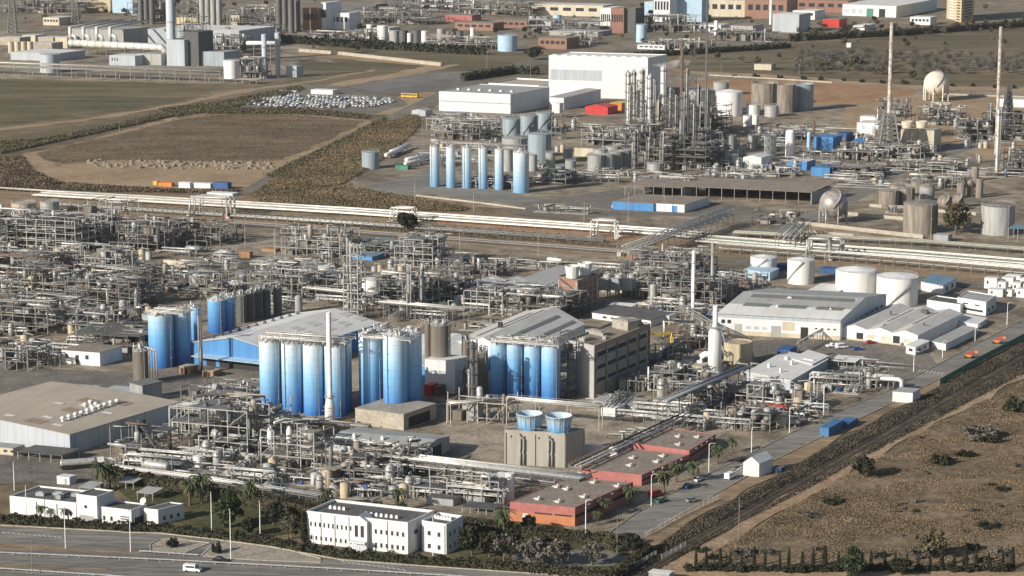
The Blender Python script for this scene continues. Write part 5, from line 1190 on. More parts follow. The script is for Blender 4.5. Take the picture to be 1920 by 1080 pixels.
box('blue and white low store with grey roof in front of the long open shed',(1148,393),76,32,15,'blue_wall','roof_brown',name='store_building',cat='building');box('white store with blue door adjoining the blue store',(1224,396),58,32,15,'white_wall','roof_brown',name='store_building',cat='building',door=[(.6,3.2,.8,'blue_wall')])
box('small white canopy box against the blue store wall',(1147,390),40,2,6,'white_wall',name='annex',cat='annex')
box('cream concrete block building carrying two white tubs',(1688,283),59,14,40,'cream','concrete',name='cooling_tower',cat='cooling tower',door=[(.05,.6,1,'concrete'),(.25,.6,1,'concrete'),(.5,.6,1,'concrete'),(.75,.6,1,'concrete')])
for x,l in((1703,'left'),(1730,'right')):p=G(x,283);p.y+=8;p.z=hz(p,241);b=MB();b.lathe(p,[(3.2,0),(4,5),(3.6,5),(3,.3),(0,.3)],16,cap_top=False);b.solo('cooling_tub','cream',l+' white tub on the cream block building','cooling tub',None,None,p.copy())
box('white and pale blue office with flat roofs left of the thin striped flare',(1606,252),46,16,22,'white_wall','roof_white',name='office_building',cat='office',door=[(.2,2,.3,'blue_pale'),(.6,2,.3,'blue_pale')]);box('white upper block behind the white and pale blue office',(1612,240),30,10,22,'white_wall','roof_pale',name='office_building',cat='office')
box('small grey hut behind the striped flare',(1668,218),18,8,12,'grey_wall','roof_grey',name='hut',cat='hut');box('tiny cream hut at the edge of the far grove',(1414,131),31,10,11,'cream','roof_brown',name='hut',cat='hut');box('tiny white box hut in the olive meadow',(1587,89),8,4,8,'white_wall',name='hut',cat='hut')
box('white long hut at the far right behind the lattice column',(1872,200),60,8,14,'white_wall','roof_white',name='hut',cat='hut')
# rusty tanks right
for(cx,w_,yb,yt,m_,rf,l)in[(1730.5,65,440,382,'rust_tank','cone','broad weathered tank with brown dome in front of the bund wall'),(1876,63,443,384,'grey_tank','low','broad ribbed tank with rusty roof at the right edge'),(1669,37,391,357,'rust_tank','low','left ribbed grey tank in the back row above the bund'),(1701,33,388,352,'rust_tank','low','second ribbed grey tank in the back row above the bund'),(1684,30,372,346,'rust_tank','low','tank peeking between the two back row bund tanks'),(1740,28,380,350,'grey_tank','dome','domed grey tank behind the weathered tank'),(1723,26,362,340,'rust_tank','low','small brown tank far behind the weathered tank'),(1829,14,340,315,'rust_tank','dome','slim rusty vessel at left behind the right edge tank'),(1803,16,372,345,'rust_tank','dome','slim upright rusty vessel above the dark tree'),(1820,12,370,340,'rust_tank','dome','narrow rusty vessel above the dark tree'),(1837,14,372,338,'rust_tank','dome','tallest narrow rusty vessel above the dark tree')]:tank(l,cx,yb,w_,yt,m_,rf,rm='rust_tank')
for(x,y,w_,l)in[(1772,398,28,'left rusty brown sphere tank beside the dark tree'),(1797,390,22,'right small rusty brown sphere tank beside the dark tree')]:sphere_tank(l,x,y,w_,'rust_tank',6)
def wall(label,pts,h=1.6,m='concrete_pale',name='bund_wall'):
 b=MB();P=[G(*p)for p in pts]
 for i,(a,c)in enumerate(zip(P,P[1:])):d=c-a;n=Vector((-d.y,d.x,0)).normalized();b.para(a+d.normalized()*(.31 if i else 0),d-d.normalized()*(.31 if i else 0),n*.3,UZ*h)
 return b.solo(name,m,label,'wall',None,None,P[0].copy())
wall('long pale bund wall in front of the weathered tanks',[(1487,420),(1730,448)],2.2);wall('cream bund wall behind the sphere shadow',[(1590,404),(1700,414)],2.0);wall('pale bund wall at the far side of the weathered tanks',[(1630,388),(1830,404)],1.8);wall('low wall below the silver sphere tank',[(1490,434),(1600,444)],1.5)
wall('long low white wall at the edge of the bare grove',[(1330,142),(1470,150),(1560,156)],1.2);wall('pale boundary wall behind the cream sphere tank',[(1765,178),(1990,186)],1.5);wall('low pale wall between the slim silos and the pipe corridor',[(780,368),(900,382),(985,393)],1.0)
box('small dark grey kiosk below the weathered tank',(1750,453),26,6,13,'grey_paint','roof_grey',name='kiosk',cat='kiosk');shed('blue roofed canopy at the right edge of the photo',(1890,452),50,9,24,'roof_blue')
# flares and masts
chimney('thin striped flare stack with spiral bands, left of the two flares',1665.5,280,8,42,'mast_paint',6.5,'flare_stack',2,cat='flare stack');chimney('thin rusty white flare stack at far right',1868,290,6.5,50,'mast_paint',6,'flare_stack',3,cat='flare stack')
chimney('thin black mast rising behind the process columns',1322,300,4.5,-40,'steel_dark',3.5,'mast',0,cat='mast');chimney('tall rusty thin stack beside the process columns',1277,262,7,78,'rust',6,bands=2)
for k in range(16):
 pass
lattice('square lattice structure round the foot of the striped flare',1664,290,44,214,m='steel');lattice('grey lattice tower at far right carrying dark column',1888,262,26,160,m='steel_dark',taper=.3)
column('dark process column inside the far right lattice tower',1888,262,12,170,'steel_dark',5);column('tall pale column in front of the far right flare',1869,330,7,205,'lagging',3);column('leaning dark column left of the far right flare',1855,262,8,195,'steel_dark',3)
# process columns cluster
for(cx,yb,w_,yt,pl,m_,l)in[(1178,232,11,135,5,'lagging','leftmost tall column of the process column cluster'),(1189,224,9,133,4,'pipe_beige','second column from the left in the column cluster'),(1203,258,9,130,6,'steel_light','dark platformed column third from left in the cluster'),(1217,272,11,140,6,'lagging','bright silver column at the middle of the column cluster'),(1242,222,12,124,3,'white_metal','pale clean column at the back of the column cluster'),(1233,292,13,190,4,'rust_tank','short thick rusty column low in the column cluster'),(1257,270,9,165,5,'steel_light','slim grey column right of the middle of the cluster'),(1269,296,10,180,6,'brown_silo','dark rusty column near the right end of the cluster'),(1286,285,9,130,6,'steel','tall brown column near the right of the cluster'),(1297,296,12,196,5,'steel','dark thick column at the right end of the cluster'),(1309,280,8,160,5,'steel','last slim dark column right of the cluster'),(1228,252,7,150,4,'steel_light','very slim column behind the middle of the cluster')]:column(l,cx,yb,w_*.78,yt,m_,pl+1,pm='steel_dark')
for i,(cx,yb,w_,yt,m_)in enumerate([(1183,262,6,150,'steel'),(1196,240,5,128,'steel_dark'),(1208,290,8,175,'steel_dark'),(1222,300,7,165,'steel'),(1236,268,6,150,'steel_dark'),(1249,300,8,190,'steel_dark'),(1263,312,9,205,'steel'),(1279,318,9,160,'steel_dark'),(1291,262,6,140,'steel_dark'),(1303,318,10,175,'steel_dark'),(1316,300,7,190,'steel_dark'),(1190,318,8,215,'steel'),(1214,318,7,200,'steel_dark'),(1241,322,8,210,'rust_tank'),(1327,286,8,150,'steel_dark')]):
 column('dark slender column with many platforms within the crowded column cluster',cx,yb,w_,yt+12+(i*29)%50,m_,6,group='dark slender columns of the column cluster',pm='steel_dark')
for(x,y,w_,yt,l)in[(1200,285,14,150,'leftmost square lattice tower among the process columns'),(1255,300,16,168,'middle square lattice tower among the process columns'),(1296,310,16,140,'right square lattice tower among the process columns')]:lattice(l,x,y,w_,yt,m='steel_dark',taper=.9,n=12)
# white warehouse complex
o=bld('huge white windowless warehouse with grey translucent wall panel',(1214,110),(1029,105),(1237,106),187,'white_wall','roof_white',par=.6,name='warehouse',cat='warehouse',ry=34)
face(o,'F',.015,.54,o.h*.42,o.h*.68,'greyblue_wall','translucent_panel',.1);rooftop(o,[(.1*k+.05,.06,5,2,1)for k in range(10)],'white_metal')
o=bld('lower white front hall with grey roof left of the huge white warehouse',(957,178),(823,172),(1180,150),214,'white_wall','roof_grey',par=.4,name='warehouse',cat='warehouse',ry=60);face(o,'F',0,1,o.h*.5,o.h*.56,'grey_wall','band',.08);rooftop(o,[(.15*k+.1,.3,2,2,1)for k in range(6)],'white_metal')
o=bld('grey roofed hall with small white gable between the white warehouses',(1057,184),(1030,182),(1130,165),206,'white_wall','roof_grey',kind='mono',rh=1,name='warehouse',cat='warehouse',ry=60)
o=bld('flat roofed white parapet block behind the lower front hall',(1010,163),(916,158),(1040,146),178,'white_wall','roof_beige',par=1.2,ry=45,name='warehouse',cat='warehouse')
box('red awning tent at the foot of the huge white warehouse',(1097,214),42,16,14,'red','red',name='awning',cat='tent',gable=1.5);box('yellow and orange stall tent right of the red awning',(1143,207),22,14,14,'orange','yellow',name='awning',cat='tent')
box('small blue grey shed left of the white front hall',(835,227),28,10,14,'bluegrey_tank','roof_grey',name='shed',cat='shed');box('grey tarpaulin hangar beside the car park road',(772,217),26,10,10,'greyblue_wall','roof_grey',name='shed',cat='shed',gable=1)
box('white control hut block above the blue grey tanks',(1035,222),14,6,18,'white_wall','white_wall',name='hut',cat='hut',z0=4);unit('slim steel structure under the white control hut',1034,262,1052,6,17,4,91,dens=.5)
drum('white bullet vessel lying beside the small blue grey tank',724,298,756,286,8,1.0,'white_paint');drum('second white bullet vessel behind the first by the reed bank',733,292,768,279,8,1.2,'white_paint');drum('white bullet vessel right of the pair near the slim silos',762,308,802,300,9,1.2,'white_paint');drum('lower white bullet vessel near the slim silos',760,314,796,307,8,1.0,'white_paint');box('green container beside the white bullet vessels',(741,318),24,4,8,'green')
# yellow coach, car park things
P=G(752,183);t=thing('parked_coach','yellow coach parked beyond the car park','bus',P.copy());b=MB();Wc=30/S(183)/GX.x;b.para(P+UZ*.5,GX*Wc,GY*3,UZ*3);b.part('body','yellow',t);b=MB();b.para(P+UZ*2-GY*.05+GX*.6,GX*(Wc-1.2),GY*.05,UZ*.9);b.part('window','glass',t)
for f in(.2,.8):b=MB();q=P+GX*Wc*f+UZ*.5;b.tube([q-GY*.1,q+GY*2.9],.5,10);b.part('wheel','black',t)
box('white bus shelter building behind the car park',(583,176),42,8,8,'white_wall','roof_white',name='shelter',cat='building');box('low white sheet shelter at the left end behind the car park',(517,172),38,4,2.5,'white_wall','roof_white',name='shelter',cat='building')
# parked cars: one low shape per colour, each car its own object
def minicar(m):
 b=MB()
 for(x0,x1,z0,z1,w_,k)in((-2.1,2.1,.3,.85,1.75,0),(-1.5,.9,.85,1.4,1.5,1)):
  b.mi=k;b.para(Vector((x0,-w_/2,z0)),Vector((x1-x0,0,0)),Vector((0,w_,0)),UZ*(z1-z0))
 b.mi=0;b.para(Vector((-1.45,-.76,1.36)),Vector((2.3,0,0)),Vector((0,1.52,0)),UZ*.12)
 b.mi=2
 for x in(-1.3,1.3):b.tube([Vector((x,-.85,.32)),Vector((x,.85,.32))],.32,8)
 return b.mesh('car',[m,'glass','black'])
CM={k:minicar(k)for k in('car_white','car_silver','car_black','car_blue','car_red')}
rnd=random.Random(5);nm={'car_white':'white','car_silver':'silver','car_black':'black','car_blue':'blue','car_red':'red'}
PK=[(452,194),(480,176),(560,165),(655,168),(732,182),(738,192),(700,201),(560,205),(470,199)]
W0=G(440,206);PW=[(G(*p).x,G(*p).y)for p in PK];ux_=GX;uy_=Vector((-GX.y,GX.x,0));nc=0
for r_ in range(14):
 for k in range(60):
  q=W0+ux_*(k*3.1-6+rnd.uniform(-.25,.25))+uy_*((r_//2)*16+(r_%2)*5.6+rnd.uniform(-.7,.7));
  if not inpoly(q.x,q.y,PW)or rnd.random()<.2+.3*(math.sin(k*.23+r_)>.75)or nc>=290:continue
  nc+=1;m=rnd.choices(list(nm),(78,12,5,3,2))[0]
  o=bpy.data.objects.new('parked_car',CM[m]);col.objects.link(o);o.location=(q.x,q.y,GZ);o.rotation_euler=(0,0,math.atan2(uy_.y,uy_.x)+R(rnd.choice((0,180))+rnd.uniform(-3,3)));o['label']=nm[m]+' car among the rows in the distant car park';o['category']='car';o['group']=nm[m]+' cars in the distant car park'
print('cars',nc)
# containers on the dirt field
box('longest white site cabin at the bottom edge of the brown field',(335,352),22,4,10,'white_wall',name='site_cabin',cat='cabin');box('second white site cabin joined to the first by the brown field',(358,352),38,4,9,'white_metal',name='site_cabin',cat='cabin');box('blue container right of the white site cabins',(400,354),28,4,12,'blue_dark',name='container');box('orange skip on the dirt below the rubble heaps',(297,349),26,3,7,'orange',name='skip',cat='skip');box('yellow skip left of the orange skip',(287,347),8,3,7,'yellow',name='skip',cat='skip')
box('white flat canopy roof over the pipe corridor crossing',(388,366),50,6,5,'white_wall',name='canopy',cat='canopy')
# ================================================================ POWER STATION top left
chimney('huge grey chimney of the power station, cut by the top edge',321,123,18,-75,'greyblue_wall',16,bands=2)
box('pale grey clad boiler block beside the huge chimney',(313,123),35,14,48,'greyblue_wall','grey_paint',name='boiler_house',cat='building');box('dark ribbed boiler house with cluttered top right of the huge chimney',(348,123),26,22,62,'steel_dark',name='boiler_house',cat='building',ribs=True);box('dark blue low hall right of the ribbed boiler house',(374,123),48,24,26,'bluegrey_tank','roof_grey',name='hall',cat='building')
unit('steel clutter standing on the roof of the boiler house',333,112,372,20,39,6,71,fm='steel_dark')
o=bld('long hall with pale roof and blue grey end wall behind the boiler house',(449,58),(277,55),(481,52),92,'greyblue_wall','roof_white',par=0,name='turbine_hall',cat='building',ry=60);rooftop(o,[(.3,.4,4,4,2),(.75,.3,4,4,2)],'steel')
o=bld('grey slab hall with four white inlet ducts',(232,56),(128,54),(312,50),90,'grey_wall','roof_grey',par=0,name='turbine_hall',cat='building',ry=40)
for i in range(4):
 c=G(133+25*i,100);t=thing('inlet_duct',['leftmost','second','third','rightmost'][i]+' white upright duct of four on the power station','duct',c.copy(),'white upright ducts of the power station');h0,h1=hz(c,78),hz(c,50);b=MB();b.tube([c+UZ*h0,c+UZ*h1],1.7,12);b.part('duct','lagging_white',t);b=MB();b.tube([c+UZ*(h1-.5),c+UZ*h1+GY*60+UZ*2],1.0,8);b.part('roof_duct','lagging',t);b=MB();b.tube([c+UZ*(h0+6)+GX*2,c+UZ*(h0+5)+GX*5,c+UZ*(h0)+GX*6.5],1.4,8);b.part('bend','white_metal',t);b=MB();b.beam(c,c+UZ*h0,.6);b.part('leg','steel',t)
c=G(132,103);e=G(304,112);hA=hz(c,80);t=thing('steam_duct','huge horizontal bright steam duct across the front of the power station','duct',c.copy());b=MB();b.tube([c+UZ*hA,e+UZ*hA,e+UZ*(hA-3)+GX*3,e+UZ*3+GX*3],3.1,16);b.part('duct','lagging_white',t)
for k in range(12):b=MB();q=c+(e-c)*(k+.5)/12+UZ*hA;d=(e-c).normalized();b.tube([q,q+d*.4],3.3,16);b.part('band','lagging',t)
for k in range(6):b=MB();q=c+(e-c)*k/5;b.beam(q,q+UZ*(hA-2.5),.7);b.part('leg','steel',t)
box('pale grey plant room with small windows in front of the steam duct',(205,122),51,18,18,'greyblue_wall','roof_white',name='plant_room',cat='building',door=[(.1,1,.3,'glass'),(.2,1,.3,'glass'),(.3,1,.3,'glass')]);box('curved grey annex right of the plant room',(257,121),48,16,20,'grey_wall','roof_grey',name='plant_room',cat='building');box('white box on the plant room roof',(244,106),22,7,10,'white_wall',name='roof_cabin',cat='cabin',z0=0)
tank('broad pale tank in front of the white roofed hall at far left',91,137,38,101,'greyblue_wall','low');box('white roofed low hall behind the broad pale tank',(20,112),92,40,14,'greyblue_wall','roof_white',name='hall',cat='building')
for i in range(4):tank(['first','second','third','fourth'][i]+' small cream tank of the row at the far left',20+12*i,100,11,78,'cream','low',rail=False)
for i,(x,y,w_,h_)in enumerate([(0,84,40,14),(42,78,26,12),(72,88,30,18),(104,90,24,20),(60,96,40,16)]):box(['pale low block at the very left edge of the power station','pale block second from the left edge of the power station','pale box block behind the cream tanks','pale block left of the white ducts','pale block in front of the box blocks at far left'][i],(x,y),w_,16,h_,'cream' if i%2 else 'concrete_pale','roof_pale',name='plant_room',cat='building')
rack('long beige pipe bridge along the front of the power station',[(-150,133),(0,141),(413,156)],10,7,[(.1,0,.5,'pipe_beige'),(.3,0,.5,'lagging'),(.5,0,.6,'pipe_beige'),(.7,1,.5,'pipe_beige'),(.3,1,.5,'lagging'),(.9,1,.5,'pipe_beige')],14,(.72,1.0),fm='steel_light')
tank('white tank beside the twin slim stacks of the power station',433,148,30,113,'white_paint','low');chimney('left of the twin slim stacks with wide tops',496,148,9,64,'greyblue_wall',10,bands=1);chimney('right of the twin slim stacks with wide tops',521,146,9,61,'greyblue_wall',10,bands=1)
unit('dark equipment block between the white tank and twin slim stacks',449,148,492,14,17,3,72,fm='steel_dark',dens=1.6);box('dark blue filter house beneath the twin slim stacks',(452,146),36,12,24,'bluegrey_tank',name='filter_house',cat='building');box('white electrical room right of the twin slim stacks',(537,144),20,10,20,'greyblue_wall','roof_white',name='plant_room',cat='building');shed('small tan canopy in front of the white tank by the slim stacks',(442,157),40,8,8,'concrete_pale')
drum('white elbow duct between the slim stacks',464,118,520,118,8,16,'white_paint','duct','duct');unit('cage of curved steel pipework right of the boiler house',378,100,446,26,15,2,73,dens=1.5)
# ================================================================ TOWN and works along the top edge
def silo_cluster(lab,x,yb,n,wpx,yt,m='dark_silo'):
 for i in range(n):tank(['left','centre','right','far right','end'][i%5]+' silo of '+lab,x+i*wpx*.95,yb-(i%2)*3,wpx,yt,m,'flat',name='silo',cat='silo',rail=False)
silo_cluster('the dark grey silo bank above the power station roof',264,46,3,11,-25);silo_cluster('the small dark silo pair right of the huge chimney top',301,40,2,8,2,'grey_tank');silo_cluster('the grey silo bank right of the chimney at the top edge',379,52,4,11,-25,'grey_tank');silo_cluster('the dark silo bank beside the orange walled block',523,62,4,12,-12,'dark_silo')
SB=[(160,22,50,22,'yellow_wall','yellow cream hall at the top edge'),(211,24,40,30,'blue_pale','white and blue block beside the yellow hall at the top'),(81,47,32,14,'cream','small cream hut on the field above the power station'),(330,45,44,12,'yellow_wall','low yellow roofed store behind the chimney'),(420,50,30,22,'cream','cream block right of the grey silo bank'),(568,56,30,40,'brick_orange','orange walled block with white frame at the top edge'),(600,56,12,50,'white_wall','tall white slab beside the orange walled block'),(612,54,44,30,'white_wall','white framed open block right of the tall white slab'),(640,38,66,30,'steel_dark','dark clad hall at the top left of centre'),(790,12,60,12,'white_wall','long white hall at top behind the tanks'),(853,56,72,14,'brick_orange','long low orange roofed works in the town'),(928,52,60,14,'brick','brown red works right of the orange roofed works'),(835,40,50,12,'salmon','small red works behind the orange roofed works'),(1009,91,53,20,'brick_orange','bright orange brick building near the light blue tank'),(997,28,132,20,'cream','very long cream building with window strips at top'),(1000,44,130,8,'roof_grey','long grey pipe shed in front of the cream building'),(1125,60,20,44,'white_wall','white left half of the chequered brick tower'),(1145,62,24,46,'brick','chequered brick tower with white window frames'),(1169,62,22,46,'steel_dark','dark right half of the chequered brick tower'),(1225,42,30,52,'white_wall','tall white block left of the blue block at the top'),(1258,40,56,48,'blue_pale','tall pale blue block at the top edge'),(1314,30,80,30,'cream','cream and orange factory with rows of windows'),(1396,34,76,34,'brick_orange','large orange factory block at the top edge'),(1448,60,48,33,'greyblue_wall','pale blue cube building right of the orange factory'),(1486,36,40,16,'white_wall','low white roofed shop behind the pale blue cube'),(1542,50,30,14,'red','small red building below the white warehouses'),(1490,22,96,22,'brick','brick fronted warehouse with white roof at top'),(1600,56,20,8,'white_wall','small white shed beside the highway'),(1706,46,36,14,'white_wall','white low house at foot of the blue warehouse wall'),(700,60,30,8,'cream','low cream shed behind the tank row'),(1030,66,90,8,'roof_grey','grey flat roofed open shed above the orange brick building'),(1208,30,16,26,'blue_pale','thin blue block left of the tall white block'),(1195,92,50,8,'white_wall','row of white trailers below the light blue silo'),(1370,60,40,12,'grey_wall','grey workshop left of the pale blue cube'),(1300,60,50,14,'white_wall','low white works building below the cream factory')]
for(x,y,w_,h_,m_,l)in SB:
 box(l,(x,y),w_,18+(w_%7)*2,h_,m_,'roof_white' if m_ in('white_wall','greyblue_wall','blue_pale')else 'roof_pale' if m_ in('cream','yellow_wall')else 'roof_brown' if 'roof' not in m_ else m_,name='factory_building' if w_>30 else 'works_building',cat='building',door=[(f,max(1.5,w_/14),.3 if h_<36 else .4,'glass')for f in(.08,.26,.44,.62,.8)]if m_ in('cream','brick','brick_orange','white_wall')else None)
o=bld('big white and grey distribution warehouse with blue shaded side at top right',(1680,12),(1580,8),(1757,0),33,'white_wall','roof_white',par=0,name='warehouse',cat='warehouse',ry=130);face(o,'F',.45,.58,0,9,'green','door');face(o,'F',.68,.8,0,9,'opening','door');windows(o,'F',3,.02,.4,3,8,.7,'greyblue_wall')
o=bld('white distribution warehouse with brown lower wall left of the bigger one',(1545,8),(1475,6),(1590,0),20,'white_wall','roof_white',par=0,name='warehouse',cat='warehouse',ry=100);face(o,'F',0,1,0,5,'brick','lower_wall',.2)
o=bld('tall yellow apartment block with balconies at the top right',(1802,-40),(1777,-42),(1828,-44),42,'yellow_wall','roof_pale',par=1,name='apartment_block',cat='apartment block',ry=40,h=45)
for k in range(14):face(o,'F',.25,.6,1.5+k*3.1,2.8+k*3.1,'white_wall','balcony',1.2);face(o,'F',.7,.9,1.5+k*3.1,2.8+k*3.1,'glass','window',.1);face(o,'R',.2,.8,1.5+k*3.1,2.8+k*3.1,'opening','window',.1)
TT=[(693,72,12,46,'white_paint'),(717,74,21,48,'white_paint'),(739,82,19,57,'grey_tank'),(756,82,18,57,'dark_silo'),(768,84,9,62,'white_paint'),(781,84,17,57,'dark_silo'),(796,84,13,58,'white_paint'),(827,84,16,54,'grey_tank'),(841,84,9,60,'rust_tank'),(850,88,12,60,'dark_silo'),(862,90,14,58,'dark_silo'),(886,90,9,52,'white_paint'),(998,50,13,30,'grey_tank'),(1011,50,13,31,'grey_tank'),(1024,50,13,31,'grey_tank'),(1045,48,17,28,'blue_pale')]
for i,(cx,yb,w_,yt,m_)in enumerate(TT):tank(['white','white','grey','dark','slim white','dark','white','grey','slim rusty','dark','dark','slim white','grey','grey','grey','pale blue'][i]+' distant tank, '+['leftmost of all','second from left','third from left','fourth from left','fifth from left','sixth from left','seventh from left','left of the rusty one','between dark tanks','just right of the rusty one','second right of the rusty one','at its right end','first of four near the cream building','second of four near the cream building','third of four near the cream building','last of four near the cream building'][i],cx,yb,w_,yt,m_,'low',rail=False)
tank('broad light blue tank beyond the dark hedge line',951.5,97,37,66,'blue_pale','low');tank('light blue silo below the chequered brick tower',1203,80,20,46,'blue_pale','low');tank('slim white silo in the town right of centre',1343,66,8,40,'white_paint','dome',rail=False)
chimney('thin white chimney at the top right of centre',1445,46,5,-20,'white_paint',bands=0)
for(x,y,w_,yt,l)in[(24,62,16,-10,'leftmost lattice pylon above the power station'),(142,46,14,-10,'second lattice pylon above the power station'),(430,60,8,-5,'lattice mast right of the grey silo bank')]:lattice(l,x,y,w_,yt)
for i,(x0,y0,x1,d,h_,lv)in enumerate([(0,24,150,40,14,2),(240,40,300,30,26,4),(340,44,380,30,28,4),(425,54,520,40,22,3),(480,70,520,20,12,2),(655,44,800,40,14,2),(640,78,690,20,10,2),(790,90,930,20,10,2),(990,60,1120,30,12,2),(1050,84,1110,20,10,2),(1196,60,1300,30,16,2),(1200,92,1320,20,8,1),(700,20,860,40,16,2),(860,28,990,40,14,2),(1330,76,1440,25,9,1),(560,82,640,25,10,2)]):
 unit(['wide distant pipe rack at the top left corner','steel work round the dark silo bank','steel work between the chimney and grey silo bank','tangle of steel right of the lattice mast','small pipe structure left of the dark silo bank','distant steel pipework under the dark clad hall','low pipework at the left end of the distant tank row','low pipework at the right end of the distant tank row','pipework around the four grey distant tanks','steel sheds right of the bright orange brick building','pipework at foot of the tall pale blue block','low pipework beside the white trailers','distant steel structures at the top edge left of centre','distant steel structures at the top edge centre','low works clutter left of the pale blue cube','pipework beside the road above the power station'][i],x0,y0,x1,d,h_,lv,300+i,bay=9,dens=.9,name='distant_structure')
# ================================================================ PIPE CORRIDOR
W_='lagging_white'
rack('wide run of bright white insulated pipes on sleepers, crossing the photo left to right',[(60,371),(640,405),(1240,446),(1300,452)],1.2,19,[(0,0,.36,W_),(.11,0,.4,W_),(.22,0,.3,'steel'),(.38,0,.3,'pipe_beige'),(.55,0,.42,W_),(.66,0,.3,'steel'),(.85,0,.42,W_),(.98,0,.36,W_)],9)
rack('white insulated pipes on sleepers continuing to the right edge of the photo',[(1300,458),(1500,474),(1700,488),(1920,506),(2150,526)],1.2,20,[(.02,0,.36,W_),(.14,0,.4,'lagging'),(.26,0,.3,'steel'),(.42,0,.36,W_),(.6,0,.3,'pipe_green'),(.80,0,.42,'lagging'),(.95,0,.42,W_)],9)
rack('raised beige pipe rack on short posts in front of the white pipes',[(97,389),(640,424),(1130,458)],3.2,5,[(.1,0,.32,'lagging'),(.45,0,.28,'pipe_beige'),(.8,0,.32,'lagging')],6.5,(.45,1.0))
rack('raised double deck pipe rack on posts along the corridor at right',[(1343,475),(1500,487),(1700,503),(1920,523),(2150,545)],4.5,6,[(.1,1,.35,'lagging'),(.4,1,.3,W_),(.75,1,.35,'lagging'),(.2,0,.3,'pipe_beige'),(.6,0,.3,'pipe_beige')],6.5,(.5,1.0))
rack('pale green and beige pipe run behind the white pipes at right',[(1373,446),(1560,455),(1740,464),(1920,478),(2150,495)],2.2,7,[(.1,0,.45,'pipe_beige'),(.4,0,.4,'pipe_green'),(.75,0,.45,'pipe_beige')],8)
rack('dull low pipe track behind the white pipes at left',[(-120,350),(60,362),(420,384),(730,404)],1.2,4,[(.1,0,.35,'pipe_beige'),(.6,0,.35,'lagging')],8)
loop('expansion loop of white pipes on portal frame left of the round dark tree',732,419,42,389,9,W_,3);loop('expansion loop of white pipes near the middle right of the corridor',1108,448,44,412,9,W_,3);loop('tall expansion loop frame with bent pipes at the left crossing',356,407,72,368,12,'lagging',3,r=.5)
loop('expansion loop of silver pipes at the right crossing',1512,488,40,446,8,'lagging',3,r=.5);loop('second expansion loop right beside the right crossing',1550,484,26,448,8,'lagging',2,r=.5)
for i,(a,c,t_,w_,l)in enumerate([((1180,498),(1375,424),9,7,'covered pipe bridge running diagonally over the corridor toward the refinery'),((1490,468),(1520,440),7,10,'short pipe crossing bridge above the corridor at right')]):
 rack(l,[a,c],t_,w_,[(.1,0,.3,W_),(.35,0,.35,'lagging'),(.6,0,.3,W_),(.9,0,.3,'lagging'),(.25,1,.3,'lagging'),(.6,1,.35,W_)],8,(.7,1.0),rail=True,name='pipe_bridge')
box('small red brown electrical hut under the left pipe crossing',(417,410),9,3,9,'brick',name='hut',cat='hut');box('small brick hut where the service road meets the pipe bridge',(1175,488),30,6,18,'brick_orange','concrete_pale',name='hut',cat='hut');box('tiny cream kiosk left of the small brick hut',(1157,481),7,3,9,'cream',name='kiosk',cat='kiosk')
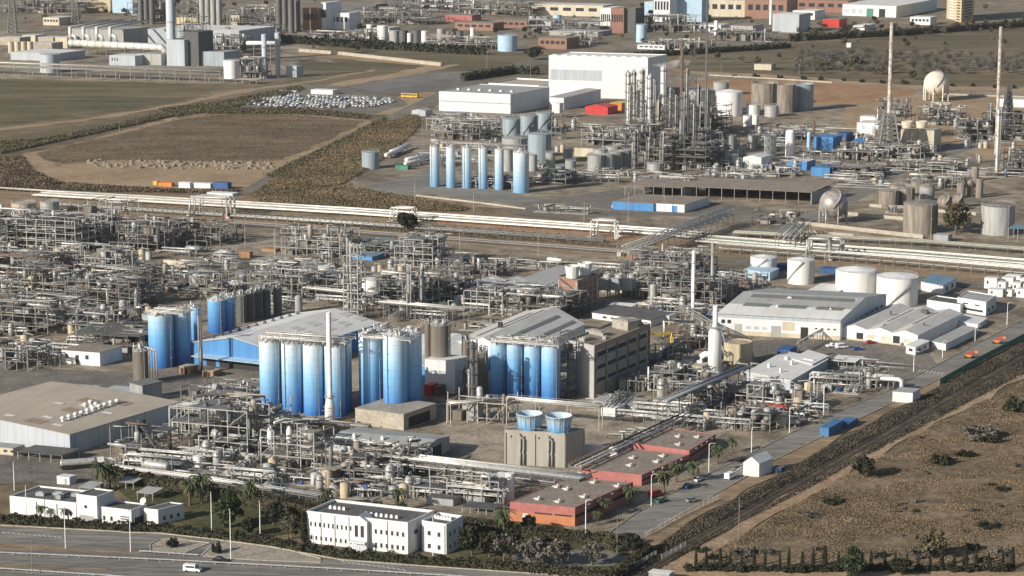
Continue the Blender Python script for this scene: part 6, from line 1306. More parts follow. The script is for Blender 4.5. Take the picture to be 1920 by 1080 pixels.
# ================================================================ LEFT PROCESS AREA
U=[
 # x0, y0, x1, depth, h, levels, label, kwargs
 (-60,428,90,20,9,2,'dark open structure with truss conveyor at the far left below the corridor',dict(fm='steel')),
 (15,470,150,26,17,5,'tall grid of grey beams near the far left, in front of a dark structure',dict(fm='steel_light',dens=.7)),
 (150,455,215,22,20,4,'tall grey frame with stepped decks left of the blue grey vessel',dict(fm='steel_light')),
 (205,470,300,24,14,3,'dense vessels and frame around the beige column at left',dict()),
 (-70,470,20,30,14,3,'shadowed frame cut by the left edge of the photo',dict(fm='steel_dark')),
 (290,455,418,20,10,3,'long open pipe rack of slender posts left of the loading yard',dict(fm='steel',decks=.1)),
 (103,522,245,14,15,4,'four tier rack with bright silver pipes across its top at left',dict(fm='steel_light',decks=.1,pm=[W_,'lagging','steel_light'])),
 (-80,525,105,26,12,3,'wide brown pipe structure at the left edge behind the spiral stairs',dict(pm=['pipe_beige','lagging','rust','steel_light'])),
 (0,560,130,22,13,3,'piping rack with many posts at left centre',dict(fm='steel',dens=1.4)),
 (125,575,250,24,12,3,'tangled process unit with round dark opening left of the blue silos',dict(dens=1.6)),
 (240,545,330,18,10,3,'beige pipe frame behind the broad blue silo',dict(pm=['pipe_beige','lagging','pipe_beige'])),
 (-60,620,100,26,12,3,'silver and grey pipe maze at the left edge above the white building',dict(dens=1.8)),
 (100,625,215,20,9,2,'low rack with stacked silver pipes left of the blue silos',dict(pm=[W_,'lagging','steel_light'],dens=1.4)),
 (145,660,270,22,8,2,'dark flat roofed equipment shelter left of the broad blue silo',dict(roof='roof_dark',fm='steel_dark')),
 (-50,690,60,18,8,2,'shaded piping at the left edge beside the white building',dict(fm='steel')),
 (335,560,420,20,9,2,'pipework behind the blue silos below the white vessel',dict()),
 (470,560,570,22,12,3,'grey silos frame and pipes at back of the dark silos',dict()),
 (515,478,640,18,13,3,'long open frame of thin pillars right of the loading yard',dict(fm='steel_light',decks=.15)),
 (640,480,745,18,6,2,'low pipe frame in front of the blue roofed sheds',dict(decks=.1)),
 (740,500,812,20,14,4,'tall white railed distillation structure beside the blue sheds',dict(fm='steel_light',pm=[W_,'lagging','steel_light'],dens=1.3)),
 (470,530,570,20,8,2,'pipe frame over the domed grey tanks',dict(fm='steel_light',pm=[W_,'lagging'])),
 (570,560,700,22,10,3,'dense pipe rack with tanks behind the blue warehouse roof',dict(dens=1.5)),
 (690,575,800,22,12,3,'grey vessels and pipes behind the silo cluster',dict(dens=1.5)),
 (645,600,672,6,33,8,'slim tall steel tower rising beside the white tank',dict(fm='steel_light',bay=4)),
 (790,560,860,20,12,3,'brownish equipment frame left of the blue tarpaulin',dict(pm=['pipe_beige','steel','lagging','rust'])),
 (560,520,600,16,9,2,'small vessel frame left of the white upright tank',dict()),
 (820,515,930,18,7,2,'low grey pipework behind the small white gabled roofs',dict()),
 (870,590,990,24,11,3,'white latticed bridge and pipe structure in front of the long roofed sheds',dict(fm='steel_light',pm=[W_,'lagging'])),
 (950,600,1050,26,10,3,'dark tangle of pipework left of the brick tower',dict(fm='steel_dark',dens=1.8)),
 (1170,560,1260,26,13,3,'dense grey plant with round vessels right of the air coolers',dict(dens=1.5)),
 (1180,530,1300,24,14,4,'dark stacked frame where the pipe bridge lands',dict(fm='steel',dens=1.2)),
 (1255,575,1340,22,12,3,'beige pipe structure beside the twin pale stacks',dict(pm=['pipe_beige','lagging','cream'])),
 (1335,560,1410,20,9,2,'pipework left of the pale blue shed below the white tank',dict()),
 (1240,655,1310,18,9,2,'frame of brown beams left of the white scrubber column',dict(fm='rust')),
 (1180,690,1250,18,8,2,'piping under the yellow gantry crane',dict()),
 (1150,735,1230,14,5,1,'low pale pipework right of the concrete building',dict(pm=['cream',W_,'pipe_beige'])),
 (1215,735,1305,16,8,2,'dense cream and grey process unit at foot of the scrubber column',dict(pm=['cream','pipe_beige','lagging',W_],dens=1.5)),
 (1225,772,1330,20,8,2,'process unit with many vessels left of the diagonal pipe bridge',dict(dens=1.6)),
 (1330,755,1400,18,5,1,'light steel frame beneath the stepped roof building',dict(fm='steel_light')),
 (1400,765,1515,12,9,2,'silver pipe frame with red panel by the works road',dict(fm='steel_light',pm=[W_,'lagging','lagging'])),
 (1345,805,1440,18,7,2,'brown and grey pipework stack beside the works road',dict(pm=['pipe_beige','lagging','rust'],dens=1.4)),
 (1560,726,1640,12,5,1,'low pipe frame under the silver duct',dict()),
 (320,850,470,26,17,3,'large open process structure with stairs and brown vessel in the left foreground',dict(fm='steel_light',bay=7,dens=1.2)),
 (318,815,380,14,10,2,'pipe trestle behind the large open process structure',dict(fm='steel_light')),
 (490,875,592,12,13,3,'foreground frame topped by three white dosing vessels',dict(fm='steel_light',pm=[W_,'lagging','steel_light'])),
 (208,862,300,12,10,2,'loading gantry with dark sloping conveyor beside the tanker truck',dict(fm='steel')),
 (595,900,720,16,9,2,'rusty brown and grey process unit in the foreground centre',dict(dens=1.8,pm=['rust','lagging','steel_light','pipe_beige'])),
 (700,890,780,16,8,2,'dense exchanger rack in front of the grey hall',dict(dens=1.6)),
 (775,935,935,10,8,2,'long white topped pipe shelter left of the twin white tanks',dict(fm='steel_light',pm=[W_,'rust','lagging',W_],dens=1.3)),
 (480,800,600,8,4,2,'low pipe rack at the foot of the white to blue silos',dict(pm=[W_,'pipe_beige','pipe_beige'])),
 (340,760,480,20,7,2,'pipe trestle between the beige roof and the silos',dict(fm='steel',decks=.2)),
 (840,790,950,8,8,1,'pale portal pipe bridge in the dark yard',dict(fm='concrete_pale',decks=.2,bay=9)),
]
for i,(x0,y0,x1,d,h_,lv,l,kw)in enumerate(U):unit(l,x0,y0,x1,d,h_,lv,20+i,**kw)
# refinery units
U2=[
 (815,262,900,30,10,2,'silver vessels and pipes behind the slim blue silos'),(800,245,940,30,9,2,'low pipework in front of the white front hall'),(900,290,945,20,8,2,'pipework left of the lower grey tanks'),
 (1000,345,1060,20,7,2,'pipework around the small upright grey tanks'),(1090,285,1170,36,13,3,'dense pipe unit left of the process columns'),(1150,300,1230,34,22,5,'dark stacked pipework at foot of the column cluster'),(1225,318,1320,34,22,5,'tangled dark plant below the column cluster'),(1185,258,1300,30,20,4,'dark frames between the process columns'),(1280,250,1335,30,18,4,'dark frame right of the process columns'),
 (1430,262,1500,20,4,1,'low pipes on the refinery yard left of the blue sheds'),(1620,296,1720,22,8,2,'beige low pipe rack at foot of the striped flare'),(1540,330,1640,20,6,2,'low beige rack behind the bright blue shed'),(1560,300,1650,16,6,1,'long white pipe trestle left of the striped flare'),(1640,320,1780,20,5,2,'scattered pipework along the refinery road'),
 (1720,235,1790,26,12,3,'slender pipe frame right of the cream block building'),(1790,262,1850,26,12,3,'silver clad frame with spheres left of the far right column'),(1840,262,1930,24,18,4,'dark tall process frame at the far right'),(1875,330,1960,26,14,3,'white framed pipe structure at the right edge'),(1640,262,1692,20,26,5,'steel frame wrapped round the striped flare foot'),(1390,330,1480,18,5,2,'pipework in front of the pale green shed'),
 (1410,420,1490,10,6,2,'pipe frame left of the silver sphere tank'),(1700,350,1800,16,5,2,'pipework behind the weathered tanks'),(870,352,960,20,5,1,'low pipework behind the slim blue silo feet'),(1300,350,1400,20,5,1,'pipework under the long open shed')]
for i,(x0,y0,x1,d,h_,lv,l)in enumerate(U2):unit(l,x0,y0,x1,d,h_,lv,120+i,bay=7,dens=1.2,name='refinery_structure',fm=['steel','steel_light','steel_dark'][i%3]if 'dark' not in l else 'steel_dark')
# tanks and vessels among the near plant
for(cx,yb,w_,yt,m_,rf,l)in[(696,572,38,523,'white_paint','low','white tank behind the blue warehouse roof'),(611,547,31,499,'white_paint','low','white upright tank in the middle left plant'),(488,520,42,510,'grey_tank','cone','left domed grey tank beside the loading yard'),(533,526,42,514,'grey_tank','cone','right domed grey tank beside the loading yard'),(512,503,18,486,'grey_tank','flat','small silver drum tank behind the left domed tank'),(532,505,18,487,'grey_tank','flat','small silver drum tank behind the right domed tank'),(580,545,28,500,'grey_tank','low','grey beige tank left of the white upright tank'),(725,530,20,508,'beige_tank','low','small beige tank behind the white tank'),(756,560,18,526,'grey_tank','low','slim silver tank right of the white tank'),(792,570,22,528,'lagging','low','ribbed silver tank behind the brown silos'),(820,566,22,524,'beige_tank','low','brownish tank right of the ribbed silver tank'),(835,560,14,528,'grey_tank','low','thin grey tank left of the blue tarpaulin'),(367,545,28,508,'grey_paint','flat','grey upright vessel beside the horizontal white vessel'),(295,445,16,408,'beige_tank','low','pale beige column vessel among the dark frames at left'),(262,690,0,0,'','',''),(258,585,12,548,'grey_tank','low','slim grey vessel left of the broad blue silo'),(40,400,46,380,'concrete_pale','flat','squat pale concrete tank at far left above the dark frame'),(90,400,36,378,'grey_tank','flat','squat grey tank at left beside the concrete tank'),(640,545,16,515,'grey_tank','dome','small grey domed vessel right of the white upright tank'),(1135,548,16,530,'grey_tank','dome','small domed vessel behind the air coolers, left'),(1160,548,16,530,'grey_tank','dome','small domed vessel behind the air coolers, right'),(1205,520,30,500,'grey_tank','dome','round grey vessel right of the air coolers'),(435,845,16,815,'beige_tank','low','brown upright vessel in the left foreground structure'),(1425,760,26,742,'lagging','low','short silver tank by the works road'),(1290,700,22,676,'cream','low','cream tank left of the scrubber column')]:
 if w_:tank(l,cx,yb,w_,yt,m_,rf)
drum('cream horizontal vessel left of the grey upright vessel',308,515,350,519,14,4,'cream');drum('white horizontal vessel lying behind the blue silos',398,541,455,546,14,1.5,'white_paint');drum('white tank car shaped vessel on the dirt beside the service road',1028,494,1052,497,9,.8,'white_paint');drum('long white lagged vessel right of the tall railed structure',852,497,890,500,9,1,'white_paint')
drum('silver horizontal vessel beside the tanker truck',270,885,315,891,17,1.5,'lagging')
for i,(cx,l)in enumerate(((505,'left'),(541,'middle'),(572,'right'))):p=G(cx,876);p.y+=5;h_=hz(p,833);b=MB();b.lathe(p+UZ*(h_),[(.9,0),(1.1,1),(1.0,5),(.5,6.3),(0,6.4)],12);b.solo('dosing_vessel','white_paint',l+' white vessel of three on top of the foreground frame','vessel',None,None,p+UZ*h_)
# columns and stacks near
for(cx,yb,w_,yt,m_,pl,l)in[(657,590,9,450,'lagging',4,'slim silver column rising left of the white tank'),(766,600,7,500,'lagging',2,'thin pale stack pipe behind the silo cluster'),(792,595,7,498,'steel_light',3,'thin grey column left of the brown silos'),(256,590,8,545,'lagging',1,'short column vessel left of the blue silos'),(378,700,5,596,'steel_dark',0,'dark thin pipe stack between the blue silos'),(886,770,12,640,'steel_dark',5,'dark caged column between the silo groups'),(872,740,8,690,'steel',2,'dark short column beside the caged column')]:column(l,cx,yb,w_,yt,m_,pl)
chimney('left of the twin pale thin stacks with slanted duct near the pipe bridge',1299,600,7,470,'white_paint',6,bands=2);chimney('right of the twin pale thin stacks near the pipe bridge',1334.5,575,6,455,'grey_paint',5,bands=2)
# racks near
rack('long grey pipe rack running along the foreground hedge',[(205,895),(360,915),(596,950)],3.0,4,[(.1,0,.3,'lagging'),(.5,0,.28,W_),(.9,0,.3,'lagging')],7)
rack('many piped rack crossing in front of the grey hall to the red offices',[(560,875),(820,905),(1085,938),(1110,930)],6.5,7,[(.05,1,.35,'lagging'),(.25,1,.3,W_),(.45,1,.35,'lagging'),(.65,1,.3,'lagging'),(.85,1,.35,W_),(.1,0,.35,'steel_light'),(.5,0,.35,'lagging'),(.85,0,.3,'pipe_beige')],8,(.65,1.0))
rack('pipe rack along the foot of the pink walled blocks',[(1090,905),(1300,805)],5,5,[(.1,0,.35,'lagging'),(.5,0,.3,'steel_light'),(.9,0,.35,'rust')],8,rail=True)
rack('diagonal covered pipe bridge climbing right past the process unit',[(1250,806),(1405,738)],10,4,[(.1,0,.45,'bluegrey_tank'),(.4,0,.35,'lagging'),(.7,0,.45,'steel'),(.95,0,.3,'lagging')],10,(1.0,),rail=True,name='pipe_bridge',fm='steel_dark')
rack('pale concrete pipe bridge across the dark yard behind the cooling tower',[(946,792),(1123,808)],8.5,4,[(.1,0,.3,W_),(.4,0,.3,'lagging'),(.8,0,.3,W_)],14,(1.0,),rail=True,name='pipe_bridge',fm='concrete_pale')
rack('pale pipe bridge leading from the dark yard toward the left silos',[(845,800),(946,790)],8.0,4,[(.2,0,.3,W_),(.7,0,.3,'lagging')],10,(1.0,),rail=True,name='pipe_bridge',fm='concrete_pale')
rack('white pipes on low supports at the foot of the silo row',[(490,800),(628,812),(690,818)],3,3,[(.1,0,.4,W_),(.6,0,.3,'pipe_beige'),(.9,0,.4,'pipe_beige')],7)
rack('bright silver pipes on top of the roof line behind the long foreground rack',[(620,862),(800,884)],7,4,[(.1,0,.45,W_),(.6,0,.4,W_)],9)
rack('pipe rack with white pipes above the blue tarpaulin',[(690,595),(870,612)],7,5,[(.1,0,.35,W_),(.5,0,.35,'lagging'),(.9,0,.3,W_)],8)
rack('brown pipe rack running behind the dark silos toward the centre',[(566,565),(700,580)],6,5,[(.1,0,.35,W_),(.4,0,.3,'pipe_beige'),(.8,0,.35,'lagging')],8)
rack('high pipe rack along the left plant under the tall frames',[(-80,500),(250,535)],7,8,[(.05,1,.35,W_),(.3,1,.3,'pipe_beige'),(.6,1,.35,'lagging'),(.9,1,.3,'pipe_beige'),(.2,0,.3,'pipe_beige'),(.7,0,.3,'lagging')],8,(.6,1.0))
rack('low brown rack at the left edge beside the grey posts',[(-80,548),(180,572)],7,6,[(.1,1,.35,'pipe_beige'),(.5,1,.3,'lagging'),(.9,1,.35,'pipe_beige'),(.4,0,.3,'lagging')],7,(.6,1.0))
rack('bundle of stacked silver pipes left of the dark shelter',[(60,618),(118,624)],9,3,[(.2,0,.4,W_),(.2,1,.4,W_),(.2,2,.4,W_),(.7,3,.4,W_)],8,(.25,.5,.75,1.0))
rack('long pipe rack from the brick tower toward the white scrubber column',[(1265,600),(1330,640),(1345,690)],6,5,[(.1,0,.3,'lagging'),(.5,0,.3,'pipe_beige'),(.9,0,.3,'lagging')],8)
rack('yellow walkway beam at the foot of the silo row',[(590,822),(660,800)],2.5,1.5,[(.3,0,.2,'yellow'),(.7,0,.2,'yellow')],5,name='walkway',fm='yellow')
rack('steel conveyor boom across the front of the large workshop',[(1498,662),(1575,618)],4,1.2,[(.5,0,.3,'steel_light')],8,name='conveyor')
# low clutter everywhere
SK=[(330,900,480,12,'pumps and thin pipes at the foot of the large foreground structure'),(490,905,600,12,'small pumps on the concrete in front of the dosing vessel frame'),(600,915,700,14,'grey tangled pipe stack beside the palm in the pipe yard'),(640,935,700,10,'low scrap like pipework behind the right white office'),(210,880,330,9,'pipe manifold under the loading gantry'),(700,920,780,10,'low pumps left of the long pipe shelter'),(1100,770,1200,14,'pale low equipment right of the concrete building'),(1340,770,1450,14,'low equipment beneath the silver pipe frame'),(1440,790,1500,12,'valves beside the works road lamps'),(1540,690,1640,12,'pipes and valves beside the pale tilted canopy'),(1150,830,1250,12,'dark roof pipes behind the pink blocks'),(380,790,480,14,'white boxes and pipework beside the beige roofed warehouse end'),(520,560,600,16,'dense valves behind the dark silos'),(430,580,520,14,'pumps behind the row of dark silos'),(860,620,940,12,'pumps below the white latticed bridge'),(1260,640,1320,14,'pumps left of the scrubber column'),(1380,600,1400,8,'pump skid between brick tower and workshop'),(0,655,60,14,'low pipes at the left edge above the site road'),(200,520,300,16,'pipes below the beige column vessel'),(120,545,200,16,'pipes beneath the four tier silver rack'),(0,595,100,14,'pipework between two left edge structures'),(820,540,920,12,'grey pipework behind the blue tarpaulin'),(930,500,1030,8,'old vessels and scrap on the dirt by the service road'),(1200,585,1260,12,'pumps in front of the round vessels'),(350,500,400,14,'pipes left of the scrap heap on the loading yard'),(1120,760,1160,10,'white box like vessels beside the pale pipe bridge'),
 (800,300,900,14,'low pipework behind the slim blue silos'),(1180,340,1290,20,'pumps left of the long open shed'),(1500,300,1570,16,'pipes around the bright blue sheds'),(1560,262,1620,14,'low pipes on the sand lot'),(1330,330,1400,16,'pumps between the small domed tanks'),(1440,245,1540,14,'pipe coils on the yard left of the white office'),(1560,350,1700,16,'low brown pipework beside the refinery road'),(1800,330,1880,16,'pipework behind the slim rusty vessels'),(1660,400,1700,10,'pipes inside the bund wall'),(860,240,960,16,'silver vessels in front of the white hall'),(1000,398,1100,10,'small scrap pieces near the grey canopy'),(1100,330,1180,14,'pumps under the silver tank cluster')]
for i,(x0,y0,x1,d,l)in enumerate(SK):skid(l,x0,y0,x1,d,3.2 if y0>450 else 4,60+i,34)
# small buildings and bits in the near plant
box('white flat roofed site building with dark door at the left',(116,682),76,14,26,'white_wall','roof_brown',name='site_building',cat='building',door=[(.36,1.6,.7,'opening'),(.62,1.5,.3,'glass'),(.1,1.2,.3,'glass')]);rack('white panelled wall left of the white site building',[(55,680),(113,690)],5,1,[(.5,0,.2,W_)],3)
box('left wooden crate shelter in front of the blue warehouse',(336,702),22,5,15,'wood','roof_beige',name='crate_shelter',cat='crate',door=[(.15,1.2,.8,'opening'),(.5,1.2,.8,'opening')]);box('right wooden crate shelter in front of the blue warehouse',(379,707),22,5,12,'wood','roof_beige',name='crate_shelter',cat='crate',door=[(.15,1.0,.8,'opening'),(.5,1.0,.8,'opening')])
for(x,y,w_,l)in[(90,745,40,'row of blue wrapped bales in the shaded yard, left'),(130,742,40,'row of blue wrapped bales in the shaded yard, middle'),(195,744,50,'row of blue wrapped bales in the shaded yard, right')]:box(l,(x,y),w_,7,14,'blue_pale','greyblue_wall',name='bale_stack',cat='bales')
o=bld('left blue roofed shed above the loading yard',(688,463),(640,460),(742,456),472,'blue_wall','roof_blue',par=0,name='shed',cat='shed',ry=26);o=bld('right pale blue roofed shed above the loading yard, larger of two',(698,482),(650,477),(742,462),490,'blue_wall','roof_blue',kind='mono',rh=.8,name='shed',cat='shed',ry=34)
o=bld('long dark roofed shed running back behind the white gabled sheds',(1010,545),(930,540),(1060,512),556,'white_wall','roof_grey',kind='mono',rh=.8,name='shed',cat='shed',ry=60);o=bld('small white gabled shed left of the long dark roofed shed',(940,545),(850,540),(990,525),556,'white_wall','roof_white',kind='gable_x',rh=2,ng=2,name='shed',cat='shed',ry=26)
box('blue tarpaulin over equipment beside the beige machine',(850,556),16,6,14,'blue_wall','blue_pale',name='tarpaulin',cat='tarpaulin',gable=1);box('red container behind the white silo cluster',(796,742),13,5,20,'red','red',name='container',ribs=True);box('second red container right of the first behind the silos',(814,743),9,5,18,'rust','rust',name='container',ribs=True)
box('brick machine house with open top in the foreground left of centre',(600,905),30,9,26,'brick','concrete',name='machine_house',cat='building',door=[(.4,.8,1,'opening')]);box('grey box trailer beneath the long pipe shelter',(800,946),50,5,14,'grey_paint','roof_dark',name='trailer',cat='trailer');shed('dark roofed canopy left of the orange office',(867,962),60,5,12,'steel_dark',nleg=4)
box('red panel cabinet in the silver pipe frame by the works road',(1476,757),13,2,15,'red',name='cabinet',cat='cabinet');box('cream cabinet block beside the works road',(1455,801),17,4,20,'cream','concrete_pale',name='cabinet',cat='cabinet');box('red crane arm box above the cream cabinet',(1441,788),34,1.2,4,'red',name='crane_arm',cat='crane',z0=5)
box('white block tank room right of the four blue silos',(1127,782),26,8,18,'white_wall','roof_white',name='small_building',cat='building');o=bld('low white building with grey flat roof beyond the pale pipe bridge',(1190,762),(1112,750),(1215,750),776,'white_wall','roof_grey',par=0,name='low_building',cat='building')
box('rough white boundary wall block right of the cooling tower',(1096,858),60,1,24,'white_wall','white_wall',name='boundary_wall',cat='wall')
box('cream low wall building under the yellow gantry crane',(1240,702),74,8,20,'cream','concrete_pale',name='low_building',cat='building');box('cream building left of the scrubber column foot',(1250,722),60,6,10,'cream','concrete_pale',name='low_building',cat='building')
box('wooden pallets stack on the loading yard',(447,484),22,3,12,'wood',name='pallet_stack',cat='pallets');box('brown open crate heap right of the pallet stack',(490,472),28,4,6,'wood',name='crate_heap',cat='crates')
b=MB();c=G(262,850);e=G(296,868);b.beam(c+UZ*12,e+UZ*2+GX*2,1.3,1.0);b.beam(c+UZ*9-GX*1,e+UZ*1,.3);b.solo('conveyor','steel_dark','steep dark conveyor sloping down from the loading gantry','conveyor',None,None,c.copy())
# ================================================================ vehicles, posts, fences
vehicle('white van driving on the highway at the bottom left',361,1073,-13,'van','car_white');vehicle('black car on the highway beside the white mast',413,1054,-14,'car','car_black')
vehicle('white van parked across from the white gabled tent',1369,898,58,'van','car_white');vehicle('small white car behind the blue car on the plant road',1309,903,55,'car','car_white');vehicle('bright blue car on the plant road',1290,915,55,'car','car_blue');vehicle('silver car nearest the fence on the plant road',1298,942,30,'car','car_silver');vehicle('dark car parked near the red bin by the tent',1387,866,55,'car','car_black');vehicle('green car beside the red van by the palms',1240,943,40,'car','green');vehicle('red van parked under the palms beside the pink block',1230,932,40,'van','car_red')
for(x,y,k,p_,l)in[(1560,652,'pickup','car_white','white pickup on the yard in front of the workshop, left'),(1578,654,'van','car_white','white van on the yard in front of the workshop'),(1608,657,'car','car_blue','blue car on the workshop yard'),(1632,645,'car','car_red','red car beside the three bay workshop door'),(1696,648,'car','car_silver','silver car beside the small white box building')]:vehicle(l,x,y,20,k,p_)
for(x,y,l)in[(1869,645,'orange red boom lift farther up the plant road'),(1816,672,'orange red boom lift nearer on the plant road')]:
 c=G(x,y);c.z=GZ;t=thing('boom_lift',l,'boom lift',c.copy());b=MB();b.box(c+UZ*.5,3,1.8,.9);b.part('chassis','orange',t);b=MB();b.beam(c+UZ*1.6,c+GX*2.5+UZ*2.8,.35);b.beam(c+UZ*2.2-GX*1,c+GX*2.5+UZ*3,.3);b.part('boom','red',t);b=MB();b.box(c+GX*3.1+UZ*2.2,1.2,1.0,1.0);b.part('basket','orange',t)
 for sx in(-1.3,1.3):
  for sy in(-1,1):b=MB();q=c+GX*sx+UZ*.5;d=Vector((-GX.y,GX.x,0));b.tube([q+d*sy*.9,q+d*sy*1.2],.5,10);b.part('wheel','black',t)
c=G(112,882);c.z=GZ;e=G(205,876);d=(e-c);d.z=0;d=d.normalized();s_=Vector((-d.y,d.x,0));t=thing('tanker_truck','silver tanker truck with white cab beside the loading gantry','truck',c.copy());b=MB();b.tube([c+d*.3+UZ*2.2,c+d*.8+UZ*2.2,c+d*11.5+UZ*2.3,c+d*12+UZ*2.3],1.2,16);b.part('tank','lagging',t);b=MB();b.para(c+d*12.6-s_*1.2+UZ*.8,d*2.3,s_*2.4,UZ*2.5);b.part('cab','car_white',t);b=MB();b.para(c+d*14.9-s_*1.1+UZ*2,d*.05,s_*2.2,UZ*1);b.part('windscreen','glass',t);b=MB();b.para(c-s_*.9+UZ*.7,d*14,s_*1.8,UZ*.35);b.part('chassis','black',t)
for f in(1.2,2.5,3.8,11.5,14):
 for sg in(-1,1):b=MB();q=c+d*f+s_*sg*.9+UZ*.5;b.tube([q,q+s_*sg*.35],.5,10);b.part('wheel','black',t)
g='lamp posts along the plant road'
for(x,y,yt,l)in[(1329,887,832,'lamp post in front of the pink middle block'),(1409,850,802,'lamp post beside the white gabled tent'),(1480,813,765,'lamp post left of the blue container'),(1544,780,722,'lamp post under the silver duct yard'),(1221,950,890,'lamp post beside the red van'),(1098,1000,938,'lamp post at the corner of the orange office'),(1888,610,568,'lamp post at upper end of the plant road'),(1828,640,612,'lamp post near the boom lifts'),(1713,697,660,'lamp post beside the small white box'),(1767,672,640,'lamp post by the long low store')]:lamp_post(l,x,y,yt,az=-30,group=g)
for(x,y,yt,l)in[(123,1030,958,'lamp post on the verge before the gatehouse palm'),(245,1036,962,'lamp post on the verge beside the grid window'),(433,1050,960,'tall white mast lamp on the traffic island'),(397,995,928,'lamp post on the lawn beside the large pine'),(488,1010,945,'lamp post on the lawn near the grey tree'),(812,1056,972,'tall lamp post in front of the right office block'),(27,920,870,'lamp post at the far left near the gatehouse'),(50,975,915,'lamp post in front of the left gatehouse wall')]:lamp_post(l,x,y,yt,kind='single',az=100)
for(x,y,yt,l)in[(61,1079,1000,'dark thin pole at the bottom left edge of the road'),(1385,1017,932,'thin pale pole on the dry field edge'),(1157,1040,965,'dark pole beside the hedge corner')]:pole(l,x,y,yt,.25,'steel',cross=False)
for i,(x,y,yt)in enumerate([(792,262,222),(1009,482,442),(862,470,430),(1178,418,360),(1245,400,345),(1500,470,430),(1745,450,408),(778,383,340),(888,398,360),(1095,418,380),(460,480,420),(518,470,412),(367,492,430),(1660,535,495),(1545,520,470),(913,135,95),(995,145,122),(1063,176,140),(1498,142,120),(1352,138,118),(640,492,440),(224,250,228),(126,350,325),(190,356,330)]):pole('slim pale light pole number '+str(i)if False else['pole beside the grey tarpaulin hangar','pole standing in the corridor verge below the expansion loop','pole on the verge right of the round tree','pole left of the blue and white store','pole right of the blue and white store','pole beside the silver sphere corridor','pole beside the dark grey kiosk','pole in front of the reed bank','pole by the low pale wall','pole near the grey corridor canopy','pole on the loading yard edge, left','pole on the loading yard edge, right','pole in the middle of the left pipework','pole beside the blue roofed shed','pole above the biggest white tank','pole on the meadow left of the huge warehouse','pole beside the tree clump','pole behind the white front hall','pole at the long white grove wall, right','pole at the long white grove wall, left','pole by the blue roofed loading sheds','pole beside the farm track','pole at the lower edge of the brown field, left','pole at the lower edge of the brown field'][i],x,y,yt,.22,'concrete_pale',cross=i%3==0)
fence('pale mesh fence along the verge of the plant road',[(1210,1008),(1283,968),(1346,938)],2.2,3,'concrete_pale','steel_light')
fence('low mesh fence from the tent along the railway cutting',[(1455,890),(1485,876)],2.2,3,'steel','steel')
fence('long dark green windbreak fence along the upper plant road',[(1762,722),(1840,678),(1920,636),(2100,545)],2.6,3.5,'steel',panel='green',bars=0)
fence('pale green fence at the lower right corner of the garden',[(1168,1082),(1230,1046)],2.4,3,'steel_light','steel_light');fence('pale fence along the dirt path at the bottom',[(1240,1050),(1285,1025)],1.8,3,'steel_light','steel_light')
box('white louvred box at the bottom edge right of the garden',(1216,1088),38,3,16,'grey_paint','roof_white',name='kiosk',cat='kiosk')
def rail(label,pts):
 P=[G(*p)for p in pts];t=thing('guard_rail',label,'guard rail',P[0].copy());b=MB();q=[]
 for a,c in zip(P,P[1:]):
  b.beam(a+UZ*.95,c+UZ*.95,.08,.36);n=int((c-a).length/4);q+=[a+(c-a)*k/n for k in range(n)]
 b.part('beam','lagging',t)
 for p in q[:80]:b=MB();b.beam(p+UZ*.1,p+UZ*1.1,.16);b.part('post','steel_light',t)
rail('guard rail along the far lane of the highway',[(-100,1036),(0,1041),(300,1054),(640,1072),(900,1088)]);rail('guard rail along the middle of the highway',[(-100,1068),(0,1071),(200,1084),(400,1100)]);rail('short guard rail where the slip road leaves',[(262,1038),(372,1046)])
# railway tracks in the cutting
for k,(a,c)in enumerate([((1135,1108),(2150,532)),((1155,1112),(2170,536))]):
 A1,B1=G(*a),G(*c);d=B1-A1;n=Vector((-d.y,d.x,0)).normalized();b=MB()
 for s__ in(0,1.67):b.beam(A1+n*s__+UZ*.45,B1+n*s__+UZ*.45,.09,.16)
 b.solo('rail_track','rust',None,None,kind='structure')
for k,(a,c)in enumerate([((430,419),(1240,480)),((1240,480),(1300,486))]):
 A1,B1=G(*a),G(*c);d=B1-A1;n=Vector((-d.y,d.x,0)).normalized();b=MB()
 for s__ in(0,1.67,5,6.67):b.beam(A1+n*s__+UZ*.45,B1+n*s__+UZ*.45,.1,.16)
 b.solo('rail_track','steel_light',None,None,kind='structure')
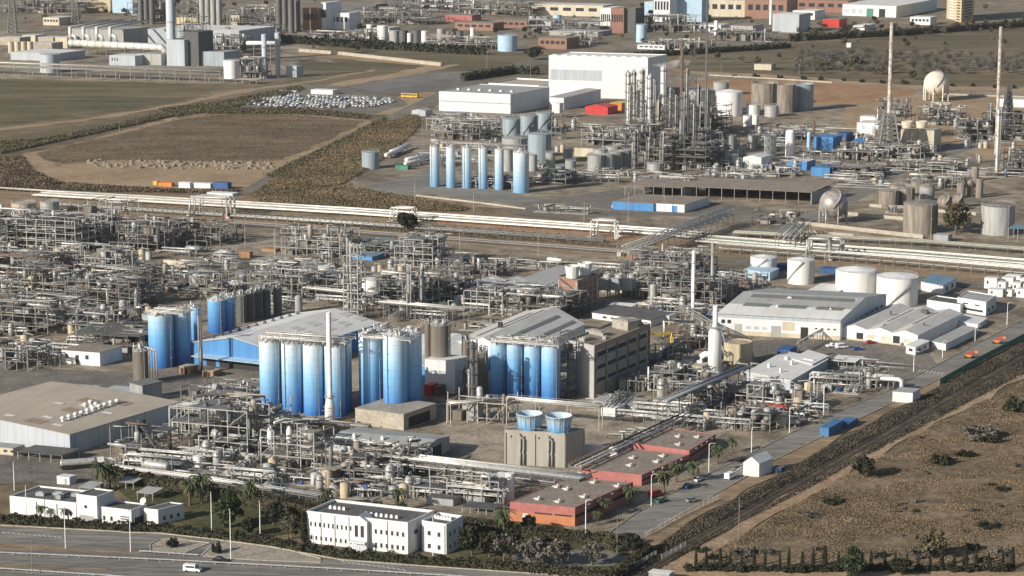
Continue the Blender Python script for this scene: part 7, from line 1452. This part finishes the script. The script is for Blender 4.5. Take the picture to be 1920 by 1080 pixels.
# ================================================================ small plant items between the structures
def mini(seed,kind):
 rnd=random.Random(seed);t=thing('pump_set','x','pump set',Vector((0,0,0)));Z=Vector((0,0,0));A=lambda x,y,z:Vector((x,y,z))
 if kind==0: # pump set
  b=MB();b.para(A(-4,-2,0),A(8,0,0),A(0,4,0),UZ*.45);b.part('plinth','concrete',t)
  for i in range(3):b=MB();b.box(A(-2.6+2.6*i,0,.45),1.6,.9,1.0,A(1,0,0));b.tube([A(-2.6+2.6*i,-.3,1),A(-2.6+2.6*i,-1.6,1),A(-2.6+2.6*i,-1.6,3)],.18,6);b.part('pump',rnd.choice(('steel','blue_dark','grey_paint')),t)
  b=MB();b.tube([A(-5,-1.6,3),A(5,-1.6,3),A(5,2,3),A(5,2,.4)],.22,6);b.tube([A(-5,1.6,2.2),A(6,1.6,2.2)],.16,6);b.part('pipework','lagging',t)
  b=MB()
  for x in(-4.5,0,4.5):b.beam(A(x,-1.6,0),A(x,-1.6,2.8),.16);b.beam(A(x,1.6,0),A(x,1.6,2.1),.16)
  b.part('support','steel',t)
 elif kind==1: # vertical vessel with platform
  b=MB();b.lathe(A(0,0,0),[(1,0),(1.3,1.2),(1.3,5.2),(.8,6),(0,6.2)],14);b.part('shell',rnd.choice(('grey_tank','lagging','pipe_beige')),t)
  b=MB();b.tube([A(0,0,6),A(0,0,7),A(2.2,0,7),A(2.2,0,.3)],.16,6);b.tube([A(0,-1.2,1.5),A(0,-3,1.5),A(-2,-3,1.5),A(-2,-3,0)],.16,6);b.part('pipework','steel_light',t)
  b=MB();b.ring(A(0,0,5.6),1.9,.1,10);b.ring(A(0,0,4.6),1.9,.25,10);b.part('platform','steel',t)
 elif kind==2: # exchangers
  for i in range(2):b=MB();b.tube([A(-3,i*2,1.6),A(3.2,i*2,1.6)],.7,12);b.box(A(-1.6,i*2,0),.4,1.2,1.2,A(1,0,0));b.box(A(1.6,i*2,0),.4,1.2,1.2,A(1,0,0));b.part('shell',('lagging','grey_paint')[i],t)
  b=MB();b.tube([A(-2.4,0,2),A(-2.4,0,4),A(-2.4,4,4),A(4,4,4),A(4,4,0)],.2,6);b.tube([A(2.4,0,2),A(2.4,0,3.2),A(2.4,-2.5,3.2),A(2.4,-2.5,0)],.2,6);b.part('pipework','pipe_beige',t)
 elif kind==3: # little shed with cable tray
  b=MB();b.para(A(-2,-1.5,0),A(4,0,0),A(0,3,0),UZ*2.6);b.part('body',rnd.choice(('grey_wall','cream','concrete')),t);b=MB();b.para(A(-2.3,-1.8,2.6),A(4.6,0,0),A(0,3.6,0),UZ*.15);b.part('roof','roof_grey',t);b=MB();b.para(A(-.5,-1.56,0),A(1,0,0),A(0,.05,0),UZ*2);b.part('door','opening',t)
 elif kind==4: # short pipe trestle
  b=MB()
  for x in(-6,-2,2,6):
   b.beam(A(x,-1.4,0),A(x,-1.4,4.2),.25);b.beam(A(x,1.4,0),A(x,1.4,4.2),.25);b.beam(A(x,-1.7,4),A(x,1.7,4),.22);b.beam(A(x,-1.7,2.6),A(x,1.7,2.6),.22)
  b.part('frame','steel',t);b=MB()
  for i in range(5):y=-1.2+.6*i;z=4.3 if i%2 else 2.9;b.tube([A(-8,y,z),A(7,y,z),A(7.5,y,z-.5),A(7.5,y,.4)],.16+.03*i,6)
  b.part('pipework','lagging',t)
 else: # small tank pair
  for i in range(2):b=MB();b.lathe(A(i*3.6,0,0),[(1.5,0),(1.5,3.6+i),(0,4+i)],14,True);b.part('shell',('grey_tank','beige_tank')[i],t)
  b=MB();b.tube([A(0,0,4),A(0,0,5),A(3.6,0,5.6),A(3.6,0,5)],.14,6);b.part('pipework','steel_light',t)
 return t
KIND=[('pump_set','pump set','row of small pumps with pipes on a concrete plinth'),('pressure_vessel','vessel','small upright vessel with ring platform'),('heat_exchanger','heat exchanger','pair of short horizontal exchanger shells'),('equipment_hut','hut','tiny flat roofed equipment hut'),('pipe_trestle','pipe trestle','short trestle carrying five thin pipes'),('small_tank_pair','tanks','pair of small squat tanks')]
PR=[]
for k in range(6):t=mini(40+k,k);PR.append([t,False])
ZONES=[('in the left plant',[(-20,430),(420,445),(500,500),(330,560),(270,660),(-20,690)],95,51),('behind the blue warehouse',[(420,500),(860,500),(900,610),(700,610),(600,575),(450,570)],55,52),('right of the brick tower',[(1130,510),(1400,520),(1340,610),(1270,590),(1150,565)],26,53),('around the scrubber column',[(1150,680),(1300,650),(1500,740),(1460,800),(1340,815),(1130,790)],44,54),('in the foreground pipe yard',[(220,880),(480,850),(900,925),(940,950),(600,935),(400,905)],40,55),('on the refinery ground',[(800,250),(1180,240),(1340,260),(1340,345),(1180,345),(1050,345),(820,330)],46,56),('on the right refinery ground',[(1340,235),(1640,240),(1900,235),(1900,340),(1700,370),(1560,345),(1340,330)],60,57),('beside the small domed tanks',[(1300,262),(1470,240),(1500,320),(1330,330)],20,58),('near the works road',[(1530,700),(1660,715),(1560,770),(1450,810)],10,59)]
BLK=[[(345,640),(600,575),(720,600),(880,640),(870,740),(350,715)],[(850,625),(1010,580),(1100,605),(1230,600),(1230,760),(900,760)]]
for(zn,poly,n,sd)in ZONES:
 rnd=random.Random(sd)
 for i in range(n):
  for _ in range(60):
   x,y=rnd.uniform(min(p[0]for p in poly),max(p[0]for p in poly)),rnd.uniform(min(p[1]for p in poly),max(p[1]for p in poly))
   if inpoly(x,y,poly)and not any(inpoly(x,y,q)for q in BLK):break
  else:continue
  k=rnd.choice((0,1,1,2,2,3,4,4,4,5));t,used=PR[k];lab=KIND[k][2]+' '+zn;rz=R(rnd.choice((-18,72,-18,162)));sc_=rnd.uniform(.8,1.35)
  if not used:
   t.location=G(x,y);t.rotation_euler=(0,0,rz);t.scale=(sc_,)*3;PR[k][1]=True;c=t
  else:c=copy_tree(t,G(x,y),rz,None,None,sc_)
  c.name=KIND[k][0];c['label']=lab;c['category']=KIND[k][1];c['group']=KIND[k][2]+' '+zn
# a few prominent upright vessels and low sheds that stand out of the pipework
for i,(cx,yb,w_,yt,m_,l)in enumerate([(205,520,16,470,'grey_tank','grey column vessel between left frames'),(230,600,14,565,'lagging','silver vessel beside the round dark opening unit'),(60,560,14,520,'beige_tank','beige vessel among brown racks near the left edge'),(340,610,12,575,'grey_tank','grey vessel behind the broad blue silo'),(455,545,14,515,'lagging','silver vessel at the right end of the white horizontal vessel'),(560,600,14,556,'grey_tank','grey vessel behind the last dark silo'),(870,560,10,520,'grey_tank','thin grey vessel right of the blue tarpaulin'),(1225,575,14,535,'lagging','silver upright vessel left of the twin pale stacks'),(1365,560,14,525,'white_paint','white round vessel below the leftmost white tank'),(1260,720,18,680,'cream','cream vessel left of the scrubber column'),(1300,770,18,738,'grey_tank','grey vessel under the diagonal pipe bridge'),(1370,800,16,770,'beige_tank','beige vessel right of the diagonal pipe bridge'),(660,905,14,872,'brown_silo','brown vessel in the rusty foreground unit'),(410,880,16,846,'grey_tank','grey vessel under the large foreground structure')]):tank(l,cx,yb,w_,yt,m_,'dome',name='pressure_vessel',cat='vessel',rail=False)
# ================================================================ VEGETATION
tree('round_dark',763,433,34,'round dark tree in front of the white pipes by the expansion loop',name='round_tree',wide=1.25)
tree('olive_big',1792,440,58,'ragged olive green tree between the weathered tank and the right tank',name='olive_tree')
tree('round_dark',1000,112,24,'dark tree clump beside the far road',name='round_tree',wide=1.4)
tree('pine_a',430,990,78,'large dark pine on the front lawn',name='pine_tree');tree('pine_a',1600,1086,66,'broad pine at the bottom edge of the dry field',name='pine_tree',wide=1.1)
tree('round_dark',513,985,44,'round dark tree on the lawn right of the large pine',name='round_tree');tree('olive_big',548,1010,42,'grey green tree left of the long white office',name='olive_tree');tree('cypress_a',570,1018,60,'dark cypress at the corner of the long white office',name='cypress')
tree('round_dark',470,1005,36,'low dark tree behind the verge hedge',name='round_tree');tree('bare_a',540,1010,40,'bare shrub tree left of the cypress',name='bare_tree')
for(x,y,h,k,l)in[(885,1042,58,'round_dark','dark full tree right of the right office block'),(918,1045,50,'round_dark','second dark tree right of the office block'),(945,1052,52,'grey_a','grey brown tree with thin trunk in the garden'),(990,1000,34,'round_dark','dark tree behind the garden hedge'),(995,1060,52,'grey_b','thin brown tree left of three before the tennis court'),(1018,1062,48,'grey_a','thin brown tree second of three before the tennis court'),(1052,1062,50,'grey_b','thin brown tree third of three before the tennis court'),(1110,1060,46,'grey_a','bare brown tree at the right end of the tennis court'),(1150,1036,36,'olive_big','green tree near the corner of the garden'),(1185,1040,40,'round_dark','dark tree at the garden corner by the fence'),(960,1030,40,'round_dark','dark tree under the garden palm')]:tree(k,x,y,h,l,name='garden_tree')
for(x,y,h,l)in[(77,973,30,'short palm in front of the left gatehouse wall'),(120,975,26,'small pale palm in front of the gatehouse entrance'),(192,920,64,'palm at the corner by the tanker truck'),(206,918,52,'second palm beside the tanker truck'),(356,948,56,'left palm of the pair on the front lawn'),(378,944,66,'right palm of the pair on the front lawn'),(473,950,56,'palm on the lawn below the dosing vessels'),(612,955,48,'palm behind the left end of the long white office'),(747,958,50,'slim palm in the pipe yard behind the office'),(757,965,30,'small palm bush beside the slim palm'),(945,1008,62,'broad palm behind the garden hedge'),(1132,970,44,'palm beside the orange office, nearest the camera'),(1182,950,44,'second palm beside the orange office'),(1245,925,50,'palm beside the red van'),(1268,905,44,'palm in front of the middle pink block'),(1300,905,46,'palm right of the middle pink block'),(1345,870,40,'palm at the far corner of the pink blocks'),(1373,850,36,'palm beside the tent corner of the road'),(1120,985,30,'low palm at the corner of the orange office')]:tree('palm_a',x,y,h,l,name='palm_tree',cat='palm')
for(x,y,h,l)in[(323,1027,20,'left clipped bush on the traffic island'),(406,1038,21,'right clipped bush on the traffic island')]:tree('bushdark',x,y,h,l,name='bush',cat='bush',wide=.62)
# right field trees
for(x,y,h,w_,k,l)in[(1618,895,38,1.3,'bush_dark2','round dark bush beside the dirt path'),(1765,870,20,1.3,'bushdark','dark shrub in the middle of the dry field'),(1808,856,12,1.8,'bushdark','flat dark shrub right of the middle shrub'),(1905,772,24,1.3,'bushdark','dark shrub at the right edge of the dry field'),(1830,822,24,1.8,'bushgrey','pale dry reed clump in the dry field'),(1855,830,16,1.4,'bushdark','dark shrub beside the pale reed clump'),(1748,1048,54,1.1,'olive_big','spreading olive tree in the dry field'),(1520,972,11,1.8,'bushgrey','low grey green shrub left in the dry field'),(1560,945,12,2,'bushdark','small dark shrub above the grey green shrub'),(1690,1080,34,1.4,'round_dark','dark rounded tree at bottom right of centre'),(1855,990,12,2,'bushdark','low dark shrub near the lower right corner'),(1880,920,9,2,'bushdark','low dark shrub near the right edge')]:
 if k=='bush_dark2':k='round_dark'
 tree(k,x,y,h,l,name='shrub' if k.startswith('bush')else 'round_tree' if k[0]=='r' else 'olive_tree',cat='shrub' if k.startswith('bush')else 'tree',wide=w_)
rnd=random.Random(12)
for i in range(28):
 x=1305+i*22+rnd.uniform(-3,3)
 if 1575<x<1630:continue
 tree('cypress_a',x,1064+rnd.uniform(-2,3),rnd.uniform(26,44),'young cypress in the row along the bottom of the dry field','young cypresses in a row',name='cypress',wide=rnd.uniform(.8,1.3))
for i in range(27):
 x=1298+i*22.5+rnd.uniform(-3,3);tree('bushdark',x,1070+rnd.uniform(-1,3),rnd.uniform(11,17),'clipped round bush in the row below the young cypresses','clipped bushes in a row',name='bush',cat='bush',wide=1.15)
for i in range(16):tree('bushgrey' if i%4 else 'bushdark',rnd.uniform(1310,1920),rnd.uniform(1022,1056),rnd.uniform(8,18),'scrubby bush behind the cypress row','scrubby bushes behind the cypress row',name='bush',cat='bush',wide=1.5)
for i in range(20):
 for _ in range(50):
  x,y=rnd.uniform(1330,1925),rnd.uniform(720,1020)
  if inpoly(x,y,[(1330,1042),(1400,1002),(1520,932),(1660,852),(1780,784),(1930,714),(1930,1030)]):break
 tree(rnd.choice(('bushgrey','bushyellow','bushgrey','bushgrey','bushdark')),x,y,rnd.uniform(4,8),'small wild bush in the dry field','small wild bushes in the dry field',name='wild_bush',cat='bush',wide=1.7)
# scrub, reeds and grass masses
scatter('dry_grass',[[(1330,1042),(1400,1002),(1520,932),(1660,852),(1780,784),(1930,714),(1960,1055),(1310,1055)]],60000,.4,'grass_dry','dry brown grass covering the field at the lower right','grass',3,clump=3,hgt=.45,noise=.11)
scatter('scrub',[[(1140,1100),(1195,1056),(1290,988),(1440,908),(1560,838),(1690,770),(1762,730),(1920,644),(1920,662),(1650,812),(1440,928),(1280,1016),(1140,1100)],[(1920,680),(1920,700),(1640,846),(1500,924),(1280,1036),(1180,1108),(1160,1108),(1450,946),(1660,828)]],16000,.42,'scrub_dark','dark scrub filling the railway cutting','scrub',5,clump=5)
scatter('scrub',[[(1195,1056),(1290,988),(1440,908),(1560,838),(1762,730),(1920,644),(1920,656),(1762,744),(1560,852),(1440,924),(1290,1006),(1195,1080)]],13000,.34,'scrub_dark','brown brambles along the edge of the railway cutting','scrub',6,clump=5)
scatter('reeds',[[(470,368),(520,332),(640,272),(700,240),(780,212),(792,232),(740,282),(690,318),(640,346),(560,360),(480,372)]],34000,.5,'reed','yellow brown reeds on the bank beside the plant','reeds',7,clump=5,hgt=1.4)
scatter('reeds',[[(480,374),(640,350),(760,370),(880,392),(860,398),(640,390),(480,382)]],15000,.5,'reed','band of dry reeds behind the white pipes','reeds',8,clump=5,hgt=1.5)
scatter('scrub',[[(0,268),(80,262),(180,243),(330,209),(335,216),(200,246),(80,272),(0,290)]],7000,.7,'leaf_olive','dark scrub line along the canal beside the green field','scrub',9,clump=5,hgt=1.2)
scatter('scrub',[[(300,205),(420,190),(560,162),(570,168),(430,204),(330,220)],[(380,205),(560,204),(690,216),(690,224),(560,214),(390,214)]],9000,.75,'leaf_olive','olive scrub above the brown field','scrub',10,clump=5)
scatter('scrub',[[(0,300),(40,294),(60,320),(110,344),(300,356),(450,358),(440,364),(0,356)]],10000,.65,'scrub_brown','brown scrub below the dirt field','scrub',11,clump=5)
scatter('scrub',[[(500,330),(640,262),(720,222),(726,228),(650,270),(520,338)]],4500,.7,'leaf_olive','green scrub strip beside the diagonal track','scrub',12,clump=5)
scatter('scrub',[[(450,402),(640,428),(900,446),(1150,464),(1230,474),(1230,468),(900,438),(640,418),(450,396)]],8000,.4,'leaf_dry','low dry weeds along the corridor railway','weeds',13,clump=4)
scatter('scrub',[[(70,292),(140,270),(250,244),(345,218),(450,208),(560,212),(690,226),(625,264),(535,302),(420,306),(300,303),(200,303),(110,312)]],9000,.45,'scrub_brown','brown weeds over the dark middle of the dirt field','weeds',14,clump=3,hgt=.6)
# rubble heaps
rnd=random.Random(4);b=MB()
for i in range(150):
 f=rnd.random();x=165+345*f;y=rnd.uniform(303,318)-6*abs(f-.5)*(1 if f<.5 else-.2);p=G(x,y);r=rnd.uniform(.9,2.2);n=len(b.v);k=7
 b.v+=[p+Vector((math.cos(6.283*j/k)*r*rnd.uniform(.7,1.3),math.sin(6.283*j/k)*r*rnd.uniform(.7,1.3),0))for j in range(k)]+[p+Vector((math.cos(6.283*j/k)*r*.5,math.sin(6.283*j/k)*r*.5,r*rnd.uniform(.45,.8)))for j in range(k)]+[p+UZ*r*.85]
 for j in range(k):j2=(j+1)%k;b.face((n+j,n+j2,n+k+j2,n+k+j));b.face((n+k+j,n+k+j2,n+2*k))
b.solo('rubble_heaps','heap','long field of small tipped earth and rubble heaps','rubble',None,'stuff',G(330,310))
# far bank, hedges, groves
hedge('clipped dark hedge behind the foreground pipe rack',[(212,902),(360,930),(620,975)],2.5,4.6,'hedge',30)
hedge('long clipped hedge between the orange office and the garden',[(700,962),(870,992),(1000,1010),(1190,1024)],3,3.4,'hedge',30)
hedge('wild hedge along the highway in front of the gatehouse',[(-20,978),(227,996),(300,997)],2.5,2.6,'leaf_dark',30,rough=.3)
hedge('wild hedge along the highway in front of the lawn',[(302,998),(400,1010),(500,1022),(570,1036)],2.5,2.6,'leaf_dark',30,rough=.3);hedge('tall dark hedge in front of the long white office',[(572,1034),(640,1046),(773,1057),(870,1064)],2.5,2.5,'leaf_dark',32,rough=.35);hedge('tall dark hedge along the garden at the bottom',[(872,1064),(1063,1080),(1140,1088),(1165,1082),(1215,1036)],2.8,2.8,'hedge',34,rough=.2)
hedge('distant dark hedge line in front of the tank row',[(530,80),(640,88),(780,96),(910,103)],5,6,'leaf_dark',10,1.1,rough=.3);hedge('dark hedge line right of the olive meadow track',[(1480,78),(1700,66),(1920,50),(2100,38)],5,5,'leaf_dark',9,1.0,rough=.4);hedge('dark hedge beside the asphalt field',[(868,152),(960,138),(1010,140)],5,5,'leaf_dark',10,.9,rough=.5);hedge('long hedge of the far road beside the bare grove',[(1190,108),(1330,100),(1480,90)],5,4,'leaf_dark',9,1.0,rough=.4)
wall('sand coloured retaining bank beside the far meadow',[(560,97),(640,103),(720,112),(826,124)],3.0,'concrete_pale','retaining_bank')
rnd=random.Random(8)
for i in range(150):
 x=rnd.uniform(1490,1930);y=rnd.uniform(104,140);tree('bare_a',x,y,rnd.uniform(13,18),'bare grey tree of the winter grove at upper right','bare grey trees of the grove',name='bare_tree',wide=1.3)
for i,(x,y,h)in enumerate([(1390,118,14),(1420,122,16),(1495,128,20),(1535,132,22),(1560,128,26),(1600,132,28),(1612,130,26),(1345,112,14),(1300,110,16),(1325,100,12),(1460,112,14),(1710,150,18),(1650,140,16)]):tree('olive_big' if i%2 else 'grey_a',x,y,h,'scattered tree at the edge of the far meadow','scattered trees at the far meadow edge',name='meadow_tree')
for i in range(14):tree('bushdark',1380+i*40+rnd.uniform(-8,8),144+i*1.7+rnd.uniform(-1,1),rnd.uniform(5,8),'small round bush beside the far verge','small round bushes along the far verge',name='bush',cat='bush')
for i in range(150):
 x=rnd.uniform(0,1920);y=rnd.uniform(4,70)if rnd.random()<.5 or x<560 else rnd.uniform(60,98)
 if x<560:y=rnd.uniform(8,50)
 if 1490<x<1760 and y<36:y=rnd.uniform(40,66)
 tree(rnd.choice(('round_dark','olive_big','grey_a','bare_a')),x,y,rnd.uniform(6,13),'distant tree among the works along the top edge','distant trees among the works',name='distant_tree')
for i in range(60):
 x=rnd.uniform(1490,1920);tree(rnd.choice(('round_dark','olive_big','grey_a')),x,rnd.uniform(62,78)-(x-1490)*.05,rnd.uniform(7,14),'roadside tree along the far highway at upper right','roadside trees along the far highway',name='roadside_tree')
# white steam from the column by the warehouse
m=bpy.data.materials.new('steam');m.use_nodes=True;n=m.node_tree;n.nodes.clear();ou=n.nodes.new('ShaderNodeOutputMaterial');pv=n.nodes.new('ShaderNodeVolumePrincipled');pv.inputs['Color'].default_value=(1,1,1,1)
tc=n.nodes.new('ShaderNodeTexCoord');nz=n.nodes.new('ShaderNodeTexNoise');nz.inputs['Scale'].default_value=.16;nz.inputs['Detail'].default_value=3;mr=n.nodes.new('ShaderNodeMapRange');mr.inputs[1].default_value=.44;mr.inputs[2].default_value=.64;mr.inputs[3].default_value=0;mr.inputs[4].default_value=.12
n.links.new(tc.outputs['Object'],nz.inputs['Vector']);n.links.new(nz.outputs[0],mr.inputs[0]);n.links.new(mr.outputs[0],pv.inputs['Density']);n.links.new(pv.outputs[0],ou.inputs['Volume'])
M['steam']=m;c=G(1242,222);c.z=hz(c,120);b=MB();b.lathe(Vector((0,0,0)),[(0,-1)]+[(math.sin(math.pi*k/10),-math.cos(math.pi*k/10))for k in range(1,10)]+[(0,1)],20)
b.v=[c+Vector((v.x*15+6,v.y*4,v.z*(2.6+v.x*1.2)+v.x*1.2))for v in b.v];b.solo('steam_plume','steam','thin white steam plume beside the huge white warehouse','steam',None,'stuff',c.copy())
HAZE=0.000022
# ---------------------------------------------------------------- road markings and kerbs
marks('road_marking',[((-200,1045),(700,1088),.18),((-200,1062),(400,1092),.18),((0,1040),(262,1050),.18),((500,1061),(1100,1090),.18),((0,1002),(270,1010),.15),((600,1056),(1060,1083),.15)])
bt=MB()
for i in range(12):
 x=4+i*9.5;y=999+i*.75;a,c=G(x,y),G(x+7,y+3.0);d=(c-a).normalized();p=Vector((-d.y,d.x,0))*.25;o=UZ*.3;bt.poly([a-p+o,c-p+o,c+p+o,a+p+o])
for i in range(13):
 x=640+i*9.5;y=1053+i*1.3;a,c=G(x,y),G(x+7,y+3.5);d=(c-a).normalized();p=Vector((-d.y,d.x,0))*.25;o=UZ*.3;bt.poly([a-p+o,c-p+o,c+p+o,a+p+o])
for(x,y)in((1400,868),(1404,871),(1409,874),(1414,877),(1392,872),(1397,876)):
 a,c=G(x-22,y+11),G(x-6,y+3);d=(c-a).normalized();p=Vector((-d.y,d.x,0))*.25;o=UZ*.3;bt.poly([a-p+o,c-p+o,c+p+o,a+p+o])
for i in range(7):
 x=1722+i*7;y=694+i*1.0;a,c=G(x,y+4),G(x+5,y);d=(c-a).normalized();p=Vector((-d.y,d.x,0))*.3;o=UZ*.3;bt.poly([a-p+o,c-p+o,c+p+o,a+p+o])
bt.solo('road_marking','line_paint',None,None,kind='structure')
def kerb(pts,w_=.3,h=.14,m='concrete_pale'):
 b=MB();P=[G(*p)for p in pts]
 for a,c in zip(P,P[1:]):
  d=c-a;n=Vector((-d.y,d.x,0)).normalized();b.para(a+UZ*.2,d,n*w_,UZ*(h+.1))
 return b.solo('kerb',m,None,None,kind='structure')
kerb([(228,1000),(300,1002),(400,1013),(500,1026),(640,1052),(773,1062),(1063,1082),(1200,1100)],.35,.2)
kerb([(0,987),(228,999)],.4,.2)
kerb([(282,1023),(300,1013),(330,1012),(393,1020),(340,1041),(284,1036),(282,1023)]);kerb([(378,1044),(392,1030),(425,1014)],.3,.14,'white_wall');kerb([(500,1022),(600,1049),(600,1056),(480,1052),(378,1044)])
kerb([(1130,1010),(1190,966),(1240,937),(1329,890),(1400,856),(1480,815),(1540,787),(1663,735),(1790,668),(1920,600)]);kerb([(1215,1002),(1280,964),(1457,862),(1547,818),(1673,757),(1762,712),(1920,634)])
# ---------------------------------------------------------------- air
m=bpy.data.materials.new('haze');m.use_nodes=True;n=m.node_tree;n.nodes.clear();ou=n.nodes.new('ShaderNodeOutputMaterial');pv=n.nodes.new('ShaderNodeVolumePrincipled')
pv.inputs['Color'].default_value=(.86,.92,1.0,1);pv.inputs['Density'].default_value=HAZE;pv.inputs['Anisotropy'].default_value=.2
n.links.new(pv.outputs[0],ou.inputs['Volume']);M['haze']=m
if HAZE:
 b=MB();b.para(Vector((-2500,-400,-1)),Vector((5000,0,0)),Vector((0,5000,0)),UZ*222);b.solo('haze','haze',None,None,kind='stuff')
print('OBJECTS',len(bpy.data.objects),'FACES',sum(len(o.data.polygons)for o in bpy.data.objects if o.type=='MESH'))
